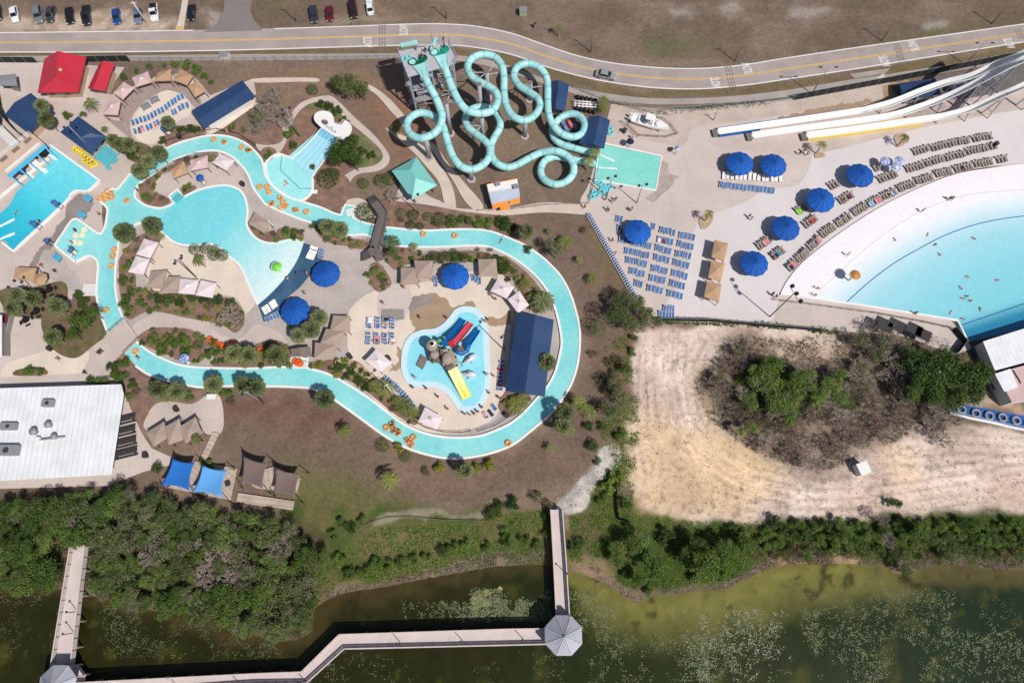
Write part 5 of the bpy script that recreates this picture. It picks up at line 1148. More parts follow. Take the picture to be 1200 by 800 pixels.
# ================================================================ SPEED SLIDES
F1 = [(842,154,1),(870,150,1),(930,141.5,1),(1000,131,1.1),(1020,127,1.8),(1050,118.5,3.2),(1080,106.5,4.8),(1110,96,6.8),(1140,88,9.2),(1170,74,12.2),(1200,62,16),(1250,45,20)]
F2 = [(882,158.5,1),(920,153,1),(980,145,1),(1020,139.5,1.1),(1050,134,1.7),(1080,124.5,2.8),(1110,113,5.0),(1140,99,8.2),(1170,83,12),(1200,69,16),(1250,48,20)]
F3 = [(946,158.5,1),(990,153,1),(1040,146,1),(1065,142.3,1.1),(1090,138.5,1.5),(1110,135,2.2),(1140,126.5,4),(1170,113,7),(1200,100,10),(1250,76,14)]
def speed(F, label, side, n_side, cap=0):
    pts = smooth3([tuple(G(*p)) for p in F], 8); t = thing('speed_slide', label, 'water slide', (pts[0][0],pts[0][1],0), 0, 'white speed slides')
    m = MB(); m.tube(pts, .66, 'slide_white', 9, arc=(PI*.97,PI*2.03)); o = part(m,'flume',t); so = o.modifiers.new('th','SOLIDIFY'); so.thickness = .1
    fl = MB(); Nn = len(pts)
    for s in (-1,1):
        ins = []
        for i, p in enumerate(pts):
            a, b = Vector(pts[max(i-1,0)]), Vector(pts[min(i+1,Nn-1)]); d = (b-a).normalized(); n = Vector((-d.y,d.x,0)).normalized(); ins.append(Vector(p)+n*s*.72+Vector((0,0,.03)))
        fl.tube(ins,.09,'slide_white',5)
    part(fl,'rim',t)
    if side:
        for s in (side if isinstance(side,tuple) else (side,)):
            e = MB(); k = n_side; ins = []
            for i, p in enumerate(pts[:k if s > 0 or 'yellow' in label else 12]):
                a, b = Vector(pts[max(i-1,0)]), Vector(pts[i+1]); d = (b-a).normalized(); n = Vector((-d.y,d.x,0)).normalized(); ins.append(Vector(p)+n*s*.9)
            mt = 'yellow_line' if 'yellow' in label else 'blue_paint'
            e.curb([(q.x,q.y) for q in ins],.2,.02,.95,M[mt],False); part(e,'runout_wall',t)
    # supports
    acc = 0
    for i in range(1, Nn):
        if pts[i][2] > 1.6 and i % 12 == 0 and pts[i][2] < 18:
            p = Vector(pts[i]); q = MB(); q.bar((p.x-.5,p.y+.7,0),(p.x,p.y,p.z-.8),.13,'grey_steel',6); q.bar((p.x+.5,p.y-.7,0),(p.x,p.y,p.z-.8),.13,'grey_steel',6)
            for zz in range(2,int(p.z)-1,3): f = zz/(p.z-.8); q.bar((p.x-.5*(1-f),p.y+.7*(1-f),zz),(p.x+.5*(1-f),p.y-.7*(1-f),zz),.07,'grey_steel',5)
            part(q,'support_frame',t)
    p = Vector(pts[0]); d = (p-Vector(pts[3])).normalized(); part(MB().box((p.x+d.x*.7,p.y+d.y*.7,.3),(1.1,1.7,.9),pm('grey runout pad',(118,114,116),.8,.2,1,4),math.atan2(d.y,d.x)),'runout_pad',t)
    return pts
speed(F1,'top white speed slide with blue runout walls',(1,-1),36); speed(F2,'middle plain white speed slide between the blue and yellow ones',None,0); speed(F3,'lowest white speed slide with yellow runout walls',(1,-1),30)
# blue strip below slide 1 end
# lattice truss between the flumes
tr = thing('lattice_frame','dark steel lattice frame carrying the speed slides at the right edge','lattice frame',G(1175,105))
for (x0,y0,x1,y1,h) in [(1146,112,1186,84,8)]:
    a, b = G(x0,y0), G(x1,y1); m = MB(); n = 7
    for zz in (h*.3,h*.65,h): m.bar((a.x,a.y,zz),(b.x,b.y,zz),.09,'steel',5)
    for i in range(n+1):
        p = a.lerp(b,i/n); m.bar((p.x,p.y,0),(p.x,p.y,h),.08,'steel',5)
        if i < n: r_ = a.lerp(b,(i+1)/n); m.bar((p.x,p.y,h*.3),(r_.x,r_.y,h*.65),.06,'steel',5); m.bar((p.x,p.y,h*.65),(r_.x,r_.y,h),.06,'steel',5); m.bar((p.x,p.y,0),(r_.x,r_.y,h*.3),.06,'steel',5)
    part(m,'truss',tr)
# ================================================================ RACER SLIDE INTO THE PLUNGE POOL
t = thing('racer_slide','wide pale blue multi-lane racer slide running down to the round plunge pool','water slide',G(378,165))
M['lane'] = pm('pale blue lane',(168,222,240),.35,.05,.5,4); M['lane_top'] = pm('blue lane mat',(118,190,222),.5,.12,1,5)
top0, top1 = G(377,150,3.0), G(396,162,3.0); bot0, bot1 = G(341,187,.4), G(364,209,.4); m = MB(); n = 12; L = 5
for k in range(n):
    f0, f1 = k/n, (k+1)/n
    def pt(u, f): return top0.lerp(top1,u).lerp(bot0.lerp(bot1,u), f)+Vector((0,0,-.35*math.sin(PI*f)))
    m.add([pt(0,f0),pt(1,f0),pt(1,f1),pt(0,f1)],[(0,3,2,1)],M['lane'] if f0 > .12 else M['lane_top'])
part(m,'chute',t)
for j in range(L+1):
    u = j/L; part(MB().tube([top0.lerp(top1,u).lerp(bot0.lerp(bot1,u),f/8)+Vector((0,0,.06-.35*math.sin(PI*f/8))) for f in range(9)],.14 if j in (0,L) else .1,'slide_white' if j in (0,L) else 'lane',6),'lane_divider',t)
d = MB(); base = [p for p in (top0,top1,bot1,bot0)]
for a, b in ((top0,bot0),(bot1,top1),(top1,top0)): d.add([a,b,Vector((b.x,b.y,0)),Vector((a.x,a.y,0))],[(0,1,2,3)],M['rock'])
part(d,'side_wall',t)
t = thing('starting_platform','white rounded starting platform at the top of the racer slide','platform',G(385,140)); pl = smooth([(369,142),(368,136),(371,132),(378,130),(387,132),(391,138),(392,144),(400,146),(405,141),(412,148),(410,157),(404,164),(396,162,1),(377,150,1)],4,True)
part(MB().prism([tuple(G(*p,3.05))[:2] for p in pl],2.7,3.05,M['white']),'slab',t); part(MB().prism([tuple(G(384+(p[0]-384)*.9,145+(p[1]-145)*.9,2))[:2] for p in pl],0,2.68,M['rock']),'rock_base',t)
for (x,y) in [(382,146),(390,151),(394,156)]:
    c = G(x,y,3.05); part(MB().bar((c.x,c.y,3.05),(c.x,c.y,4.0),.05,'dark_steel'),'gate_post',t)
a, b = G(379,146,3.05), G(394,158,3.05); part(MB().bar((a.x,a.y,4),(b.x,b.y,4),.05,'dark_steel'),'start_rail',t)
# plunge pool seams
def pline(name, pts, w, z, mat): return struct(MB().curb(GP(pts), w, z, z+.004, M[mat], False).build(name))
M['seam_blue'] = pm('blue tile seam',(96,168,186),.6,.08)
zp = gz(340,205); pline('tile_seam',[(331,184),(329,200),(352,222),(366,222)],.22,zp+.001,'seam_blue')
for (x,y,l) in [(325,183,'white step at the left rim of the racer pool'),(368,225,'white step at the right rim of the racer pool')]:
    t = thing('pool_steps',l,'steps',S(x,y)); 
    for k in range(2): MB().box((0,-.3*k,.1+.12*k),(1.6,.8-.3*k,.22),'white').build('step',t)
# entry steps: white stair flights into the river
def steps(px, ang, w, n, label, d=.45, mat='white', up=.0):
    t = thing('pool_steps',label,'steps',S(*px),GA(*px,ang))
    for k in range(n): MB().box((0,(k-n/2)*d,.12+.03*(n-k)),(w,d-.12,.06),mat).build('step',t)
    return t
steps((106,339),0,3.0,6,'white ribbed steps into the river by the round deck'); steps((208,232),-45,2.2,4,'pale blue steps into the lagoon from the cabana strip',mat='dock_teal')
steps((411,248),-15,2.0,4,'pale steps into the river right of the racer pool'); steps((352,427),0,3.0,3,'steps at the river landing below the grey rental hut')
steps((352,419),0,3.4,2,'white threshold steps just above the river landing')
# ================================================================ ACTIVITY POOL SLIDE PLATFORM
t = thing('slide_platform','tan raised platform with light blue front beam over the deep pool','platform',G(25,182)); z = 3.2
q = [G(37,157,z),G(52,169,z),G(8,206,z),G(-10,193,z)]; a_t = math.atan2(q[2].y-q[1].y,q[2].x-q[1].x)
part(MB().prism([(p.x,p.y) for p in q],z-.25,z,M['canopy_pink'],pm('tan deck planks',(206,180,160),.85,.12,.5,5,lines=[(a_t,1.2,.04,.15)])),'deck',t)
u = (q[2]-q[1]).normalized(); n_ = Vector((-u.y,u.x,0)); n_ = n_ if n_.y < 0 else -n_
m = MB(); c = (q[1]+q[2])/2+n_*.35; m.box((c.x,c.y,z-.1),((q[2]-q[1]).length,.7,.5),'cyan_paint',a_t); part(m,'front_beam',t)
c = (q[1]+q[2])/2-n_*.7; part(MB().box((c.x,c.y,z+.35),((q[2]-q[1]).length*.9,.12,.6),'white',a_t),'sign_panel',t)
for k in range(5):
    p = q[1].lerp(q[2],k/4.0*.92+.04)+n_*.6; part(MB().bar((p.x,p.y,z-.2),(p.x+n_.x*2.2,p.y+n_.y*2.2,.3),.14,'cyan_paint',6),'bracket',t)
rail(t,[q[0],q[3]],z,1.0,'white'); rail(t,[q[0],q[1]],z,1.0,'white')
a, b = q[0].lerp(q[3],.12), q[0].lerp(q[3],.9)
for f in (.15,.45,.75): 
    p = q[0].lerp(q[3],f)-n_*(-.8); part(MB().box((p.x,p.y,z+.06),(1.7,.9,.1),'wood_grey',a_t),'bench',t)
def chute(P0, P1, r, mat, label, z0=2.6, z1=.4, full=True):
    a, b = G(*P0,z0), G(*P1,z1); t = thing('drop_slide',label,'water slide',(a.x,a.y,0)); mid = a.lerp(b,.6); mid.z = z0-.75*(z0-z1)
    pts = smooth3([tuple(a),tuple(mid),tuple(b)],6); m = MB()
    if full: m.tube(pts,r,mat,12)
    else: m.tube(pts,r,mat,9,arc=(PI,2*PI))
    o = part(m,'tube' if full else 'chute',t)
    if not full: s_ = o.modifiers.new('th','SOLIDIFY'); s_.thickness = .08
    if full: 
        d = (Vector(pts[-1])-Vector(pts[-2])).normalized(); q_ = d.to_track_quat('Z','Y').to_matrix(); part(MB().torus(pts[-1],r,.1,M['black'],14,6,rot=q_),'mouth_ring',t)
chute((44,173),(53,181),.8,'black','black enclosed drop slide at the upper end of the deep pool platform'); chute((31,184),(45,197),.9,'slide_white','white open drop slide in the middle of the deep pool platform',full=False); chute((17,195),(26,201),.75,'blue_paint','blue enclosed drop slide at the lower end of the deep pool platform')
M['foam'] = pm('white splash foam',(226,244,248),.7,.08,1.5,6)
def foam(pts, seed=1, label=None):
    rr = random.Random(seed); m = MB()
    for (x,y,r) in pts:
        for k in range(22):
            a = rr.uniform(0,2*PI); d = r*math.sqrt(rr.random()); c = G(x+d*math.cos(a),y+d*math.sin(a),0); c.z = gz(x,y)+.01+.006*k*.3; s = rr.uniform(.06,.2)
            n = 7; m.add([c+Vector((s*rr.uniform(.5,1.1)*math.cos(2*PI*i/n),s*rr.uniform(.5,1.1)*math.sin(2*PI*i/n),rr.uniform(0,.03))) for i in range(n)],[tuple(range(n))],'foam')
    o = m.build('splash_foam'); stuff(o)
def streak(p0, p1, w0, w1, n=14): return [(p0[0]+(p1[0]-p0[0])*i/n, p0[1]+(p1[1]-p0[1])*i/n, w0+(w1-w0)*i/n) for i in range(n+1)]
foam(streak((46,198),(55,202),1.6,2.6)+streak((57,182),(68,188),1.2,1.5)+streak((30,202),(40,209),1.1,1.4)+streak((2,266),(17,258.5),.9,1.5)+streak((2,281),(17,275),.8,1.4),3)
foam(streak((702,182),(719,190),.5,1.1)+streak((702,197.5),(722,199),.4,.8),5)
# walkway into deep pool left (white ramp) and lane buoys
t = thing('ramp_walkway','white sloping gangway rising to the slide platform at the left edge','gangway',G(15,172)); a, b = G(-2,150,1.4), G(24,176,3.0); d=(b-a).normalized(); n=Vector((-d.y,d.x,0)).normalized()*.9
part(MB().add([a+n,b+n,b-n,a-n,a+n-Vector((0,0,.15)),b+n-Vector((0,0,.15)),b-n-Vector((0,0,.15)),a-n-Vector((0,0,.15))],[(0,3,2,1),(4,5,6,7),(0,1,5,4),(2,3,7,6)],M['wall_white']),'planking',t)
rail(t,[a+n,b+n],2.2,.9,'white',name='handrail')
# lily pad floats (round crossing pads)
for k,(x,y) in enumerate([(99,269.5),(96.5,275.5),(89,276),(94,285),(88,284),(82,293.5),(86,296)]):
    c = S(x,y,.02); o = MB().disc((0,0,0),.62,pm('cream foam pad',(240,232,196),.6,.08,2,6) if k == 0 else D.materials['cream foam pad'],16,z1=.12).build('floating_pad',None,c); tag(o,'round cream floating pad in the shallow cove, '+ordn(k)+' counting down from the upper end','floating pad','cream pads in the shallow cove')
# teal dock beside blue pavilion
t = thing('teal_platform','bright teal rubber platform at the corner of the blue pavilion','platform',G(124,180)); co = [G(110,184,.6),G(123,169,.6),G(138,180,.6),G(125,195,.6)]
part(MB().prism([(p.x,p.y) for p in co],.35,.6,M['dock_teal']),'top',t)
for p in co: part(MB().bar((p.x,p.y,0),(p.x,p.y,.36),.15,'dock_teal'),'foot',t)
for (x0,y0,x1,y1) in [(131,191,138,186),(124,195,130,198)]:
    a, b = G(x0,y0,.45), G(x1,y1,.3); part(MB().box(((a+b)/2).to_tuple(),((b-a).length,.8,.12),'dock_teal',math.atan2(b.y-a.y,b.x-a.x)),'step',t)
for i,(x,y) in enumerate([(89,175.5),(92,177.5),(95,179),(98,181),(101,184),(100,188),(104,187),(104,191),(108,190),(108,194),(112,192.5)]):
    o = MB().torus((0,0,.25),.55,.24,M['tube_yellow'],16,6).build('swim_tube',None,S(x,y),0); tag(o,'yellow swim tube in the line below the blue pavilion, '+ordn(i)+' from its upper left end','swim tube','yellow tubes below the blue pavilion')
# ================================================================ SPLASH POOL PLAY STRUCTURE
zs = gz(520,420)
t = thing('play_structure','rock look climbing structure with slides in the middle of the splash pool','play structure',G(516,418,0))
def dk(co, z, mat, name): part(MB().prism([tuple(G(*p,z))[:2] for p in co],z-.2,z,M[mat]),name,t)
dk([(500,408),(514,404),(520,414),(516,425),(504,424)],2.0,'rock_dark','lower_deck')
dk([(516,410),(527,408),(535,416),(537,428),(528,434),(519,428)],2.8,'rock','upper_deck')
for (x,y,z) in [(502,410,2),(514,407,2),(506,422,2),(518,412,2.8),(526,410,2.8),(534,418,2.8),(535,428,2.8),(523,430,2.8)]:
    c = G(x,y,z); part(MB().bar((c.x,c.y,zs),(c.x,c.y,z),.2,'wood_grey',8),'post',t)
rr = random.Random(9)
def lump(x, y, z, r, mat, name, sc=(1,1,.8)):
    c = G(x,y,z); m = MB(); m.ball((c.x,c.y,c.z),r,M[mat],14,9,sc); m.v = [(v[0]+rr.uniform(-.07,.07),v[1]+rr.uniform(-.07,.07),v[2]+rr.uniform(-.06,.06)) for v in m.v]; part(m,name,t)
lump(506,404,3.6,1.25,'rock','rock_dome'); lump(506.5,402,4.4,.75,'white','rock_cap',(1,.9,.5)); lump(509,415,2.6,.9,'rock','rock_dome'); lump(524,420,3.3,1.0,'rock','rock_dome',(1,1.3,.45)); lump(527,429,3.0,.9,'rock_dark','rock_dome',(1,.6,.5))
c = G(506,402.5,4.8); part(MB().disc((c.x,c.y,4.78),.42,M['black'],14,z1=4.86),'bucket_mouth',t)
dk([(488,428),(494,415),(501,420),(495,433)],.9,'wood_grey','access_ramp')
def sl(P0, P1, z0, z1, w, mat, name='slide', bend=None):
    a, b = G(*P0,z0), G(*P1,z1); mid = a.lerp(b,.55); mid.z = z1+(z0-z1)*.3
    if bend: mid += (G(*bend)-G(*P0))*.0
    pts = smooth3([tuple(a),tuple(mid),tuple(b)],6); m = MB(); N = len(pts); prof = []
    for i,p in enumerate(pts):
        u = (Vector(pts[min(i+1,N-1)])-Vector(pts[max(i-1,0)])).normalized(); s = Vector((-u.y,u.x,0)).normalized(); p = Vector(p)
        prof.append([p+s*w/2+Vector((0,0,.3)),p+s*(w/2-.08)+Vector((0,0,.3)),p+s*(w/2-.14),p-s*(w/2-.14),p-s*(w/2-.08)+Vector((0,0,.3)),p-s*w/2+Vector((0,0,.3)),p-s*w/2-Vector((0,0,.1)),p+s*w/2-Vector((0,0,.1))])
    vs = [v for r in prof for v in r]; m.add(vs,[(i*8+k,i*8+(k+1)%8,(i+1)*8+(k+1)%8,(i+1)*8+k) for i in range(N-1) for k in range(8)],mat); return recalc(part(m,name,t))
sl((526,397),(543,374),2.4,zs+.15,1.25,'blue_slide'); sl((533,402),(552,378.5),2.4,zs+.15,1.2,'red_slide'); sl((548,404),(560,386),2.0,zs+.15,1.2,'blue_slide')
sl((528,433),(545,467),2.6,zs+.15,1.15,'yellow_slide'); sl((532.5,431),(549.5,465),2.6,zs+.15,1.15,'yellow_slide')
part(MB().tube([tuple(G(x,y,z)) for x,y,z in [(535,412,2.3),(541,414,2.1),(547,411,2.0),(549,404,2.0)]],.5,'blue_slide',8),'tunnel',t)
c = G(529,402,3.0); part(MB().box((c.x,c.y,2.5),(1.1,1.1,.9),'cl_red',.5),'slide_gate',t); c = G(521,400,2.8); part(MB().box((c.x,c.y,2.2),(1.3,1.3,.9),'blue_slide',.4),'slide_gate',t); c = G(540,409,2.6); part(MB().box((c.x,c.y,2.2),(1.1,1.1,.8),'rock_dark',.4),'slide_gate',t)
c = G(515,400,2.0); part(MB().ball((c.x,c.y,2.6),.5,M['cl_green'],8,6),'spray_fruit',t)
def fish(x, y, rz, lab):
    o = thing('whale_ride',lab,'water toy',S(x,y),rz); m = MB(); N = 13; P_ = []
    prof = [(-1.7,.06),(-1.45,.16),(-1.1,.3),(-.6,.48),(0,.62),(.5,.64),(.95,.54),(1.3,.36),(1.5,.12)]
    m.tube([(a,0,.55) for a,_ in prof],lambda f: np.interp(f*(len(prof)-1),range(len(prof)),[b for _,b in prof]),pm('grey white whale shell',(206,212,220),.4,.12,1,4) if 'grey white whale shell' not in D.materials else D.materials['grey white whale shell'],12); m.build('body',o)
    b = MB(); b.tube([(a,0,.66) for a,_ in prof[1:-1]],lambda f: .4*math.sin(PI*min(1,max(0,f)))+.05,'grey_steel',10); b.build('back_patch',o)
    tl = MB(); 
    for s in (-1,1): tl.add([(-1.6,0,.6),(-2.2,s*.7,.65),(-2.0,s*.15,.62),(-1.6,0,.52),(-2.2,s*.7,.58),(-2.0,s*.15,.55)],[(0,1,2),(5,4,3),(0,3,4,1),(1,4,5,2),(2,5,3,0)],'grey_steel')
    tl.build('tail_fin',o)
    for s in (-1,1): MB().add([(.3,s*.5,.5),(-.2,s*1.05,.35),(-.35,s*.95,.35),(-.1,s*.5,.5),(.3,s*.5,.44),(-.2,s*1.05,.29),(-.35,s*.95,.29),(-.1,s*.5,.44)],[(0,1,2,3),(7,6,5,4),(0,4,5,1),(1,5,6,2),(2,6,7,3)],'grey_steel').build('flipper',o)
    MB().add([(.1,-.04,1.1),(-.4,-.04,1.65),(-.5,-.04,1.1),(.1,.04,1.1),(-.4,.04,1.65),(-.5,.04,1.1)],[(0,1,2),(5,4,3),(0,3,4,1),(1,4,5,2)],'dark_steel').build('dorsal_fin',o)
fish(551,421,GA(551,421,-35),'grey and white whale ride in the splash pool, upper of two'); fish(550,439,GA(550,439,5),'grey and white whale ride in the splash pool, lower of two')
# green mushroom fountain in the lagoon, orange mushroom in the wave pool
def mush(x, y, r, mat, lab, h=2.0, name='mushroom_fountain'):
    a = G(x,y,h); o = thing(name,lab,'fountain',(a.x,a.y,gz(x,y))); R = r*(G(x+1,y,h).x-a.x); m = MB(); N = 22
    for j in range(7): pass
    vs = [(0,0,h+.5)]; 
    for j in range(1,7):
        f = j/6
        for i in range(N): q = R*f*(1+(.06*math.sin(i*5.3) if j == 6 else 0)); vs.append((q*math.cos(2*PI*i/N),q*math.sin(2*PI*i/N),h+.5*math.cos(f*PI/2)))
    fs = [(0,1+i,1+(i+1)%N) for i in range(N)]+[(1+j*N+i,1+(j+1)*N+i,1+(j+1)*N+(i+1)%N,1+j*N+(i+1)%N) for j in range(5) for i in range(N)]
    m.add(vs,fs,mat,True); k = m.build('cap',o); s_ = k.modifiers.new('t','SOLIDIFY'); s_.thickness = .08; MB().bar((0,0,0),(0,0,h+.3),.16,'grey_steel',10).build('stem',o); MB().torus((0,0,h+.1),R*.98,.06,M['white'],22,5).build('rim_pipe',o)
mush(325,313.5,6.4,pm('lime green fibreglass',(124,214,80),.5,.2,1.5,5),'lime green mushroom fountain standing in the shallow lagoon'); mush(1001,323,6.4,pm('rusty orange fibreglass',(190,134,66),.5,.2,1.5,5),'rusty orange mushroom fountain standing in the wave pool shallows',2.8)
# ================================================================ BRIDGES
t = thing('timber_footbridge','dark grey timber footbridge crossing the lazy river with forked stairs','bridge',G(442,270,0)); zb = 2.6
def plank(pts, w, z, name, mt='bridge_wood', th=.16):
    v = [G(p[0], p[1], z if len(p) < 3 else p[2]) for p in pts]; N = len(v); Lp = []; Rp = []
    for i in range(N):
        d = (v[min(i+1,N-1)]-v[max(i-1,0)]); d.z = 0; d.normalize(); n = Vector((-d.y,d.x,0))*w/2; Lp.append(v[i]+n); Rp.append(v[i]-n)
    m = MB(); dn = Vector((0,0,-th)); vs = [p for i in range(N) for p in (Lp[i],Rp[i],Rp[i]+dn,Lp[i]+dn)]
    m.add(vs,[(i*4+k,(i+1)*4+k,(i+1)*4+(k+1)%4,i*4+(k+1)%4) for i in range(N-1) for k in range(4)]+[(0,1,2,3),tuple(4*(N-1)+k for k in (3,2,1,0))],mt); recalc(part(m,name,t)); return Lp, Rp
a_ = math.atan2(*(lambda d: (d.y,d.x))(G(440,290)-G(446,250)))
M['bridge_wood'] = pm('dark grey bridge planks', (112,102,102), .85, .16, .5, 5, lines=[(a_,.75,.12,.25)])
Lp, Rp = plank([(439,237),(450,252),(449,258),(442,285),(440,291)],1.9,zb,'deck'); 
for e in (Lp, Rp): rail(t,[(p.x,p.y) for p in e],zb,1.0,'wood_grey',step=1.6,name='railing')
plank([(440,291,zb),(433,297,zb),(424,301,1.2)],1.9,zb,'stair_flight'); plank([(440,291,zb),(443,297,zb-.3),(446,305,.4)],1.8,zb,'stair_flight'); plank([(440,237,zb),(437,234,1.8),(434,230,.3)],1.9,zb,'stair_flight')
for (x,y) in [(446,266),(442,284),(449,252),(440,291)]:
    for s in (-.8,.8):
        c = G(x,y,zb); part(MB().bar((c.x+s,c.y,0),(c.x+s,c.y,zb-.1),.13,'wood_grey',8),'pile',t)
t = thing('concrete_bridge','pale concrete footbridge with low railings over the left channel of the river','bridge',G(140,396,0)); co = [G(122,394,.55),G(146,374,.55),G(163,397,.55),G(146,414,.55)]
part(MB().prism([(p.x,p.y) for p in co],.3,.55,M['concrete_pink']),'slab',t); rail(t,[co[0],co[1]],.55,.9,'wood_grey',step=1.5); rail(t,[co[2],co[3]],.55,.9,'wood_grey',step=1.5)
# ================================================================ BOARDWALKS
def boardwalk(name, label, segs, zd=1.6, posts_step=4.0, lamp=()):
    "segs: list of quads (left edge pts, right edge pts) in pixels at deck level"
    Lp = [G(*p,zd) for p in segs[0]]; Rp = [G(*p,zd) for p in segs[1]]; c = sum(Lp+Rp,Vector())/(len(Lp)+len(Rp)); t = thing(name,label,'boardwalk',(c.x,c.y,-.5))
    d = Lp[1]-Lp[0]; a = math.atan2(d.y,d.x); mt = pm('boardwalk planks',(208,195,191),.85,.13,.5,5,lines=[(a,.55,.1,.1)])
    m = MB(); N = len(Lp)
    for i in range(N-1): m.add([Lp[i],Lp[i+1],Rp[i+1],Rp[i]]+[p-Vector((0,0,.3)) for p in (Lp[i],Lp[i+1],Rp[i+1],Rp[i])],[(0,1,2,3),(7,6,5,4),(0,4,5,1),(2,6,7,3),(1,5,6,2),(3,7,4,0)],mt)
    recalc(part(m,'planking',t))
    for e, ins in ((Lp,1),(Rp,-1)):
        r = MB(); pst = []
        for i in range(N-1):
            p, q = e[i], e[i+1]; L = (q-p).length; k = max(1,round(L/1.9)); u = (q-p).normalized(); th = math.atan2(u.y,u.x)
            r.box(((p.x+q.x)/2,(p.y+q.y)/2,zd+1.08),(L,.2,.06),'wood',th); r.box(((p.x+q.x)/2,(p.y+q.y)/2,zd+.86),(L,.05,.2),'wood',th); r.box(((p.x+q.x)/2,(p.y+q.y)/2,zd+.5),(L,.05,.26),'wood',th); r.box(((p.x+q.x)/2,(p.y+q.y)/2,zd+.17),(L,.05,.2),'wood',th)
            for j in range(k+1): w = p.lerp(q,j/k); r.box((w.x,w.y,zd+.5),(.12,.16,1.1),'wood_grey',th)
            kk = max(1,round(L/posts_step))
            for j in range(kk+1): w = p.lerp(q,j/kk); pst.append(w)
        part(r,'railing',t)
        b = MB()
        for w in pst: b.bar((w.x,w.y,-2),(w.x,w.y,zd-.3),.16,'wood_grey',8)
        part(b,'pilings',t)
    return t
boardwalk('boardwalk','long pale boardwalk zigzagging along the pond at the bottom',([(85,799),(300,788),(355,786),(399,742.5),(600,736),(640,735.5)],[(90,815),(300,800),(361,799),(405,759),(600,754.5),(641,753.5)]))
boardwalk('boardwalk','pale boardwalk running straight down from the rubble path to the gazebo',([(645,597),(648,650),(651.5,722)],[(658.5,597),(662.5,650),(667,722)]))
boardwalk('boardwalk','pale boardwalk leaving the thicket at the left edge of the pond',([(87,634),(62,790)],[(103,640),(85,790)]))
def gazebo(cx, cy, r, label):
    z = 4.4; c = G(cx,cy,z+1.5); c.z = 0; R = r*(G(cx+1,cy,z).x-G(cx,cy,z).x); t = thing('gazebo',label,'gazebo',(c.x,c.y,-.5)); n = 8; m = MB(); rim = [Vector((c.x+R*math.cos(2*PI*(i+.5)/n),c.y+R*math.sin(2*PI*(i+.5)/n),z)) for i in range(n)]; ap = Vector((c.x,c.y,z+1.9))
    lo = [p-Vector((0,0,.2)) for p in rim]
    # standing seams
    m.add(rim+[ap],[(i,(i+1)%n,n) for i in range(n)],'gazebo_roof'); m.add(rim+lo,[(i,n+i,n+(i+1)%n,(i+1)%n) for i in range(n)],'gazebo_roof'); m.add(lo,[tuple(range(n-1,-1,-1))],'wood_grey'); recalc(part(m,'roof',t))
    s = MB()
    for i in range(n):
        a, b = rim[i], rim[(i+1)%n]; s.bar(a+Vector((0,0,.03)),ap+Vector((0,0,.03)),.06,M['steel'],5)
        for k in range(1,8): p = a.lerp(b,k/8); f = 1-abs(k/8-.5)*2; q = p.lerp(ap,.25+.7*f) ; s.bar(p+Vector((0,0,.02)),q+Vector((0,0,.02)),.03,M['gazebo_roof'],4)
    part(s,'roof_seams',t)
    for p in rim: q = c+(p-c)*.88; part(MB().box((q.x,q.y,2.4),(.2,.2,4.6),'wood'),'post',t)
    d = MB(); d.prism([(c.x+(p.x-c.x)*.93,c.y+(p.y-c.y)*.93) for p in rim],1.35,1.6,M['wood']); part(d,'floor',t)
    b = MB(); 
    for p in rim: q = c+(p-c)*.8; b.bar((q.x,q.y,-2),(q.x,q.y,1.35),.18,'wood_grey')
    part(b,'pilings',t); part(MB().ball((ap.x,ap.y,ap.z+.05),.2,M['steel'],8,6),'finial',t)
gazebo(661,745,23.6,'grey octagonal gazebo where two boardwalks meet over the pond'); gazebo(60,804,23,'grey gazebo roof cut off by the bottom edge of the photo at left')
# ================================================================ POLES AND LAMPS
def pole(bx, by, h, label, kind='utility', group=None, mat='wood_grey', ang=0.0):
    b = S(bx,by); t = thing({'utility':'utility_pole','street':'street_lamp','flood':'floodlight_pole','park':'lamp_post','triple':'floodlight_pole'}[kind],label,'pole' if kind == 'utility' else 'lamp post',b,0,group); MB().bar((0,0,0),(0,0,h),.13,mat,8,.08).build('shaft',t); ca, sa = math.cos(ang), math.sin(ang)
    if kind == 'street':
        for s in (-1,1): MB().bar((0,0,h-.1),(s*1.5*ca,s*1.5*sa,h+.15),.05,mat,5).build('arm',t); MB().box((s*1.7*ca,s*1.7*sa,h+.15),(.7,.3,.14),'dark_steel',ang).build('lamp_head',t)
    if kind == 'flood':
        MB().bar((-.8*ca,-.8*sa,h),(.8*ca,.8*sa,h),.05,mat,5).build('crossbar',t)
        for s in (-1,1): MB().box((s*.8*ca,s*.8*sa,h+.15),(.5,.4,.4),'dark_steel',ang).build('floodlight',t)
    if kind == 'triple':
        MB().bar((-1.7*ca,-1.7*sa,h),(1.7*ca,1.7*sa,h),.06,mat,5).build('crossbar',t)
        for s in (-1,0,1): m = MB(); m.ball((s*1.6*ca+.5,s*1.6*sa,h),.42,M['black'],10,7); m.build('floodlight',t)
    if kind == 'utility': MB().box((0,0,h-.5),(1.4,.1,.12),mat,ang).build('crossarm',t)
    if kind == 'park':
        MB().bar((0,0,h-.05),(.5*ca,.5*sa,h+.1),.04,mat,5).build('arm',t); MB().ball((.6*ca,.6*sa,h+.05),.2,M['dark_steel'],8,6,(1,1,.6)).build('lamp_head',t)
ga = 'poles along the road'
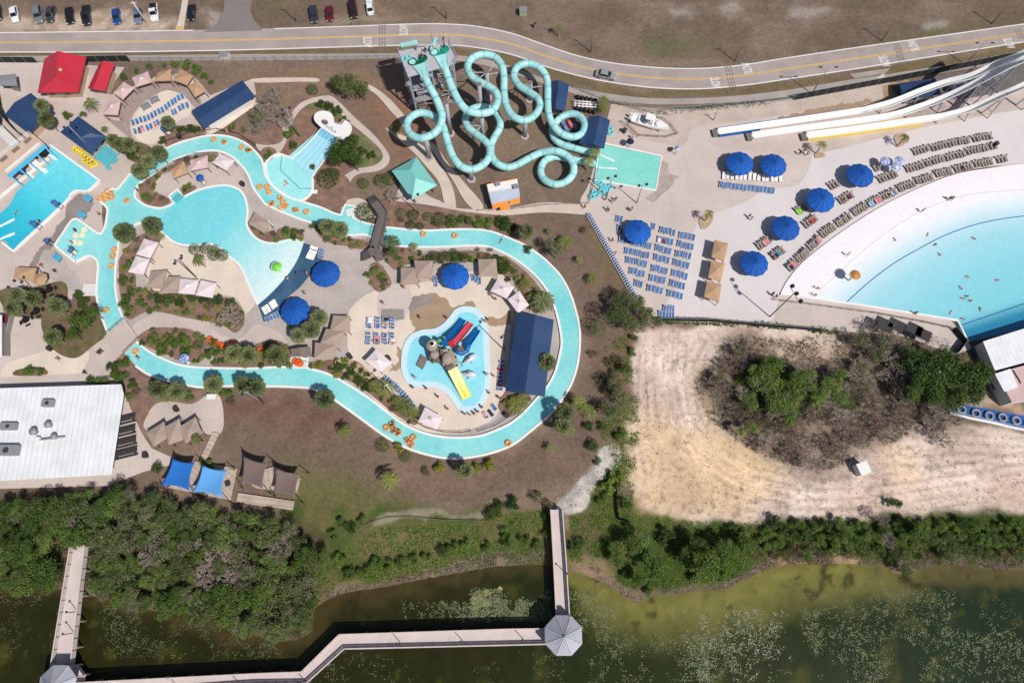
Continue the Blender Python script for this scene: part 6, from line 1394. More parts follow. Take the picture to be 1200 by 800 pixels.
pole(347,25,6.8,'tall pole in the dry field right of the side road','utility',ga); pole(523,22,6.6,'tall pole in the dry field above the slide tower','utility',ga); pole(692,61,6.7,'tall pole in the field above the moving silver car','utility',ga); pole(861,72,6.8,'tall pole in the field above the second SLOW lettering','utility',ga); pole(1033,48,6.8,'pole in the field, second from the right end','utility',ga); pole(1162,28,6.8,'pole in the field nearest the upper right corner','utility',ga); pole(172,27,6.5,'white pole leaning across the parked grey blue car','utility',ga,'white')
pole(951,110,8.6,'double headed street lamp behind the fence above the top speed slide','street',None,'steel'); pole(1131,76,6.8,'double headed street lamp above the tall end of the speed slides','street',None,'steel')
gf = 'floodlight poles'
pole(746,238,7.2,'twin floodlight pole at the lower edge of the green slide pool','flood',gf,'steel',.2); pole(711,231,7.8,'twin floodlight pole beside the cyan tubes','flood',gf,'steel',.3); pole(902,371,12.5,'tall dark pole with three round floodlights at the wave pool corner','triple',gf,'dark_steel',-1.2)
pole(351,160,9.5,'grey pole leaning over the bare tree beside the racer slide','flood',gf,'steel',.4); pole(50,353,9.0,'grey pole over the palms at the left edge','flood',gf,'steel',1); pole(462,464,8.8,'pale pole leaning over yellow bushes by the river','flood',gf,'white',.6); pole(309,472,9.0,'grey pole leaning over palms on the lower river bank','flood',gf,'steel',.5); pole(591,410,10.0,'dark pole at the side of the navy hall','flood',gf,'dark_steel',1); pole(491,251,7.5,'grey pole before the teal pavilion','flood',gf,'steel',.4); pole(111,178,9.5,'grey pole leaning across the blue hipped roof','flood',gf,'steel',.8); pole(230,325,8.0,'dark pole casting a long shadow on the sand court','flood',gf,'dark_steel',.8); pole(836,141,3.0,'thin short pole left of the blue edged speed slide','utility',None,'steel')
gl = 'lamps on the boardwalks'
zdk = 1.6
for (x,y,l) in [(469,752,'lamp on the long boardwalk, first left of the gazebo arm bend'),(542,750,'lamp on the long boardwalk, second from the bend'),(613,748,'lamp on the long boardwalk next to the gazebo'),(357,797,'lamp on the lower corner of the long boardwalk'),(280,800,'lamp on the lower left boardwalk, nearest the corner'),(207,803,'lamp on the lower left boardwalk, in the middle'),(131,807,'lamp on the lower left boardwalk, nearest the cut off gazebo'),(663.5,672,'lamp on the straight boardwalk above the gazebo'),(91,716,'lamp on the left edge boardwalk, upper of two'),(87,741,'lamp on the left edge boardwalk, lower of two')]:
    b = G(x,y,zdk); t = thing('lamp_post',l,'lamp post',b,0,gl); MB().bar((0,0,-.2),(0,0,3.0),.07,'dark_steel',6).build('shaft',t); MB().ball((-.15,.1,3.0),.22,M['dark_steel'],8,6,(1,1,.6)).build('lamp_head',t)
# ================================================================ FENCES
def fence(px, h, label, step=2.4, mat='steel', panel=None, name='chain_link_fence', up=0):
    pts = [G(*p) for p in px]; t = thing(name,label,'fence',(pts[0].x,pts[0].y,0)); m = MB(); pn = MB()
    for a, b in zip(pts[:-1],pts[1:]):
        L = (b-a).length; k = max(1,round(L/step))
        for j in range(k+1): p = a.lerp(b,j/k); m.bar((p.x,p.y,0),(p.x,p.y,h),.045,mat,5)
        m.bar((a.x,a.y,h),(b.x,b.y,h),.035,mat,5); th = math.atan2(b.y-a.y,b.x-a.x)
        if panel: pn.box(((a.x+b.x)/2,(a.y+b.y)/2,h/2+.05),(L,.03,h-.15),panel,th)
        else:
            for q in (.35,.7): m.bar((a.x,a.y,h*q),(b.x,b.y,h*q),.02,mat,4)
            for j in range(int(L/.3)): p = a.lerp(b,(j+.5)*.3/L); m.bar((p.x,p.y,.1),(p.x,p.y,h),.012,mat,3,cap=False)
    part(m,'post_and_rail',t)
    if panel: part(pn,'screen',t)
fence([(-20,73.5),(45,74)],2.0,'black screened fence left of the red pavilion along the road',panel='black_mesh',name='screen_fence'); fence([(103,73),(153,72)],2.0,'black screened fence right of the red pavilion along the road',panel='black_mesh',name='screen_fence')
fence([(153,72),(300,71.5),(420,70),(468,69)],1.8,'grey wire fence along the sidewalk from the red roofs to the slide tower'); fence([(672,104),(718,122),(760,133),(800,131),(860,126),(930,118)],1.8,'wire fence curving behind the boat along the grass strip'); fence([(930,118),(1038,98),(1100,86),(1200,66)],2.4,'dark screened fence behind the speed slides',panel='black_mesh',name='screen_fence')
fence([(905,352),(960,359),(1020,367),(1080,378),(1117,386)],1.0,'low railing on the deck below the wave pool',step=2.0,mat='dark_steel',name='deck_railing'); fence([(768,376),(830,377),(900,383),(960,388)],1.8,'dark fence between plaza and cleared sand',panel='black_mesh',name='screen_fence'); fence([(1115,386),(1128,402),(1118,415)],1.8,'dark fence at the wave pool corner below the machine deck',panel='black_mesh',name='screen_fence')
fence([(2,160),(4,130),(0,108)],4.0,'black screened fence at the left edge above the deep pool',panel='black_mesh',name='screen_fence'); fence([(4,128),(12,144),(30,164),(36,168)],4.2,'black curved screen wall below the left blue hall',panel='black_mesh',name='screen_fence')
fence([(552,505),(530,509),(500,503),(512,508)][:1]+[(540,507),(520,506.5),(500,502),(486,494)],1.0,'dark railing on the river bank below the splash pool',mat='dark_steel',name='bank_railing'); fence([(560,505.5),(580,499),(597,488)],1.0,'dark railing on the river bank right of the splash pool',mat='dark_steel',name='bank_railing')
fence([(196,167),(225,157),(255,153),(282,159),(300,172)],.9,'low railing along the upper river bank',mat='dark_steel',name='bank_railing',step=2.2); fence([(168,214),(185,203),(205,191),(230,182),(256,181)],.9,'low railing on the inner bank behind the island canopies',mat='dark_steel',name='bank_railing',step=2.2)
fence([(560,248),(600,246),(640,241),(688,239.5)],.9,'low wire fence along the path below the slide field',mat='wood_grey',name='path_fence'); fence([(690,239),(694,222),(700,200)],.9,'low wire fence between slide field and tube stack',mat='wood_grey',name='path_fence')
fence([(738,612),(725,609),(723,598),(722,570)],1.2,'black silt fence bending round the cleared sand corner',mat='black',panel='black_mesh',name='silt_fence'); fence([(1117,484),(1140,489),(1170,496),(1215,505)],1.0,'blue screened fence behind the row of grey tyres',panel='blue_paint',name='screen_fence')
fence([(420,620),(436,611),(455,606),(480,605),(520,609),(570,610)],.45,'low grey kerb fence curving through the green bank',mat='wood_grey',name='kerb_fence',step=6)
# blue panelled fence along the plaza edge
pts = [(689,252),(717,302),(745,350)]; t = thing('picket_fence','blue and white panel fence on the diagonal edge of the plaza','fence',G(689,252)); m = MB(); w = MB(); a, b = G(689,252), G(745,351); L = (b-a).length; th = math.atan2(b.y-a.y,b.x-a.x); k = 38
for j in range(k):
    p = a.lerp(b,(j+.5)/k); m.box((p.x+.1,p.y,.75),(L/k*.62,.5,.5),'sling_blue',th); 
for j in range(k+1):
    p = a.lerp(b,j/k); w.box((p.x,p.y,.45),(.12,.7,.9),'white',th)
part(m,'blue_panels',t); part(w,'white_posts',t); part(MB().box(((a.x+b.x)/2-.4,(a.y+b.y)/2-.2,.2),(L,.1,.4),'white',th),'base_rail',t)
# ================================================================ PLACE NAMES FOR LABELS
LM = [('the red hip roofed building',70,84),('the small red shed',118,90),('the left blue hall',25,133),('the blue hipped pavilion',98,158),('the long blue shelter',262,122),('the sun terrace',188,138),('the river island canopies',230,196),('the teal pavilion',485,208),('the snack kiosk',590,225),('the blue pool house',697,152),('the blue pump house',655,112),('the slide tower',500,70),('the navy hall',620,415),('the white metal hall',70,505),('the right barn',1180,415),('the deep pool',50,240),('the shallow cove',90,282),('the lagoon',240,255),('the racer pool',340,210),('the racer slide',370,180),('the starting platform',385,145),('the green slide pool',735,196),('the splash pool',520,420),('the wave pool beach',975,325),('the wave pool',1110,310),('the sand court',240,320),('the dark pool mat',340,330),('the timber footbridge',442,270),('the concrete bridge',143,394),('the rental hut',352,412),('the blue lounger field',760,310),('the tan canopy column',840,318),('the white boat',761,148),('the speed slides',1000,142),('the blue shade sails',230,555),('the brown shade sails',318,560),('the brown zigzag canopies',205,505),('the gazebo',661,745),('the rubble path',690,555),('the cleared sand',790,480),('the scrub island',970,470),('the road',250,48),('the side road',280,15),('the lower river bend',540,525),('the right river bend',675,400),('the upper river',525,280),('the lower river',250,442),('the river bottom left',190,435),('the lower lawn',400,540),('the round deck',104,320),('the maroon kiosk',6,393),('the upper field',850,30),('the pond bank',900,635),('the road bend',760,92),('the left boardwalk',82,710),('the straight boardwalk',656,660),('the long boardwalk',480,745),('the taupe roofs',480,320),('the twin taupe canopies',492,318),('the small green pool palms',697,188),('the grey tyre row',1160,492),('the river curve by the terrace',240,170),('the left slide loop',494,147),('the top right corner pole',1160,20)]
PEND = []
def later(o, look, px, py, key): PEND.append((o, look, px, py, key)); return o
def place(px, py):
    best = min(LM, key=lambda l: (l[1]-px)**2+(l[2]-py)**2); dx, dy = px-best[1], py-best[2]
    if math.hypot(dx,dy) < 7: return 'at '+best[0]
    a = math.degrees(math.atan2(dy,dx)) % 360; k = int((a+22.5)//45) % 8
    return ['right of','lower right of','below','lower left of','left of','upper left of','above','upper right of'][k]+' '+best[0]
def settle():
    grp = {}
    for o, look, px, py, key in PEND: grp.setdefault((look, place(px,py)), []).append((px, py, o))
    for (look, pl), L in grp.items():
        if len(L) == 1: L[0][2]['label'] = look+' '+pl; continue
        xs = [l[0] for l in L]; ys = [l[1] for l in L]; horiz = max(xs)-min(xs) >= max(ys)-min(ys); L.sort(key=lambda l: l[0] if horiz else l[1]); n = len(L)
        for i, l in enumerate(L):
            if n == 2: w = ('left' if horiz else 'upper') if i == 0 else ('right' if horiz else 'lower'); w += ' of two'
            else:
                e = 'left' if horiz else 'top'; w = (('leftmost' if horiz else 'topmost') if i == 0 else ('rightmost' if horiz else 'lowest') if i == n-1 else ordn(i)+' from '+e)
            l[2]['label'] = look+', '+w+' '+pl
# ================================================================ CARS
def make_car(name, body, L=4.6, W=1.85, Hh=1.5, kind='sedan', roofcol=None):
    def mk():
        t = thing(name,'x','car'); m = MB(); b = bmesh.new()
        # body from cross sections along x (front = +x)
        if kind == 'sedan': prof = [(-.5,.5,.62),(-.47,.86,.9),(-.30,.92,.95),(-.2,.95,.95),(.2,.97,.93),(.42,.84,.9),(.49,.68,.82),(.5,.45,.7)]
        elif kind == 'truck': prof = [(-.5,.6,.9),(-.48,1.0,.95),(-.1,1.02,.97),(-.08,1.02,.97),(.2,1.06,.97),(.42,1.0,.95),(.49,.8,.88),(.5,.5,.8)]
        else: prof = [(-.5,.6,.8),(-.48,1.0,.95),(-.3,1.02,.97),(0,1.02,.97),(.22,1.0,.97),(.42,.92,.93),(.49,.72,.85),(.5,.45,.75)]
        vs = []; 
        for (x,z,w) in prof:
            y = W/2*w; vs += [(x*L,-y*.96,.28),(x*L,-y,.55),(x*L,-y*.96,z*.9),(x*L,-y*.8,z),(x*L,y*.8,z),(x*L,y*.96,z*.9),(x*L,y,.55),(x*L,y*.96,.28)]
        n = 8; N = len(prof); fs = [(i*n+k,i*n+(k+1)%n,(i+1)*n+(k+1)%n,(i+1)*n+k) for i in range(N-1) for k in range(n)]+[tuple(range(n-1,-1,-1)),tuple((N-1)*n+k for k in range(n))]
        m.add(vs,fs,body,False); recalc(m.build('body',t))
        x0, x1 = {'sedan':(-.36,.24),'suv':(-.46,.2),'truck':(-.08,.24)}[kind]; zb, zr = (.93,Hh) if kind == 'sedan' else (1.0,Hh); f = .14 if kind == 'sedan' else .07
        lo = [(x0*L,-W*.43),(x1*L,-W*.43),(x1*L,W*.43),(x0*L,W*.43)]; hi = [((x0+f*.8)*L,-W*.35),((x1-f)*L,-W*.35),((x1-f)*L,W*.35),((x0+f*.8)*L,W*.35)]
        g = MB(); v = [(p[0],p[1],zb) for p in lo]+[(p[0],p[1],zr-.03) for p in hi]
        qd = lambda *ix: MB().add([v[i] for i in ix],[(0,1,2,3)],'glass'); qd(1,2,6,5).build('windshield',t); qd(3,0,4,7).build('rear_window',t)
        for k,(a,b_) in enumerate(((0,1),(2,3))): qd(a,b_,4+b_,4+a).build('side_window',t)
        r = MB(); r.prism([(p[0]*1.0,p[1]*1.02) for p in hi],zr-.06,zr,roofcol or body)
        for a in range(4): r.bar(v[a],v[4+a],.05,body,5)
        r.build('roof',t)
        for sx in (.31,-.3):
            for sy in (-1,1):
                w = MB().bar((sx*L,sy*(W/2-.2),.33),(sx*L,sy*(W/2+.0),.33),.33,'tyre',14).build('wheel',t)
                MB().bar((sx*L,sy*(W/2),.33),(sx*L,sy*(W/2+.015),.33),.2,'steel',10).build('rim',w)
        zf = .62 if kind == 'sedan' else .75
        for sy in (-1,1): MB().box((L*.488,sy*W*.33,zf),(.12,.36,.14),'chrome_light').build('headlight',t); MB().box((-L*.49,sy*W*.36,zf+.12),(.08,.3,.16),'tail_red').build('tail_light',t); MB().box((x1*L-.35,sy*(W/2+.08),1.0),(.18,.16,.12),body).build('wing_mirror',t)
        if kind == 'truck': MB().box((-.29*L,0,1.03),(.36*L,W*.82,.04),'black').build('cargo_bed',t)
        return t
    return mk
def carpaint(n, c): M[n] = pm(n+' car paint', c, .22, .03, 1, 4, spec=.6, coat=.5); return n
cars = [(19,19,80,'white_c',(236,236,236),'sedan',4.6,'white sedan parked at the far left of the sandy strip'),(47,20,82,'silver_grey_c',(120,124,128),'suv',4.7,'grey pickup like car parked right of the white sedan'),(61,19,100,'dark_grey_c',(62,64,68),'sedan',4.6,'dark grey sedan parked close to the lighter grey car'),(83.5,20.5,86,'black_c',(30,31,34),'sedan',4.8,'black sedan parked between dark grey sedan and big dark truck'),(103,20.5,88,'navy_black_c',(34,38,52),'truck',5.6,'big dark navy pickup truck, largest vehicle of the parked row'),(138,21.5,84,'blue_c',(30,72,140),'sedan',4.5,'bright blue sedan parked alone in the sandy row'),(163,20.5,88,'slate_blue_c',(108,124,146),'sedan',4.6,'grey blue sedan under the leaning white pole'),(182,17,84,'white_c2',(232,234,236),'truck',5.0,'white pickup with dark bed right of the leaning pole'),(226,17,96,'black_c2',(26,32,42),'sedan',4.5,'black sedan parked right of the pale crossing path'),(368.5,20,82,'dark_slate_c',(52,58,68),'suv',4.6,'dark slate car leftmost of four in the dry field'),(387,18.5,88,'maroon_c',(106,24,34),'sedan',4.2,'dark red car second of four in the dry field'),(414.5,14,82,'plum_c',(58,26,40),'suv',5.0,'dark plum SUV third of four in the dry field'),(434,10.5,262,'white_c3',(234,236,238),'sedan',4.6,'white car rightmost of four in the dry field'),(709.5,90,12,'silver_c',(150,154,154),'sedan',4.8,'silver sedan driving along the road'),(-1,17,85,'black_c3',(28,28,32),'sedan',4.6,'black car cut by the left edge in the sandy row')]
for (x,y,ang,nm,c,kind,L,lab) in cars:
    carpaint(nm,c); o = make_car('parked_car' if 'driving' not in lab else 'car', nm, L, 1.85 if kind == 'sedan' else 2.0, {'sedan':1.45,'suv':1.7,'truck':1.85}[kind], kind)(); o.location = S(x,y,.02); o.rotation_euler.z = GA(x,y,ang); tag(o,lab,'car','cars parked above the road' if 'driving' not in lab else None)
# ================================================================ BOAT
t = thing('motor_boat','white fishing boat on display inside a rope fence on the gravel','boat',G(761,148),GA(761,148,17)); m = MB(); L = 8.4; st = []
for i in range(11):
    u = i/10; x = (u-.5)*L; w = 1.25*(1-max(0,(u-.45)/.55)**2.4)*(.92+.08*min(1,u*4)); zt = 1.5+.35*u*u
    st.append([(x,-w,zt),(x,-w*.85,.75),(x,-w*.1,.42+.3*u**3),(x,w*.1,.42+.3*u**3),(x,w*.85,.75),(x,w,zt),(x,w*.82,zt),(x,w*.8,zt-.5 if u < .62 else zt-.02),(x,-w*.8,zt-.5 if u < .62 else zt-.02),(x,-w*.82,zt)])
vs = [p for s in st for p in s]; n = 10; m.add(vs,[(i*n+k,(i+1)*n+k,(i+1)*n+(k+1)%n,i*n+(k+1)%n) for i in range(10) for k in range(n)]+[tuple(range(n)),tuple(10*n+k for k in range(n-1,-1,-1))],'slide_white'); recalc(m.build('hull',t))
m = MB(); m.prism([(-1.3,-.85),(.5,-.8),(.9,0),(.5,.8),(-1.3,.85)],3.1,3.2,M['white']); m.build('hardtop',t)
for sx in (-1.1,.4):
    for sy in (-.7,.7): MB().bar((sx,sy,1.1),(sx,sy,3.1),.05,'steel').build('hardtop_post',t)
MB().box((-.2,0,1.5),(1.1,.9,1.0),'white').build('console',t); MB().box((.35,0,1.95),(.06,.85,.5),'glass').build('windscreen',t); MB().box((-1.3,0,1.35),(.6,1.0,.6),'hvac').build('seat',t); MB().box((-2.6,0,1.25),(.5,1.6,.4),'white').build('stern_bench',t); MB().box((1.9,0,1.72),(1.3,.7,.1),'white').build('bow_hatch',t)
for sy in (-.45,.45): b = MB(); b.box((-4.5,sy,1.4),(.6,.42,.7),'white'); b.bar((-4.5,sy,1.1),(-4.55,sy,.35),.1,'black'); b.build('outboard_motor',t)
for sx in (-2,.5,2.2): MB().box((sx,0,.25),(.3,1.7,.5),'wood_grey').build('cradle',t)
fence([(735,148),(740,139),(755,138),(775,140),(785,148),(793,158),(780,162),(748,160),(735,148)],.9,'rope fence on thin posts round the white boat',mat='dark_steel',name='rope_fence',step=2.4)
t = thing('dark_barrier','dark steel barrier bar lying beside the boat enclosure','barrier',G(736,152)); a,b = G(727,144),G(746,161); part(MB().bar((a.x,a.y,.9),(b.x,b.y,.9),.07,'dark_steel'),'bar',t); [part(MB().bar((q.x,q.y,0),(q.x,q.y,.9),.06,'dark_steel'),'post',t) for q in (a,b)]
# ================================================================ LOUNGERS
def lounger_mesh(nm, sling, frame, back=.5, L=1.85, W=.62, arms=False):
    m = MB(); hx = L*.16; r = math.radians(38)*back*2
    fl = L*.62; bl_ = L*.4; bx = -L/2+bl_; ex, ez = bx-bl_*math.cos(r), .36+bl_*math.sin(r)
    def slab(a, b, w, th, mat): 
        (x0,z0),(x1,z1) = a, b; m.add([(x0,-w/2,z0),(x1,-w/2,z1),(x1,w/2,z1),(x0,w/2,z0),(x0,-w/2,z0-th),(x1,-w/2,z1-th),(x1,w/2,z1-th),(x0,w/2,z0-th)],[(0,1,2,3),(7,6,5,4),(0,4,5,1),(1,5,6,2),(2,6,7,3),(3,7,4,0)],mat)
    slab((bx,.37),(L/2,.36),W-.1,.03,sling); slab((ex,ez),(bx,.37),W-.1,.03,sling)
    for s in (-1,1):
        y = s*(W/2-.03); m.box(((bx+L/2)/2,y,.34),(L/2-bx,.06,.07),frame); m.bar((bx,y,.34),(ex,y,ez-.02),.035,frame,5)
        for x in (bx+.12,L/2-.2): m.box((x,y,.16),(.06,.05,.32),frame)
    m.box((L/2-.02,0,.34),(.05,W,.06),frame); m.bar((ex,-W/2+.03,ez-.02),(ex,W/2-.03,ez-.02),.035,frame,5)
    return m.mesh(nm)
LG = {'blue':lounger_mesh('lounger','sling_blue','frame_white',.35,1.5,.72),'brown':lounger_mesh('lounger','sling_brown','frame_dark',.75,1.85,.54),'white':lounger_mesh('lounger','sling_white','frame_white',.3,1.7,.72),'blueseat':lounger_mesh('lounger','sling_blue','frame_white',.6,1.3,.6),'chair':lounger_mesh('lounger','sling_blue','frame_white',.6,1.0,.6)}
NL = [0]
def lounger(kind, x, y, ang, label, group):
    "ang: image direction from the backrest to the foot end"
    o = D.objects.new('sun_lounger', LG[kind]); COL.objects.link(o); o.location = S(x,y); o.rotation_euler.z = GA(x,y,ang)+random.uniform(-.09,.09); o.location += Vector((random.uniform(-.08,.08),random.uniform(-.12,.12),0)); NL[0] += 1
    return tag(o,label,'lounger',group)
def row(kind, pts, ang, what, where, group, frm='left'):
    n = len(pts)
    for i, (x,y) in enumerate(pts): lounger(kind, x, y, ang(i) if callable(ang) else ang, what+(', '+ordn(i)+' from '+frm+', ' if n > 1 else ' alone in ')+where, group)
def lseq(a, b, n): return [(a[0]+(b[0]-a[0])*i/max(1,n-1), a[1]+(b[1]-a[1])*i/max(1,n-1)) for i in range(n)]
gb = 'blue loungers in the field by the diagonal fence'
mid = [(775,269.6),(772.5,281),(770,291.6),(768.4,302.5),(765.6,314.6),(763,326),(760,337.7)]; rt = [(798,276),(796,286.6),(793.7,297.5),(791,308),(789.4,320.6),(786.5,332.5),(783.7,344.6)]
for k,(x,y) in enumerate(mid): row('blue',[(x+4.7*i,y+1.25*i) for i in range(4)],100,'blue lounger',f'{ordn(k)} row from top, middle column of the field',gb)
for k,(x,y) in enumerate(rt): row('blue',[(x+4.7*i,y+1.25*i) for i in range(4)],100,'blue lounger',f'{ordn(k)} row from top, right column of the field',gb)
for k,(a,b,n) in enumerate([((727,281.5),(761,289.4),8),((733.7,294.4),(758.5,300.6),6),((735.4,305.4),(756,310),5),((739.4,318),(753.7,322),4),((745.6,332.7),(751,334.2),2)]): row('blue',lseq(a,b,n),100,'blue lounger',f'{ordn(k)} row from top, left column by the fence',gb)
row('blue',[(723.5,257),(728,258)],100,'blue lounger','pair upper left of the field umbrella',gb); row('blue',[(765.5,266.5)],100,'blue lounger','the gap right of the field umbrella',gb); row('blue',[(725,268),(728,272)],100,'blue lounger','the shade left of the field umbrella',gb)
row('blue',lseq((779,362.5),(788,363),4),95,'blue lounger','upper row beside the big tree',gb); row('blue',lseq((774,369.5),(788,371),5),95,'blue lounger','lower row beside the big tree',gb)
row('blue',lseq((844.5,217.7),(905,224.8),14),95,'blue lounger','the tight row below the two upper plaza umbrellas','blue loungers in the tight plaza row'); row('white',lseq((847.5,207),(914.5,210.3),14),93,'white lounger','the row just below the two upper plaza umbrellas','white loungers in the plaza row')
gt = 'blue loungers on the sun terrace'
row('blue',[(157.3,144.8),(161.8,143.5),(166.3,142),(170.8,140.5),(175,139),(179.2,136.8),(183.3,134.5),(187.3,132.3),(191.2,130),(195.3,127.5),(199,124.5),(202.5,121.8),(206.5,119.3),(210.5,116.5),(214.3,114)],72,'blue lounger','the longer upper row of the sun terrace',gt)
row('blue',[(159.3,154.8),(164.2,153.7),(168.7,152.2),(173.8,151.2),(178.3,148.8),(182.5,147),(186.4,144.5),(203.2,133.5),(206.8,131.5),(211.5,128.7),(215.2,126),(220.3,124.2)],72,'blue lounger','the lower row of the sun terrace',gt)
gs = 'blue loungers left of the splash pool'
for k,x in enumerate((432.7,442.5,451.2,460)): row('chair',[(x,373.5+3.6*i) for i in range(4)],2,'blue lounger',f'upper half of {ordn(k)} column left of the splash pool',gs,'top')
for k,x in enumerate((431.7,441.3,451,459.3)): row('chair',[(x,391.5+3.6*i) for i in range(4)],2,'blue lounger',f'lower half of {ordn(k)} column left of the splash pool',gs,'top')
row('blueseat',[(588.5-.35*i,424+4.6*i) for i in range(8)],178,'blue chair','the line along the left eave of the navy hall','blue chairs by the navy hall','top')
row('blueseat',[(451.5+2.75*i,443.5+2.1*i+.055*i*i) for i in range(13)],-50,'small blue chair','the curved line below left of the splash pool','small blue chairs on the curved walk')
row('blue',[(569.5,487),(575.5,484.7),(579.5,477.5)],-125,'blue lounger with a towel','three lower right of the splash pool','loungers with towels at the splash pool')
row('blue',[(510,328),(511,333)],90,'blue lounger','the pair left of the umbrella above the wet paving','loungers round the plaza umbrella','top'); row('blue',[(555,326),(558.5,328),(561.5,330)],90,'blue lounger','cluster right of the umbrella above wet paving','loungers round the plaza umbrella')
row('white',[(368.5,292),(367.5,295.6),(365.8,299.3),(364,303)],15,'white lounger','the upper stack of four on the dark pool mat','white loungers on the dark mat','top'); row('white',[(310.7,364),(314.8,361.5),(319.3,358.8),(323.2,356)],60,'white lounger','the lower group of four on the dark pool mat','white loungers on the dark mat')
row('blueseat',[(377.7,294.5),(377,298),(376,301.5)],15,'small blue chair','the line at the upper edge of the dark mat','blue chairs by the dark mat','top'); row('blueseat',[(314,374.5),(318,373),(322,371),(326,369)],60,'small blue chair','the line at the lower edge of the dark mat','blue chairs by the dark mat')
gw = 'brown loungers round the wave pool'
def brown(a, b, n, where, aa=52, frm='left'): row('brown',lseq(a,b,n),aa,'brown lounger',where,gw,frm)
inner = [((1169,188.5),(1177,186.5),3,66),((1143,193),(1160,189.5),6,64),((1119,198.5),(1136.5,195),6,63),((1096.5,205),(1113,201),6,62),((1074,213),(1090.5,207.5),6,60),((1053,221.5),(1069,215.5),6,59),((1035,231),(1047.5,225),5,56),((1018.5,239),(1031,232.5),5,55),((1000,250.5),(1014,241.5),6,54),((981,263),(994,254),6,53),((963,275.5),(976,266),6,51),((948.5,290.5),(959,280),6,50),((934.5,304),(945,294),6,49),((923,315),(931,307.5),4,48)]
for k,(a,b,n,aa) in enumerate(inner): brown(a,b,n,f'{ordn(k)} block from right, innermost wave pool arc',aa)
for k,(a,b,n,aa) in enumerate([((1160.5,172.5),(1165,171.5),2,66),((1134,178.5),(1155,173.5),7,65),((1109,185.5),(1128.5,180.5),6,64),((1085.5,192),(1104,186.5),6,62),((1062.5,199),(1080.5,194),6,61),((1030,211.5),(1048.5,204.5),6,58),((983.5,236.5),(997,228.5),5,54),((943,264),(954.5,256),5,50),((905,301.5),(916,292.5),5,48)]): brown(a,b,n,f'{ordn(k)} block from right, second wave pool arc',aa)
for k,(a,b,n,aa) in enumerate([((1140.5,163.5),(1159,159.8),6,66),((1116,168.5),(1133.5,164.8),6,65),((1092.5,174),(1111.5,169.5),6,64),((1071,178.5),(1086,174.5),5,63),((1025,198),(1031,195),3,58),((972.5,219.5),(979.5,215.5),3,54),((933.5,248.5),(942.5,242.5),4,50),((888,289.5),(902,279.5),6,48)]): brown(a,b,n,f'{ordn(k)} block from right, outermost wave pool arc',aa)
# towels on loungers
def towel(x, y, ang, col, lab):
    o = MB().box((.15,0,.42),(1.2,.56,.03),M['cl_'+col]).build('beach_towel',None,S(x,y),GA(x,y,ang)); tag(o,lab,'towel','towels on loungers')
for (x,y,ang,c) in [(1018,239.5,55,'sky'),(1021,238,55,'sky'),(1025.5,235.8,55,'rose'),(1028.5,234,55,'pink'),(1044,226.5,57,'sky'),(948.5,259,50,'red'),(951.5,257.5,50,'red'),(993.5,230.5,54,'purple'),(933.5,248.5,50,'lime'),(936.5,247,50,'lime'),(895,284.5,48,'rose'),(897.7,282.5,48,'pink'),(908.5,298.8,48,'navy'),(911.5,296.8,48,'teal'),(959,280.5,50,'rose'),(956.5,284,50,'rose'),(926,312.5,48,'navy'),(929,309.5,48,'pink'),(772.5,281,100,'white'),(777,282.4,100,'purple'),(432.7,374,2,'white'),(432.9,377.5,2,'white'),(451.2,374.5,2,'black'),(451.4,381,2,'rose'),(441.3,396,2,'pink'),(441.2,402,2,'grey'),(459.4,399.5,2,'white'),(164.2,153.7,72,'black'),(168.7,152.2,72,'rose'),(182.5,147,72,'rose'),(569.5,487,-125,'rose'),(575.5,484.7,-125,'navy'),(588,433,178,'red')]:
    o = MB().box((.15,0,.42),(1.2,.56,.03),M['cl_'+c]).build('beach_towel',None,S(x,y),GA(x,y,ang)); tag(o,'','towel','towels on loungers'); later(o,{'sky':'pale blue','rose':'rosy','lime':'lime green'}.get(c,c)+' towel on a lounger',x,y,'towel')
# ================================================================ SWIM TUBES
tube_m = MB().torus((0,0,.2),.46,.23,M['tube'],18,8,mat2=M['cl_orange']).mesh('swim_tube'); red_m = MB().torus((0,0,.2),.48,.19,M['tube_red'],16,8).mesh('swim_tube'); cy_m = MB().torus((0,0,.2),.52,.24,M['tube_cyan'],16,8).mesh('swim_tube')
def tube(me, x, y, look, grp, up=0):
    o = D.objects.new('swim_tube', me); COL.objects.link(o); o.location = S(x,y,up); o.rotation_euler.z = random.uniform(0,3); tag(o,'','swim tube',grp); later(o,look,x,y,'tube'); return o
TUBES = [(118,233),(123,229),(124.5,234.5),(126.5,224.5),(130,227),(131.5,231.5),(149,235.5),(134.5,293),(133,300.5),(131,312),(125,363.5),(251,164),(263,167),(283.5,173),(291.5,176.5),(304.5,219.5),(313,219.5),(315.5,225.5),(319,239),(332,237.5),(329,243.5),(335,242),(346.7,246.5),(359,248.5),(328.7,232.5),(496,274.5),(533,276.5),(159.5,412),(453,501),(459.5,497.5),(462,504),(467,506.5),(478,516),(484.5,512.5),(482,521),(595.5,519)]
for x,y in TUBES: tube(tube_m,x,y,'orange swim tube floating','orange tubes floating in the river',-.08)
for x,y,u in [(246.5,397.5,0),(249.5,400.5,0),(253.5,401.5,0),(256.5,404.5,0),(260,404.5,0),(262.5,406,.2),(273,401,0),(346,423,.05),(348.5,425,.05),(351,424,.4),(352.5,426.5,.05),(302,411.5,0),(306,410.5,.1)]: tube(red_m,x,y,'red orange swim tube on land','red orange tubes stacked on land',u)
for x,y,u in [(699,213,0),(703,215.5,0),(706,218,0),(709,221,0),(712,222,0),(704,224.5,0),(696,226,0),(693,231,0),(698,229.5,0),(709,227,0),(715,219.5,0)]: tube(cy_m,x,y,'cyan swim tube in a heap','cyan tubes below the green slide pool',u)
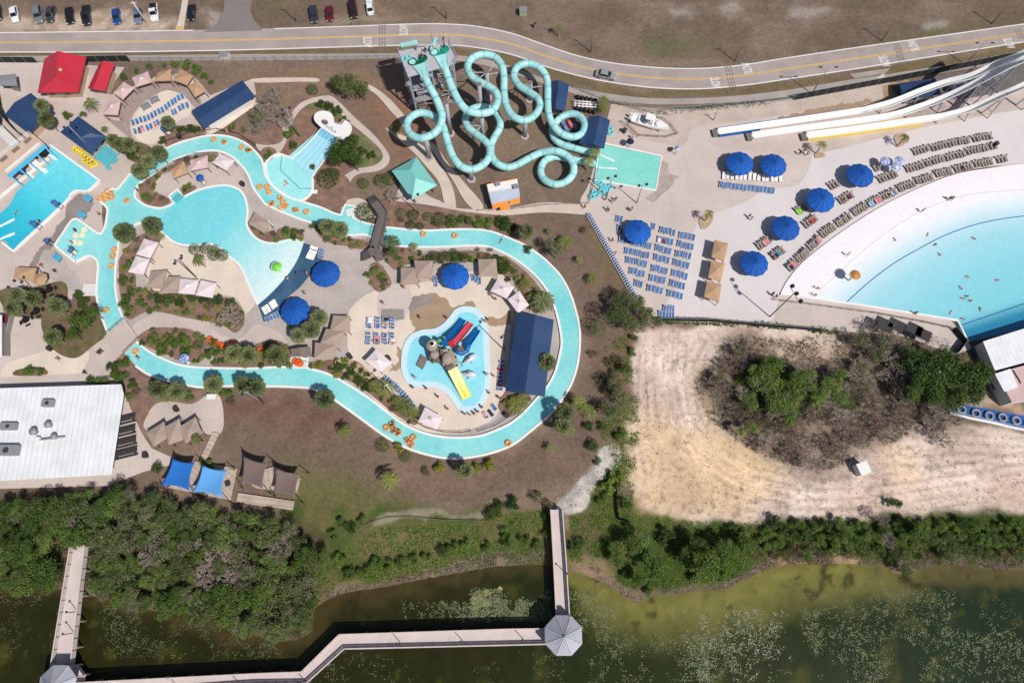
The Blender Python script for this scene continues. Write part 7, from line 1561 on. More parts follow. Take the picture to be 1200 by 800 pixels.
for x,y in [(714.5,151.5),(715.5,156)]: tube(cy_m,x,y,'cyan swim tube','cyan tubes by the blue pool house')
# grey tyres in blue row
for k,(x,y) in enumerate([(1125,480),(1142,484.5),(1157.5,487.5),(1173,489.5),(1189,493),(1205,497)]):
    o = MB().torus((0,0,.4),.72,.26,M['hvac'],18,8).build('big_grey_ring',None,S(x,y)); tag(o,'large grey ring in the blue edged row at right, '+ordn(k)+' from its left end','ring','grey rings in the blue edged row')
t = thing('blue_channel','blue lined channel under the row of grey rings at the right edge','channel',G(1160,489)); q = [(1117,480),(1142,484.5),(1173,490),(1215,498)]; m = MB()
for a,b in zip(q[:-1],q[1:]): A_, B_ = G(*a), G(*b); m.box(((A_.x+B_.x)/2,(A_.y+B_.y)/2,.12),((B_-A_).length+.1,2.6,.2),'blue_paint',math.atan2(B_.y-A_.y,B_.x-A_.x))
part(m,'liner',t)
t = thing('white_liner','crumpled white sheeting along the row of grey rings','sheeting',G(1150,493)); m = MB(); q = [(1112,484),(1135,490),(1160,495),(1185,501),(1215,507)]
for a,b in zip(q[:-1],q[1:]): A_, B_ = G(*a), G(*b); m.box(((A_.x+B_.x)/2,(A_.y+B_.y)/2,.25),((B_-A_).length,.45,.3),'white',math.atan2(B_.y-A_.y,B_.x-A_.x))
part(m,'sheet',t)
# ================================================================ LIFEGUARD CHAIRS, BINS, BENCHES, SIGNS
def guard():
    t = thing('lifeguard_chair','x','lifeguard chair'); 
    for sx in (-.5,.5):
        for sy in (-.4,.4): MB().bar((sx,sy,0),(sx*.8,sy*.8,1.7),.06,'cl_navy').build('leg',t)
    MB().box((0,0,1.75),(1.1,.9,.1),'sling_blue').build('seat',t); MB().box((-.45,0,2.1),(.08,.9,.7),'sling_blue').build('backrest',t); MB().box((.75,0,.9),(.5,.7,.06),'frame_white').build('footrest',t); return t
GC = Once(guard)
for (x,y,a) in [(71,243,20),(46,267,20),(60,286,200),(239,214,50),(220,424,40),(197,157,30),(88,297,120)]: later(GC.put(S(x,y),GA(x,y,a),'','lifeguard chair','blue lifeguard chairs'),'blue lifeguard chair',x,y,'guard')
def binm():
    t = thing('litter_bin','x','bin'); MB().box((0,0,.5),(.75,.75,1.0),'black').build('body',t); m = MB(); m.box((0,0,1.04),(.85,.85,.1),'dark_steel'); m.build('lid',t); return t
BN = Once(binm)
for (x,y) in [(285,217),(60,409),(208,480),(594,487),(411,418.5),(436,457.5),(1165,170.5),(456,421),(130,165),(731,155),(172,534),(269,567),(211,161.5)]: later(BN.put(S(x,y),random.uniform(0,1.5),'','bin','black litter bins'),'black square litter bin',x,y,'bin')
for (x,y,a,l) in [(172.5,126.5,-28,'grey slatted bench, left of two on the sun terrace'),(182.5,119,-24,'grey slatted bench, right of two on the sun terrace'),(314.5,266,-40,'white daybed beside the river right of the lagoon'),(97,253,38,'pale blue bench on the deck tip below the deep pool'),(104,233.5,38,'pale blue bench by the deck corner above the tubes'),(68,303,35,'pale blue long bench at the left of the round deck')]:
    mt = 'cyan_paint' if 'blue' in l else ('white' if 'white' in l else 'hvac'); t = thing('bench',l,'bench',S(x,y),GA(x,y,a)); 
    for k in range(5): MB().box((0,(k-2)*.24,.45),(2.0,.18,.05),mt).build('slat',t)
    for s in (-1,1): MB().box((s*.8,0,.22),(.08,1.0,.42),'dark_steel').build('leg',t)
    MB().box((0,.62,.7),(2.0,.06,.4),mt).build('backrest',t)
for (x,y,l) in [(250,466,'white sign board at the lower landing below the river palms'),(652,17.5,'pale green utility box in the upper field')]: pass
t = thing('sign_board','white sign table on the path below the river palms','sign',S(250,466)); MB().box((0,0,1.0),(1.8,1.0,.1),'white').build('panel',t); [MB().bar((s*.7,0,0),(s*.7,0,1),.06,'white').build('post',t) for s in (-1,1)]
t = thing('utility_box','pale green utility box standing in the upper field','utility box',S(613,17)); MB().box((0,0,.8),(1.7,1.4,1.5),pm('pale green enamel',(168,180,150),.5,.08,1,4)).build('cabinet',t); MB().box((0,0,1.6),(1.8,1.5,.1),'hvac').build('lid',t)
t = thing('utility_cabinet','small grey post cabinet left of the tiny field palm','utility box',S(627,33)); MB().box((0,0,.7),(.5,.5,1.4),'hvac').build('cabinet',t); MB().box((0,0,1.42),(.6,.6,.06),'dark_steel').build('lid',t)
t = thing('sand_shed','small white box shed at the edge of the cleared sand','shed',S(1006,550),GA(1006,550,-20)); MB().box((0,0,1.0),(1.9,2.0,2.0),'wall_white').build('wall',t); MB().box((0,0,2.05),(2.1,2.2,.14),'white').build('roof',t)
t = thing('ice_box','white freezer chest beside the teal conveyor fence on the sidewalk','box',S(264,67)); MB().box((0,0,.5),(2.0,1.2,1.0),'white').build('body',t); MB().box((0,0,1.04),(2.05,1.25,.08),'hvac').build('lid',t)
for k,(x,y) in enumerate([(1030,386),(1043,385),(1064,390),(1074,396)]):
    t = thing('black_awning','dark flat shelter roof by the deck below the wave pool, '+ordn(k)+' from the left','shelter',S(x,y),GA(x,y,25),'dark shelters below the wave pool'); MB().box((0,0,2.4),(3.0,2.2,.1),'dark_steel').build('roof',t); [MB().bar((sx*1.3,sy*.95,0),(sx*1.3,sy*.95,2.4),.06,'dark_steel').build('post',t) for sx in (-1,1) for sy in (-1,1)]
# stacked speed boats and pumps behind the pump house
for k,(x,y,c,a) in enumerate([(659,145,'sling_blue',60),(663,152,'sling_blue',60),(668,147,'red_slide',60),(674,150,'sling_blue',60)]):
    t = thing('raft_mat',['upper left blue','lower left blue','red','right blue'][k]+' rescue raft stored inside the looping slide','raft',S(x,y),GA(x,y,a)); m = MB(); m.tube([(-1.3,0,.3),(-.6,0,.32),(.6,0,.32),(1.3,0,.3)],lambda f:.22+.35*math.sin(PI*f),c,8); m.build('hull',t); MB().box((0,0,.72),(1.2,.4,.12),'white').build('seat',t)
for k in range(5):
    for j in range(2):
        x, y = 677+k*5-j*1.5, 116+j*13+k*1.0
        t = thing('pump_motor','black filter pump in the '+('upper' if j == 0 else 'lower')+' row of the pump yard, '+ordn(k)+' from the left','pump',S(x,y),0,'black pumps in the pump yard'); MB().bar((0,0,.1),(0,0,.9),.42,'black',12).build('tank',t); MB().ball((0,0,.95),.4,M['black'],10,5,(1,1,.5)).build('dome',t)
t = thing('pipe_manifold','white pipe manifold between two rows of black pumps','pipes',S(686,123)); z = .6
for q in (-1.2,0,1.2): a, b = G(671,123+q*2.3), G(699,125+q*2.3); part(MB().bar((a.x,a.y,z),(b.x,b.y,z),.16,'white',8),'pipe',t)
for k in range(6): a, b = G(674+k*4.4,119.5,), G(673.5+k*4.4,128.5); part(MB().bar((a.x,a.y,z+.1),(b.x,b.y,z+.1),.11,'white',8),'cross_pipe',t)
# ================================================================ PEOPLE
def skin_body(name, J, E, R):
    me = D.meshes.new('sk'); me.from_pydata([J[k] for k in J], [(list(J).index(a),list(J).index(b)) for a,b in E], []); o = D.objects.new('sk',me); COL.objects.link(o)
    md = o.modifiers.new('s','SKIN'); md.use_smooth_shade = True; sd = me.skin_vertices[0].data
    for i,k in enumerate(J): r = R.get(k, R.get(k[:-1], .05)); sd[i].radius = (r,r)
    sd[0].use_root = True; o.modifiers.new('u','SUBSURF').levels = 1; bpy.context.view_layer.update()
    out = D.meshes.new_from_object(o.evaluated_get(bpy.context.evaluated_depsgraph_get())); D.objects.remove(o); D.meshes.remove(me); out.name = name; return out
RAD = dict(pelvis=.145,spine=.125,chest=.15,neck=.058,head=.1,crown=.085,nose=.02,shoulder=.07,elbow=.045,wrist=.03,palm=.036,hip=.1,knee=.062,ankle=.042,toe=.035,fa=.011,fb=.011,fc=.011,fd=.01,th=.012)
def skeleton(pose):
    J = {}; 
    if pose == 'stand': T = dict(pelvis=(0,0,.95),spine=(0,0,1.13),chest=(0,-.01,1.33),neck=(0,0,1.47),head=(0,.03,1.58),crown=(0,.02,1.68)); arm = [(.19,0,1.4),(.27,-.02,1.13),(.3,.06,.88),(.3,.1,.79)]; legs = [[(.1,0,.9),(.12,.03,.5),(.12,0,.07),(.12,.15,.04)]]*2; arms = [arm,arm]
    if pose == 'walk': T = dict(pelvis=(0,0,.93),spine=(0,.01,1.12),chest=(0,.03,1.32),neck=(0,.05,1.46),head=(0,.09,1.57),crown=(0,.08,1.67)); legs = [[(.1,0,.88),(.11,.2,.5),(.11,.22,.08),(.11,.37,.05)],[(.1,0,.88),(.11,-.04,.49),(.11,-.3,.14),(.11,-.2,.04)]]; arms = [[(.19,.02,1.39),(.26,-.16,1.15),(.27,-.12,.9),(.27,-.1,.82)],[(.19,.02,1.39),(.26,.12,1.13),(.26,.32,.98),(.26,.4,.95)]]
    if pose == 'lie': T = dict(pelvis=(0,0,.14),spine=(0,.18,.14),chest=(0,.38,.16),neck=(0,.53,.18),head=(0,.64,.2),crown=(0,.74,.22)); legs = [[(.1,-.05,.14),(.13,-.45,.18),(.15,-.87,.08),(.18,-.97,.16)],[(.1,-.05,.14),(.15,-.44,.26),(.13,-.84,.08),(.14,-.93,.17)]]; arms = [[(.19,.43,.15),(.34,.2,.1),(.3,-.05,.1),(.29,-.13,.1)],[(.19,.43,.15),(.38,.56,.12),(.2,.72,.14),(.13,.76,.14)]]
    if pose == 'float': T = dict(pelvis=(0,-.05,.12),spine=(0,.12,.22),chest=(0,.28,.36),neck=(0,.4,.48),head=(0,.46,.58),crown=(0,.5,.68)); legs = [[(.1,-.12,.14),(.14,-.46,.4),(.15,-.8,.22),(.16,-.93,.28)]]*2; arms = [[(.2,.3,.42),(.42,.16,.38),(.5,-.08,.42),(.51,-.16,.42)]]*2
    if pose == 'swim': T = dict(pelvis=(0,0,.05),spine=(0,.18,.08),chest=(0,.36,.12),neck=(0,.5,.16),head=(0,.6,.24),crown=(0,.68,.3)); legs = [[(.1,-.06,.03),(.15,-.45,.0),(.16,-.84,.03),(.16,-.96,0)],[(.1,-.06,.03),(.12,-.42,-.06),(.2,-.8,-.1),(.22,-.92,-.1)]]; arms = [[(.2,.4,.1),(.42,.52,.1),(.5,.76,.06),(.5,.85,.05)],[(.2,.4,.1),(.46,.36,.06),(.62,.14,.03),(.66,.06,.03)]]
    J = dict(T); J['nose'] = tuple(Vector(T['head'])+(Vector((0,.1,0)) if pose in ('stand','walk') else Vector((0,.02,.1)))); E = [('pelvis','spine'),('spine','chest'),('chest','neck'),('neck','head'),('head','crown'),('head','nose')]
    for s,S_ in ((1,'L'),(-1,'R')):
        k = 0 if s == 1 else 1; mx = lambda p: (p[0]*s,p[1],p[2])
        for n,p in zip(('shoulder','elbow','wrist','palm'),arms[k]): J[n+S_] = mx(p)
        for n,p in zip(('hip','knee','ankle','toe'),legs[k]): J[n+S_] = mx(p)
        E += [('chest','shoulder'+S_),('shoulder'+S_,'elbow'+S_),('elbow'+S_,'wrist'+S_),('wrist'+S_,'palm'+S_),('pelvis','hip'+S_),('hip'+S_,'knee'+S_),('knee'+S_,'ankle'+S_),('ankle'+S_,'toe'+S_)]
        w, p = Vector(J['wrist'+S_]), Vector(J['palm'+S_]); d = (p-w).normalized(); sd = d.cross(Vector((0,1,0) if abs(d.y) < .8 else (0,0,1))).normalized()
        for q,(f,off,ln) in enumerate((('fa',-.034,.075),('fb',-.012,.085),('fc',.012,.08),('fd',.034,.06),('th',.05,.05))):
            J[f+S_] = tuple(p+sd*off+d*(ln if f != 'th' else .02)); E.append(('palm'+S_,f+S_))
    return J, E
BODY = {}
def body(pose, skin):
    if (pose,skin) not in BODY:
        base = next((m for (p,s),m in BODY.items() if p == pose), None)
        m = base.copy() if base else skin_body('person', *skeleton(pose), RAD); m.materials.clear(); m.materials.append(M[skin]); BODY[(pose,skin)] = m
    return BODY[(pose,skin)]
CL = {}
def clothes(pose, part_, col):
    k = (pose,part_,col)
    if k not in CL:
        J, E = skeleton(pose); m = MB(); V = lambda n: Vector(J[n])
        if part_ == 'swim_shorts':
            m.tube([V('pelvis')+(V('spine')-V('pelvis'))*.35, V('pelvis')-(V('spine')-V('pelvis'))*.35],.17,'cl_'+col,10)
            for s in 'LR': m.tube([V('hip'+s),V('hip'+s).lerp(V('knee'+s),.5)],lambda f:.125-.02*f,'cl_'+col,8)
        elif part_ == 'shirt': m.tube([V('pelvis').lerp(V('spine'),.2),V('spine'),V('chest'),V('chest').lerp(V('neck'),.6)],lambda f:.16+.04*math.sin(PI*f)-.06*max(0,f-.7)/.3,'cl_'+col,10)
        else:
            c = V('head').lerp(V('crown'),.62); up = (V('crown')-V('head')).normalized(); back = -(V('nose')-V('head')).normalized(); c = c+back*.025+up*.01; m.ball(tuple(c),.112,M[col],10,7)
        CL[k] = m.mesh(part_)
    return CL[k]
rp = random.Random(21)
def person(x, y, pose, ang=None, look=None, cloth=None, skin=None, up=0, scale=1.0, hair=None, shirt=None, z=None):
    skin = skin or rp.choice(['skin1','skin1','skin2','skin2','skin3']); cloth = cloth or rp.choice(['navy','black','red','teal','pink','grey','purple']); o = D.objects.new('person', body(pose,skin)); COL.objects.link(o)
    o.location = G(x,y,z) if z is not None else S(x,y,up); o.rotation_euler.z = (GA(x,y,ang) if ang is not None else rp.uniform(0,6.28))-PI/2; o.scale = (scale,)*3
    for pn, c in (('swim_shorts',cloth),('hair',hair or rp.choice(['hair','hair','hair_fair'])))+((('shirt',shirt),) if shirt else ()):
        k = D.objects.new(pn, clothes(pose,pn,c)); COL.objects.link(k); k.parent = o
    tag(o,'','person'); verb = {'stand':'standing','walk':'walking','lie':'lying down','float':'floating in tube','swim':'swimming'}[pose]
    later(o,'person '+verb+' in '+(shirt+' shirt' if shirt else cloth+' swimwear'),x,y,'person'); return o
# floaters
for (x,y) in [(149,235.5),(263,167),(291.5,176.5),(328.7,232.5),(319,239),(335,242),(346.7,246.5),(459.5,497.5),(462,504),(478,516),(482,521),(467,506.5)]: person(x,y,'float',None,up=.18)
# swimmers
for (x,y) in [(1047,279.5),(1087,274),(1094,287.5),(1099,296.5),(1139,278.5),(1131,324),(1166,328.5),(1124,336),(1129,350),(1134,347),(1138,352),(1114,365),(1126,373),(1148,364),(588,280),(587,282),(318,238),(337,216),(336,214.5),(89,285),(20,248.5)]: person(x,y,'swim',None,up=-.1)
for (x,y) in [(956,337),(953,345)]: person(x,y,'lie',20,cloth='white',up=.02)
# standing and walking
W_ = [(992,300,'walk'),(1079,248.5,'stand'),(1110.5,234.5,'walk'),(1113,235,'walk'),(1070,368.5,'stand'),(904,346,'stand'),(908,349,'walk'),(709.5,235,'walk'),(718,238,'walk'),(721,235.5,'stand'),(711,247,'walk'),(713,248.5,'walk'),(738.5,248,'stand'),(740,247,'stand'),(685,244.5,'walk'),(717,283,'walk'),(720.5,298.5,'stand'),(877,255,'walk'),(879.5,258,'stand'),(741,163,'stand'),(787,174.5,'lie'),(936,181.5,'walk'),(941,179,'walk'),(945,182.5,'walk'),(571,439.5,'walk'),(579,441.5,'stand'),(573.5,461.5,'walk'),(500,455.5,'walk'),(514,466,'stand'),(525,480,'walk'),(487,443,'stand'),(484.5,455,'stand'),(545,486,'stand'),(551,487,'stand'),(556,485,'walk'),(560,483,'stand'),(565,478,'stand'),(586,467.5,'walk'),(119,253,'walk'),(49,262,'stand'),(51,313,'walk'),(67,319.5,'walk'),(118.5,415,'walk'),(121,413,'walk'),(71,422,'walk'),(102,438,'stand'),(338.5,328.5,'walk'),(350,322.5,'stand'),(322,313,'stand'),(361,322,'stand'),(358,345,'walk'),(450,356.5,'walk'),(455.5,332,'stand'),(474,338,'stand'),(576.5,347.5,'stand'),(581,352,'stand'),(573,376,'walk'),(524,374,'stand'),(493,373.5,'walk'),(381,145.5,'stand'),(384,146,'stand'),(569,377.5,'stand'),(395,426,'stand'),(164,421,'walk'),(268,157,'stand'),(163,225,'stand')]
for (x,y,p) in W_: person(x,y,p,shirt=rp.choice([None,None,'white','navy','red','black','teal']) if p != 'lie' else None, z=3.05 if (x,y) in ((381,145.5),(384,146)) else None)
for (x,y) in [(520,50),(521,57),(499,62),(495,68),(490,53),(508,60)]: person(x,y,'stand',shirt=rp.choice(['navy','black','red']),z=Zt)
for (x,y,a) in [(164.2,153.7,72),(182.5,147,72),(451.3,380.5,2),(441.2,399,2),(460,402,2),(1128,196.5,62),(1042,227.5,57),(956,283,50),(928,310,48),(906,300.5,48),(988.5,233,54),(950.5,258,50)]: person(x,y,'lie',a+180,up=.4)
# shallow cove and wade
for (x,y) in [(87,286),(91,272)]: person(x,y,'stand',up=-.35)
# ================================================================ VEGETATION
LF = {'green':leafmat('mid green leaves',(60,86,34),(112,134,60)),'dark':leafmat('dark green leaves',(38,62,26),(84,108,48)),'olive':leafmat('olive grey leaves',(84,96,58),(138,144,98)),'bright':leafmat('fresh green leaves',(88,122,46),(142,168,80)),'yellow':leafmat('yellow green leaves',(120,116,36),(196,176,70)),'grey':leafmat('grey green leaves',(92,98,70),(150,150,118)),'palm':leafmat('fan palm fronds',(72,88,50),(150,156,108),trans=.15),'palm2':leafmat('feather palm fronds',(76,100,42),(166,166,92),trans=.15),'brown':leafmat('dry brown leaves',(92,74,58),(140,118,94)),'lime':leafmat('lime green leaves',(96,124,44),(156,176,84)),'red':leafmat('dark red leaves',(96,50,44),(140,76,58))}
def crown(name, mat, n, seed, leaf=.13, blobs=12, flat=.75, shell=.55, spread=.62, mat2=None):
    "unit-radius crown: leaf sized faces gathered in clumps, with gaps between the clumps"
    r = random.Random(seed); m = MB(); B = []
    for k in range(blobs):
        a = r.uniform(0,6.28); d = spread*math.sqrt(r.random()); B.append((d*math.cos(a),d*math.sin(a),r.uniform(-.1,.45)*flat*(1.2-d),r.uniform(.26,.46)))
    if blobs == 1: B = [(0,0,0,1.0)]
    for i in range(n):
        bx,by,bz,br = B[i % len(B)]; v = Vector((r.gauss(0,1),r.gauss(0,1),r.gauss(0,1)+.35)).normalized(); q = br*(shell+(1-shell)*r.random()**.6)*(1+.12*r.uniform(-1,1)); p = Vector((bx+v.x*q,by+v.y*q,bz+v.z*q*flat))
        s = leaf*r.uniform(.55,1.25); nn = (v+Vector((r.uniform(-.8,.8),r.uniform(-.8,.8),r.uniform(-.2,.9)))).normalized(); t = nn.orthogonal().normalized(); t = Matrix.Rotation(r.uniform(0,6.28),3,nn)@t; b = nn.cross(t)
        m.add([p-t*s*.5-b*s*.12,p-t*s*.05-b*s*.36,p+t*s*.55,p-t*s*.05+b*s*.36],[(0,1,2,3)],LF[mat2] if (mat2 and r.random() < .35) else LF[mat])
    return m.mesh(name)
def trunk(h, r=.06, limbs=6, seed=0, mat='bark', cr=1.0, zc=0):
    q = random.Random(seed); m = MB(); m.tube([(0,0,-h),(q.uniform(-.04,.04),q.uniform(-.04,.04),-h*.5),(0,0,zc)],lambda f:r*(1-.5*f),mat,7)
    for k in range(limbs):
        a = k*6.28/limbs+q.uniform(-.4,.4); l = cr*q.uniform(.45,.8); z = -h*.35*q.random(); m.tube([(0,0,z-.05),(l*.5*math.cos(a),l*.5*math.sin(a),z+.14),(l*math.cos(a),l*math.sin(a),z+.3)],lambda f:r*.5*(1-.75*f),mat,5)
    return m.mesh('trunk')
def bare(name, mat, seed, depth=5, n0=9, flat=.65):
    r = random.Random(seed); m = MB()
    def grow(p, d, l, rad, k):
        q = p+d*l; m.bar(p,q,rad,mat,4 if k > 1 else 3,rad*.6,cap=False)
        if k == 0: return
        for j in range(r.choice((2,3,3))):
            e = (d+Vector((r.uniform(-.85,.85),r.uniform(-.85,.85),r.uniform(-.35,.45)))).normalized(); grow(p+d*l*r.uniform(.55,1),e,l*r.uniform(.55,.82),max(.0055,rad*.62),k-1)
    for k in range(n0):
        a = k*6.28/n0+r.uniform(-.3,.3); e = Vector((math.cos(a),math.sin(a),r.uniform(.3,1.1)*flat)).normalized(); grow(Vector((0,0,-.35)),e,.36,.026,depth)
    grow(Vector((0,0,-.4)),Vector((0,0,1)),.35,.035,depth-1)
    return m.mesh(name)
def fanpalm(name, mat, seed, nf=54, nl=11):
    r = random.Random(seed); m = MB()
    for k in range(nf):
        a = k*2.39996; el = math.radians(86-128*(k/nf)**.8)+r.uniform(-.1,.1); d = Vector((math.cos(a)*math.cos(el),math.sin(a)*math.cos(el),math.sin(el))); pl = .5*r.uniform(.8,1.1); c = d*pl; side = d.cross(Vector((0,0,1))).normalized() if abs(d.z) < .98 else Vector((1,0,0)); up = side.cross(d).normalized()
        m.add([side*.012,c+side*.008,c-side*.008,-side*.012],[(0,1,2,3)],LF[mat]); vs = [c]; fs = []
        for j in range(nl+1):
            b = -1.25+2.5*j/nl; l = .5*(1-.22*abs(b))*r.uniform(.85,1.08); tip = c+(d*math.cos(b)+side*math.sin(b))*l-Vector((0,0,.1*l))+up*(-.1*abs(b)); w = (side*math.cos(b)-d*math.sin(b))*.055; base = c+(d*math.cos(b)+side*math.sin(b))*.16
            m.add([c,base+w,tip,base-w],[(0,1,2,3)],LF[mat])
    return m.mesh(name)
def feather(name, mat, seed, nf=16, nl=13, droop=.55, rise=.35, wid=.19):
    r = random.Random(seed); m = MB()
    for k in range(nf):
        a = k*2.39996+r.uniform(-.15,.15); rs = rise+(.5 if k < nf*.3 else 0)+r.uniform(-.15,.15); L = r.uniform(.85,1.05); h = Vector((math.cos(a),math.sin(a),0)); pts = [h*(L*f)+Vector((0,0,rs*f-(droop+rs)*f*f)) for f in [i/nl for i in range(nl+1)]]; sd = Vector((-h.y,h.x,0))
        for i in range(nl): m.add([pts[i]+sd*.012,pts[i]-sd*.012,pts[i+1]-sd*.01,pts[i+1]+sd*.01],[(0,1,2,3)],LF[mat])
        for i in range(1,nl+1):
            f = i/nl; w = wid*math.sin(PI*min(1,f*.85+.12)); 
            for s in (-1,1):
                p = pts[i]; tip = p+sd*s*w*1.1+h*w*.75-Vector((0,0,w*.35)); b = h*.035; m.add([p-b,p+b,tip],[(0,1,2)] if s > 0 else [(1,0,2)],LF[mat])
    return m.mesh(name)
SP = {}
def species(key, crowns, tr, zc, cat, name, h, cname='crown'): SP[key] = dict(c=crowns, t=tr, zc=zc, cat=cat, name=name, h=h, cname=cname)
tk = trunk(1.15,.07,6,3); tks = trunk(.75,.05,5,4); tpl = MB(); tpl.tube([(0,0,-2.2),(.03,.02,-1.1),(0,0,.02)],lambda f:.1-.03*f,'palm_trunk',8); tpl = tpl.mesh('trunk'); tsp = MB(); tsp.tube([(0,0,-.75),(.02,.01,-.3),(0,0,.05)],lambda f:.08-.03*f,'palm_trunk',8); tsp = tsp.mesh('trunk')
species('oak',[crown('crown','dark',2300,i,.1,18,.85,mat2='green') for i in (1,2)],tk,0,'tree','broadleaf_tree',4.2)
species('olive',[crown('crown','olive',1500,i,.11,14,.75,mat2='green') for i in (5,6)],tk,0,'tree','olive_tree',4.0)
species('grey',[crown('crown','grey',1100,i,.1,13,.75,mat2='olive') for i in (7,8)],tk,0,'tree','grey_leaved_tree',4.0)
species('green',[crown('crown','green',1400,i,.125,14,.75) for i in (9,10)],tk,0,'tree','green_tree',4.0)
species('bright',[crown('crown','bright',1900,i,.085,17,.8,mat2='olive') for i in (11,12)],tk,0,'tree','bright_green_tree',3.6)
species('ball',[crown('foliage','green',900,i,.11,1,.8,.86) for i in (13,14)],tks,0,'shrub','round_shrub',.8,'foliage')
species('balldark',[crown('foliage','dark',900,i,.12,1,.75,.86,mat2='green') for i in (15,16)],tks,0,'shrub','round_shrub',.8,'foliage')
species('bush',[crown('foliage','green',1100,i,.13,11,.7,mat2='bright') for i in (17,18)],tks,0,'shrub','leafy_bush',.8,'foliage')
species('bushdark',[crown('foliage','dark',1100,i,.13,11,.7,mat2='green') for i in (19,20)],tks,0,'shrub','dark_bush',.8,'foliage')
species('croton',[crown('foliage','yellow',800,i,.17,10,.7,mat2='bright') for i in (21,22)],tks,0,'shrub','yellow_bush',.8,'foliage')
species('lime',[crown('foliage','lime',520,i,.22,9,.7,mat2='bright') for i in (27,28)],tks,0,'shrub','lime_bush',.8,'foliage')
species('drybush',[crown('foliage','brown',500,i,.13,9,.6,mat2='olive') for i in (23,24)],tks,0,'shrub','dry_bush',.7,'foliage')
species('bare',[bare('branches','twig',i) for i in (31,32,33)],tks,0,'tree','bare_tree',2.2,'branches')
species('barebrown',[bare('branches','twig_brown',i) for i in (34,35,36)],tks,0,'tree','bare_tree',2.0,'branches')
species('sabal',[fanpalm('crown','palm',i) for i in (41,42,43)],tpl,0,'palm','fan_palm',4.4)
species('feather',[feather('crown','palm2',i) for i in (44,45)],tpl,0,'palm','feather_palm',3.6)
species('date',[feather('crown','palm',46,46,16,.45,.55,.13)],tsp,0,'palm','date_palm',3.0)
species('fernpalm',[feather('crown','palm2',47,26,10,.35,.75,.16),feather('crown','palm2',48,22,10,.3,.8,.16)],tsp,0,'palm','clumping_palm',1.6)
LOOK = dict(oak='dark broad crowned tree',olive='olive green spreading tree',grey='grey leaved tree',green='green leafy tree',bright='fresh green tree',ball='round clipped green shrub',balldark='dark round shrub',bush='leafy green bush',bushdark='dark green bush',croton='yellow green bush',lime='lime green bush',drybush='dry brownish bush',bare='bare grey twiggy tree',barebrown='bare brown tree',sabal='dense fan palm',feather='open feather palm',date='large spiky date palm',fernpalm='clumping yellowish palm')
rv = random.Random(77); NV = [0]
def plant(key, x, y, r, h=None, sq=1.0, ang=0, group=None, look=None):
    "crown centre at photo pixel (x, y), radius r pixels, standing upright below it"
    s = SP[key]; h = s['h'] if h is None else h; c = G(x,y,h); R = r*(G(x+1,y,h).x-c.x); base = Vector((c.x,c.y,0)); px, py = P(c.x,c.y,0); base.z = gz(px,py)
    i, j = max(0,min(X.shape[1]-1,int(np.searchsorted(gx,c.x)))), max(0,min(X.shape[0]-1,int(np.searchsorted(gy,c.y)))); base.z = max(base.z, -.5) if base.z else float(Z[j,i])
    t = thing(s['name'],'',s['cat'],base,0,group); t.rotation_euler.z = rv.uniform(0,6.28) if sq == 1.0 else GA(x,y,ang)
    cm = rv.choice(s['c']); o = D.objects.new(s['cname'],cm); COL.objects.link(o); o.parent = t; o.location.z = h-base.z; zs = R*rv.uniform(.85,1.1); o.scale = (R,R*sq,zs*min(1,.4+.6*sq))
    if s['t']:
        k = D.objects.new('trunk' if s['cat'] != 'shrub' else 'stem',s['t']); COL.objects.link(k); k.parent = t; mz = min(v.co.z for v in s['t'].vertices); k.location.z = h-base.z; tr_ = min(R,2.4); k.scale = (tr_ if s['cat'] != 'palm' else 1.6, tr_ if s['cat'] != 'palm' else 1.6, (h-base.z+.15)/-mz)
    NV[0] += 1; later(t, look or LOOK[key], x, y, 'plant'); return t
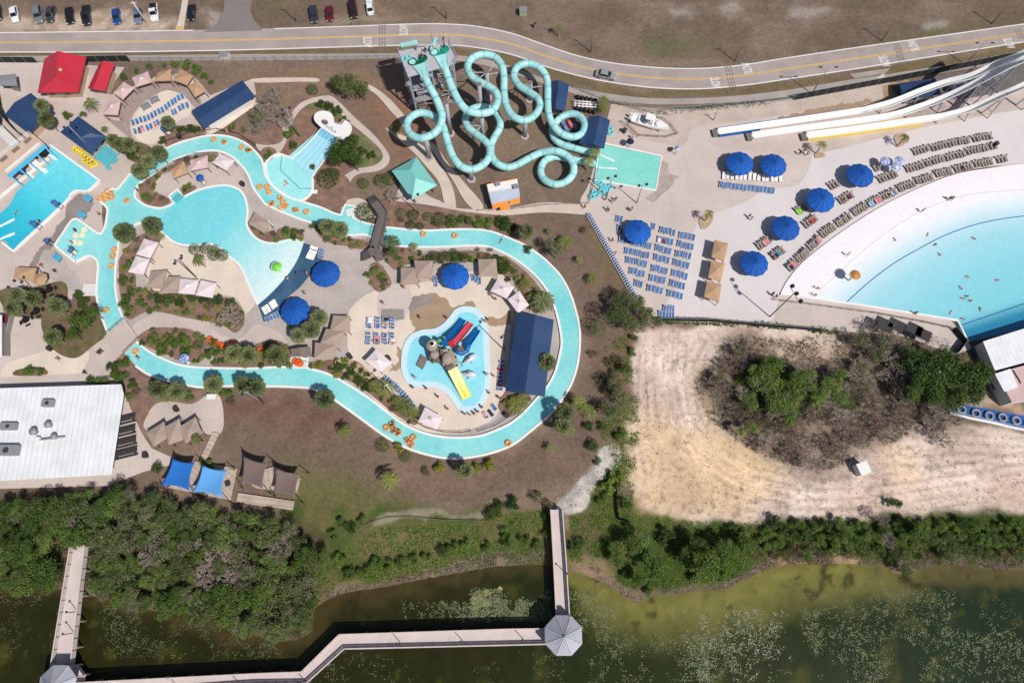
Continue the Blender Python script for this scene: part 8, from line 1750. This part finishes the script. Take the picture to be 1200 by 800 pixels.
PL = {
'sabal':[(49,124,10),(54,140,11),(132,164,9),(141,169,10),(151,170,10.5),(186,179,11),(174,189,10.5),(163,200,11),(196.5,143.5,9.5),(145,273,14),(178,264,13),(384,266,12),(398,269,12),(374,372,12),(364,386,13),(349,393,11),(20,346,11.5),(15,361,11),(38,349,12),(67,359,13),(62,394,12),(250,450,13),(285,451,12.5),(300,454,13),(380,467,14),(323,416,15),(274,414,14),(292,416,13),(641,424,12.5),(661,483,13),(659,499,12),(545,551,11.5),(185,456,13),(207,458,13),(617,271,11)],
'feather':[(104,120,10),(656,30,5),(964,169,7.5),(1061,161,7),(232,304,9),(229,514,8),(404,505,10),(456,561,14),(697,178,8),(690,189,8),(831,250,7),(678,470,10),(708,117,8),(682,476,9)],
'date':[(636,352,16)],
'fernpalm':[(452,455,13),(441,452,11),(474,476,13),(484,482,9),(466,470,8),(605,474,13),(612,468,9),(666,504,9),(692,482,11),(645,525,6.5),(694,327,8),(662,284,11),(644,271,4),(679,304,5),(614,333,9),(624,349,9),(707,127,7),(485,289,6),(465,150,9),(440,318,7),(122,151,5),(130,462,7),(195,463,10)],
'ball':[(366,105,7),(448,522,8),(475,535,7),(544,302,6.5),(451,330,5),(470,250,6.5),(501,254,6),(253,291,5),(426,215,7),(232,404,6),(447,212,9),(456,210,8)],
'balldark':[(484,252,7),(515,257,9),(428,249,12),(384,210,13),(481,264,6),(492,265,5),(228,292,7),(241,291,7),(250,299,7),(260,299,7.5),(390,204,8),(522,302,9),(508,301,8),(535,302,8)],
'bush':[(175,77.5,5),(192,76,4),(205,75,6),(220,76,8),(230,81,8),(239,89,6),(145,90,6),(160,83,4),(247,96,4),(79,135,7),(97,134,5),(272,149,6),(286,152,5),(172,231,6),(220,218,6),(339,155,10),(314,181,7),(34,434,8),(47,435,6),(140,440,12),(118,449,11),(145,424,9),(185,405,9),(200,402,10),(215,398,9),(178,396,9),(190,412,8),(218,410,8),(247,415,8),(254,411,7),(265,462,9),(222,464,8),(205,513,6),(150,465,6),(247,544,8),(238,541,6),(160,340,7),(150,360,8),(168,356,7),(146,330,7),(150,310,7),(396,432,4),(408,430,5),(340,380,5),(36,432,6),(430,322,5),(447,324,6),(335,270,6),(345,272,5),(508,262,4),(530,260,10),(545,259,11),(560,260,10),(572,262,9),(210,248,0.1)],
'bushdark':[(155,180,10),(168,186,8),(212,151,7),(222,151,7),(230,152,6),(190,165,7),(395,150,7),(404,141,7),(375,122,7),(386,124,8),(396,130,8),(415,163,8),(424,178,8),(436,182,7),(344,170,7),(366,196,5),(588,262,13),(598,268,9),(619,292,7),(590,312,13),(584,304,8),(600,266,8),(240,350,9),(225,349,8),(255,352,9),(270,355,8),(187,349,9),(199,352,10),(212,354,8),(150,347,9),(145,355,8),(98,354,10),(92,346,8),(185,548,9),(155,450,8),(398,431,8),(410,438,8),(421,446,8),(430,454,8),(105,445,7),(132,430,9)],
'croton':[(465,522,6.5),(516,547,9),(572,544,10),(470,528,5),(558,548,7),(305,416,7)],
'drybush':[(685,270,6),(300,152,7),(245,360,8),(160,460,7),(272,470,8),(695,415,8),(500,552,7),(725,420,9),(718,440,10),(712,425,7),(395,100,9),(560,292,4),(575,292,4),(470,258,5)],
'olive':[(408,100,17),(396,96,12),(424,104,12),(730,366,14),(745,354,13),(757,368,12),(738,380,12),(770,377,9),(724,352,9),(460,285,12),(460,296,9),(715,480,13),(726,460,12)],
'green':[(97,377,19),(84,392,11),(109,366,11),(905,430,18),(935,452,16)],
'oak':[(404,175,20),(394,184,13),(415,188,12),(412,168,11),(1075,425,18),(1100,428,22),(1128,438,22),(1090,458,18),(1116,466,16),(1150,434,14),(1072,448,14),(1140,460,14)],
'grey':[(652,293,13),(645,285,10),(300,135,12),(730,345,10),(752,382,11)],
'bare':[(312,118,20),(328,132,18),(322,108,15),(300,148,14),(306,130,15),(270,367,14),(262,372,11),(277,377,11),(460,228,11),(335,140,14),(1035,400,20),(1022,416,20),(1050,442,20),(1010,440,20),(1065,470,18),(1095,500,20),(1115,490,16),(985,490,18),(900,515,15),(945,540,14),(850,455,14),(1045,385,16),(1022,380,14),(1105,515,14)],
'barebrown':[(960,485,20),(930,500,20),(1000,505,20),(975,520,18),(1030,500,19),(1060,490,18),(900,490,18),(880,490,17),(865,425,17),(880,410,16),(850,430,14),(840,450,14),(925,525,15),(940,465,16),(1000,460,18),(980,440,14),(860,480,14),(890,520,12),(1025,470,18),(1090,480,15)],
'bright':[(900,432,16),(890,445,16),(905,462,18),(928,458,15),(925,478,14),(880,470,12),(945,445,14),(972,452,14),(985,465,12),(960,460,13),(935,440,10),(880,500,9),(910,475,14),(1082,415,10)],
}
for k, L in PL.items():
    for (x,y,r) in L:
        r *= 1.12 if k == 'bright' else 1.2 if k == 'oak' and x > 1000 else 1
        if r < 1: continue
        plant(k,x,y,r,group=None)
for (x,y,r) in [(895,450,13),(925,466,13),(950,448,12),(975,470,14),(870,460,12),(910,486,13),(940,430,11),(990,455,12),(1060,430,14),(1045,420,15),(1100,480,13)]: plant('bare',x,y,r,h=3.6)
for (x,y,r) in [(1085,440,15),(1120,450,14),(1105,415,13),(1148,448,12),(1068,462,13)]: plant('green',x,y,r,h=4.6)
for (x,y,r) in [(885,432,9),(915,450,9),(955,470,9),(985,440,9),(925,495,8),(870,505,7)]: plant('lime',x,y,r,h=3.4)
for (x,y,r) in [(1008,396,13),(1038,400,14),(1062,408,13),(1028,418,13),(1052,426,13),(1012,432,11),(868,412,9),(846,442,9)]: plant('grey',x,y,r,h=3.0)
plant('balldark',718,369,12,h=5.6); plant('ball',699,385,11,h=2.6)
rb_ = random.Random(31)
for b in BEDS:
    x0, x1, y0, y1 = min(p[0] for p in b), max(p[0] for p in b), min(p[1] for p in b), max(p[1] for p in b); put = []
    for _ in range(int((x1-x0)*(y1-y0)/14)):
        x, y = rb_.uniform(x0,x1), rb_.uniform(y0,y1); r = rb_.uniform(3.2,6)
        if inside(x,y,b) and all((x-a)**2+(y-c)**2 > (7.5)**2 for a,c in put) and rb_.random() < .5: put.append((x,y)); plant(rb_.choice(['bush','bush','bushdark','drybush','fernpalm','croton','lime','olive' if r > 5.5 else 'bush']),x,y,r,h=.6)
# thicket on the wooded shore, lower left: trees one can tell apart
FOREST = [(0,588),(60,592),(110,578),(150,580),(200,592),(270,602),(330,612),(362,640),(370,692),(360,742),(320,748),(285,738),(240,722),(180,712),(108,698),(102,660),(94,645),(76,655),(66,692),(0,692)]
pts = []; rf_ = random.Random(3)
for _ in range(6000):
    x, y = rf_.uniform(-15,375), rf_.uniform(575,742)
    if not inside(x,y,FOREST) or (58 < x < 108 and 630 < y): continue
    if all((x-a)**2+(y-b)**2 > 12.5**2 for a,b in pts): pts.append((x,y))
for (x,y) in pts:
    n = vnoise(np.array([x*1.0]),np.array([y*1.0]),.028,5)[0]; q = rf_.random()
    if x < 85: k = 'green' if q < .45 else 'oak' if q < .6 else 'bright' if q < .85 else 'olive'
    elif n > .55 and y < 690: k = 'grey' if q < .3 else 'bare' if q < .42 else 'olive' if q < .75 else 'bright'
    elif y > 668: k = 'green' if q < .35 else 'bright' if q < .55 else 'olive' if q < .85 else 'grey'
    else: k = 'olive' if q < .35 else 'green' if q < .65 else 'grey' if q < .8 else 'bright' if q < .93 else 'bare'
    plant(k,x,y,rf_.choice((9,11,13,15,18))*rf_.uniform(.9,1.12),h=rf_.uniform(2.4,4.6),group='trees of the pond thicket')
# bank shrubs
BANK = [('green',826,663,22),('bush',812,672,13),('bush',840,672,14),('green',740,640,15),('green',725,655,12),('bright',752,632,13),('green',768,666,16),('green',750,680,12),('bushdark',800,640,15),('bushdark',780,628,14),('bush',830,636,14),('green',855,640,14),('bush',870,630,13),('bushdark',860,620,10),('olive',880,642,11),('bush',735,620,9),('bushdark',672,640,8),('bushdark',680,635,9),('bush',655,620,6),('bushdark',640,605,6),
 ('bushdark',518,646,9),('bush',530,640,10),('bush',545,636,8),('bush',500,652,8),('bush',485,655,8),('bush',470,660,9),('bush',455,662,9),('bush',440,660,10),('bush',425,668,10),('bushdark',410,672,10),('bush',398,655,10),('bright',380,655,12),('bright',375,668,11),('bush',402,612,9),('bushdark',412,618,9),('bush',425,610,8),('bush',390,628,9),('bushdark',582,596,12),('bushdark',600,590,11),('bushdark',574,604,9),('drybush',628,582,10),('drybush',640,592,9),('bush',590,625,9),('bright',600,640,10),('bush',615,632,9),('bush',570,640,8),('bush',630,640,8),('bushdark',640,625,7),
 ('bushdark',695,522,10),('bush',700,540,6),('bush',726,508,10),('lime',722,560,12),('lime',712,572,11),('bush',735,590,10),('bush',705,584,9),('bare',735,575,12),('grey',722,448,12),('grey',730,470,11),('olive',735,432,9),('bush',742,412,7),('bush',743,395,6),('bushdark',690,500,8),('drybush',708,450,10),('drybush',702,440,9),('bushdark',705,500,7),
 ('bushdark',1035,618,12),('bare',1035,608,12),('bare',1042,632,12),('bushdark',1030,645,10),('bushdark',1045,655,9),('bushdark',1052,590,7),('bushdark',1042,588,7),('olive',1062,668,9),('bush',1062,632,13),('green',1078,622,13)]
BANK += [('green',846,648,16),('green',806,650,13),('oak',818,640,14),('green',872,640,14),('bush',760,690,9),('bush',735,672,9),('bright',720,640,9)]
for k,x,y,r in BANK: plant(k,x,y,r,h=min(SP[k]['h'],max(.6,r*.11)) if SP[k]['cat'] == 'shrub' else min(6.5,r*.26))
rb = random.Random(8); bp = []
for _ in range(4000):
    x, y = rb.uniform(892,1200), rb.uniform(612,652)
    if x > 1020 and x < 1050: continue
    if all((x-a)**2+(y-b)**2 > 12**2 for a,b in bp): bp.append((x,y))
for x,y in bp:
    q = rb.random(); k = ('bush' if q < .45 else 'bushdark' if q < .7 else 'bright' if q < .85 else 'olive') if y < 640 else ('olive' if q < .5 else 'drybush' if q < .8 else 'bush'); plant(k,x,y,rb.uniform(8,11.5),h=rb.uniform(.8,1.5),group='shrubs of the pond bank')
# weeds, tufts and twigs: beyond counting
def tufts(name, zones, n, mats, seed, hgt=(.15,.5), w=.1):
    r = random.Random(seed); m = MB(); lst = [LF[k] if k in LF else M[k] for k in mats if k in LF or k in M]; k = 0; tries = 0
    tot = sum(z[1] for z in zones)
    for poly, wt in zones:
        x0, x1 = min(p[0] for p in poly), max(p[0] for p in poly); y0, y1 = min(p[1] for p in poly), max(p[1] for p in poly); c_ = 0; goal = int(n*wt/tot); tries = 0
        while c_ < goal and tries < goal*6:
            tries += 1; x, y = r.uniform(x0,x1), r.uniform(y0,y1)
            if not inside(x,y,poly): continue
            if vnoise(np.array([x*1.0]),np.array([y*1.0]),.07,seed)[0] < r.uniform(.15,.6): continue
            c = G(x,y,0); i, j = int(np.searchsorted(gx,c.x)), int(np.searchsorted(gy,c.y)); c.z = float(Z[min(j,Z.shape[0]-1),min(i,Z.shape[1]-1)]); c_ += 1; mt = r.choice(lst)
            if c.z < -.45: continue
            for b in range(3):
                a = r.uniform(0,6.28); h = r.uniform(*hgt); d = Vector((math.cos(a),math.sin(a),0)); s = Vector((-d.y,d.x,0))*w*r.uniform(.6,1.5); q = c+d*r.uniform(0,.25); m.add([q-s,q+s,q+d*h*r.uniform(.4,1.1)+Vector((0,0,h*.7))],[(0,1,2)],mt)
    return stuff(m.build(name))
tufts('bank_grass',[([(330,700),(380,650),(450,618),(560,612),(640,595),(645,660),(560,662),(450,680),(380,700),(360,730)],3),([(668,605),(740,600),(745,690),(700,668),(668,655)],1.2),([(745,605),(850,614),(1200,604),(1200,660),(1050,662),(985,652),(905,655),(850,680),(760,690)],5),([(735,390),(750,500),(740,600),(700,600),(690,580),(720,540),(700,500),(715,450),(705,410)],1.6)],16000,['green','bright','bright','lime','dark'],5,(.15,.5),.06)
tufts('shore_reeds',[([(560,650),(640,640),(642,664),(580,666),(500,680),(440,690),(385,702),(362,730),(364,712),(390,690),(450,680),(520,664)],1),([(690,662),(712,672),(745,702),(800,690),(850,684),(900,655),(990,648),(1040,658),(1200,656),(1200,668),(1040,668),(990,664),(905,668),(870,684),(800,700),(745,712),(715,690)],2)],5000,['twig','twig_brown','brown'],6,(.3,.9),.035)
tufts('thicket_undergrowth',[(FOREST,1)],9000,['green','olive','brown','dark'],7,(.3,.8),.18)
tufts('scrub_litter',[([(850,392),(930,400),(1000,380),(1090,390),(1160,430),(1165,450),(1120,500),(1060,512),(960,555),(880,528),(830,490),(812,450),(835,420)],1)],9000,['twig','twig_brown','brown','olive'],9,(.3,1.0),.04)
tufts('dry_lawn_weeds',[([(300,460),(380,470),(470,530),(600,530),(690,470),(700,260),(745,350),(735,470),(690,560),(600,590),(470,600),(350,600),(270,500)],3),([(0,0),(1200,0),(1200,22),(1000,62),(860,78),(700,66),(600,32),(300,30),(270,10),(200,5)],2.4)],6500,['brown','olive','drylawn'],10,(.08,.22),.06)
tufts('sand_debris',[([(750,400),(860,385),(820,450),(850,510),(920,552),(1060,520),(1200,510),(1200,600),(860,608),(760,590),(740,500)],1)],800,['twig_brown','brown','brown'],12,(.1,.4),.045)
tufts('bed_plants',[(b,1) for b in BEDS],2600,['green','bright','olive','brown','lime'],15,(.25,.5),.09)
tufts('scrub_green',[(SG,1)],5000,['green','bright','bright','olive'],16,(.25,.7),.08)
tufts('verge_weeds',[([(-20,372),(0,372),(0,380),(-20,380)],.1),([(768,372),(900,378),(985,386),(985,392),(900,384),(768,378)],1),([(720,122),(765,131),(820,125),(900,118),(900,124),(820,131),(765,137)],.7)],900,['green','dark','bright'],14,(.2,.6),.12)
rk = random.Random(2); m = MB()
for _ in range(350):
    x, y = rk.uniform(645,730), rk.uniform(522,600)
    if not inside(x,y,[(712,522),(728,534),(722,548),(700,566),(690,590),(676,597),(645,597),(652,585),(672,565),(694,545)]): continue
    c = G(x,y); s = rk.uniform(.05,.2); m.ball((c.x,c.y,s*.3),s,M['rock'] if rk.random() < .5 else M['concrete_light'],6,4,(1,rk.uniform(.6,1),.6))
stuff(m.build('rubble_stones'))
# ================================================================ LIGHT, SKY, CAMERA
settle()
W = D.worlds.new('World'); SC.world = W; W.use_nodes = True; nt = W.node_tree; sky = nt.nodes.new('ShaderNodeTexSky'); sky.sky_type = 'NISHITA'; sky.sun_disc = False
EL = math.radians(53); AZ = math.radians(-45)     # towards the sun: right and below in the photo
sky.sun_elevation = EL; sky.sun_rotation = math.radians(135); sky.air_density = 1.0; sky.dust_density = 1.5
nt.links.new(sky.outputs[0], nt.nodes['Background'].inputs['Color']); nt.nodes['Background'].inputs['Strength'].default_value = .07
sl_ = D.lights.new('sun','SUN'); sl_.energy = 4.25; sl_.angle = math.radians(.5); sl_.color = (1.0,.955,.89); so = D.objects.new('sun',sl_); COL.objects.link(so)
so.rotation_euler = Vector((-math.cos(EL)*math.cos(AZ),-math.cos(EL)*math.sin(AZ),-math.sin(EL))).to_track_quat('-Z','Y').to_euler(); so.location = (60,-60,90)
cam = D.cameras.new('camera'); cam.sensor_width = 36; cam.lens = 24; cam.clip_start = 1; cam.clip_end = 20000; co = D.objects.new('camera',cam); COL.objects.link(co); co.location = (0,0,H); co.rotation_euler = (TH,0,0); SC.camera = co
SC.view_settings.view_transform = 'Standard'; SC.view_settings.look = 'None'; SC.view_settings.exposure = 0; SC.view_settings.gamma = 1; SC.view_settings.use_curve_mapping = False
SC.cycles.max_bounces = 5; SC.cycles.diffuse_bounces = 2; SC.cycles.glossy_bounces = 2; SC.cycles.transparent_max_bounces = 4; SC.cycles.transmission_bounces = 2; SC.cycles.use_denoising = True
for m_ in [m for m in D.meshes if m.users == 0]: D.meshes.remove(m_)
print('things', len([o for o in D.objects if o.parent is None]), 'objects', len(D.objects), 'loungers', NL[0], 'plants', NV[0])
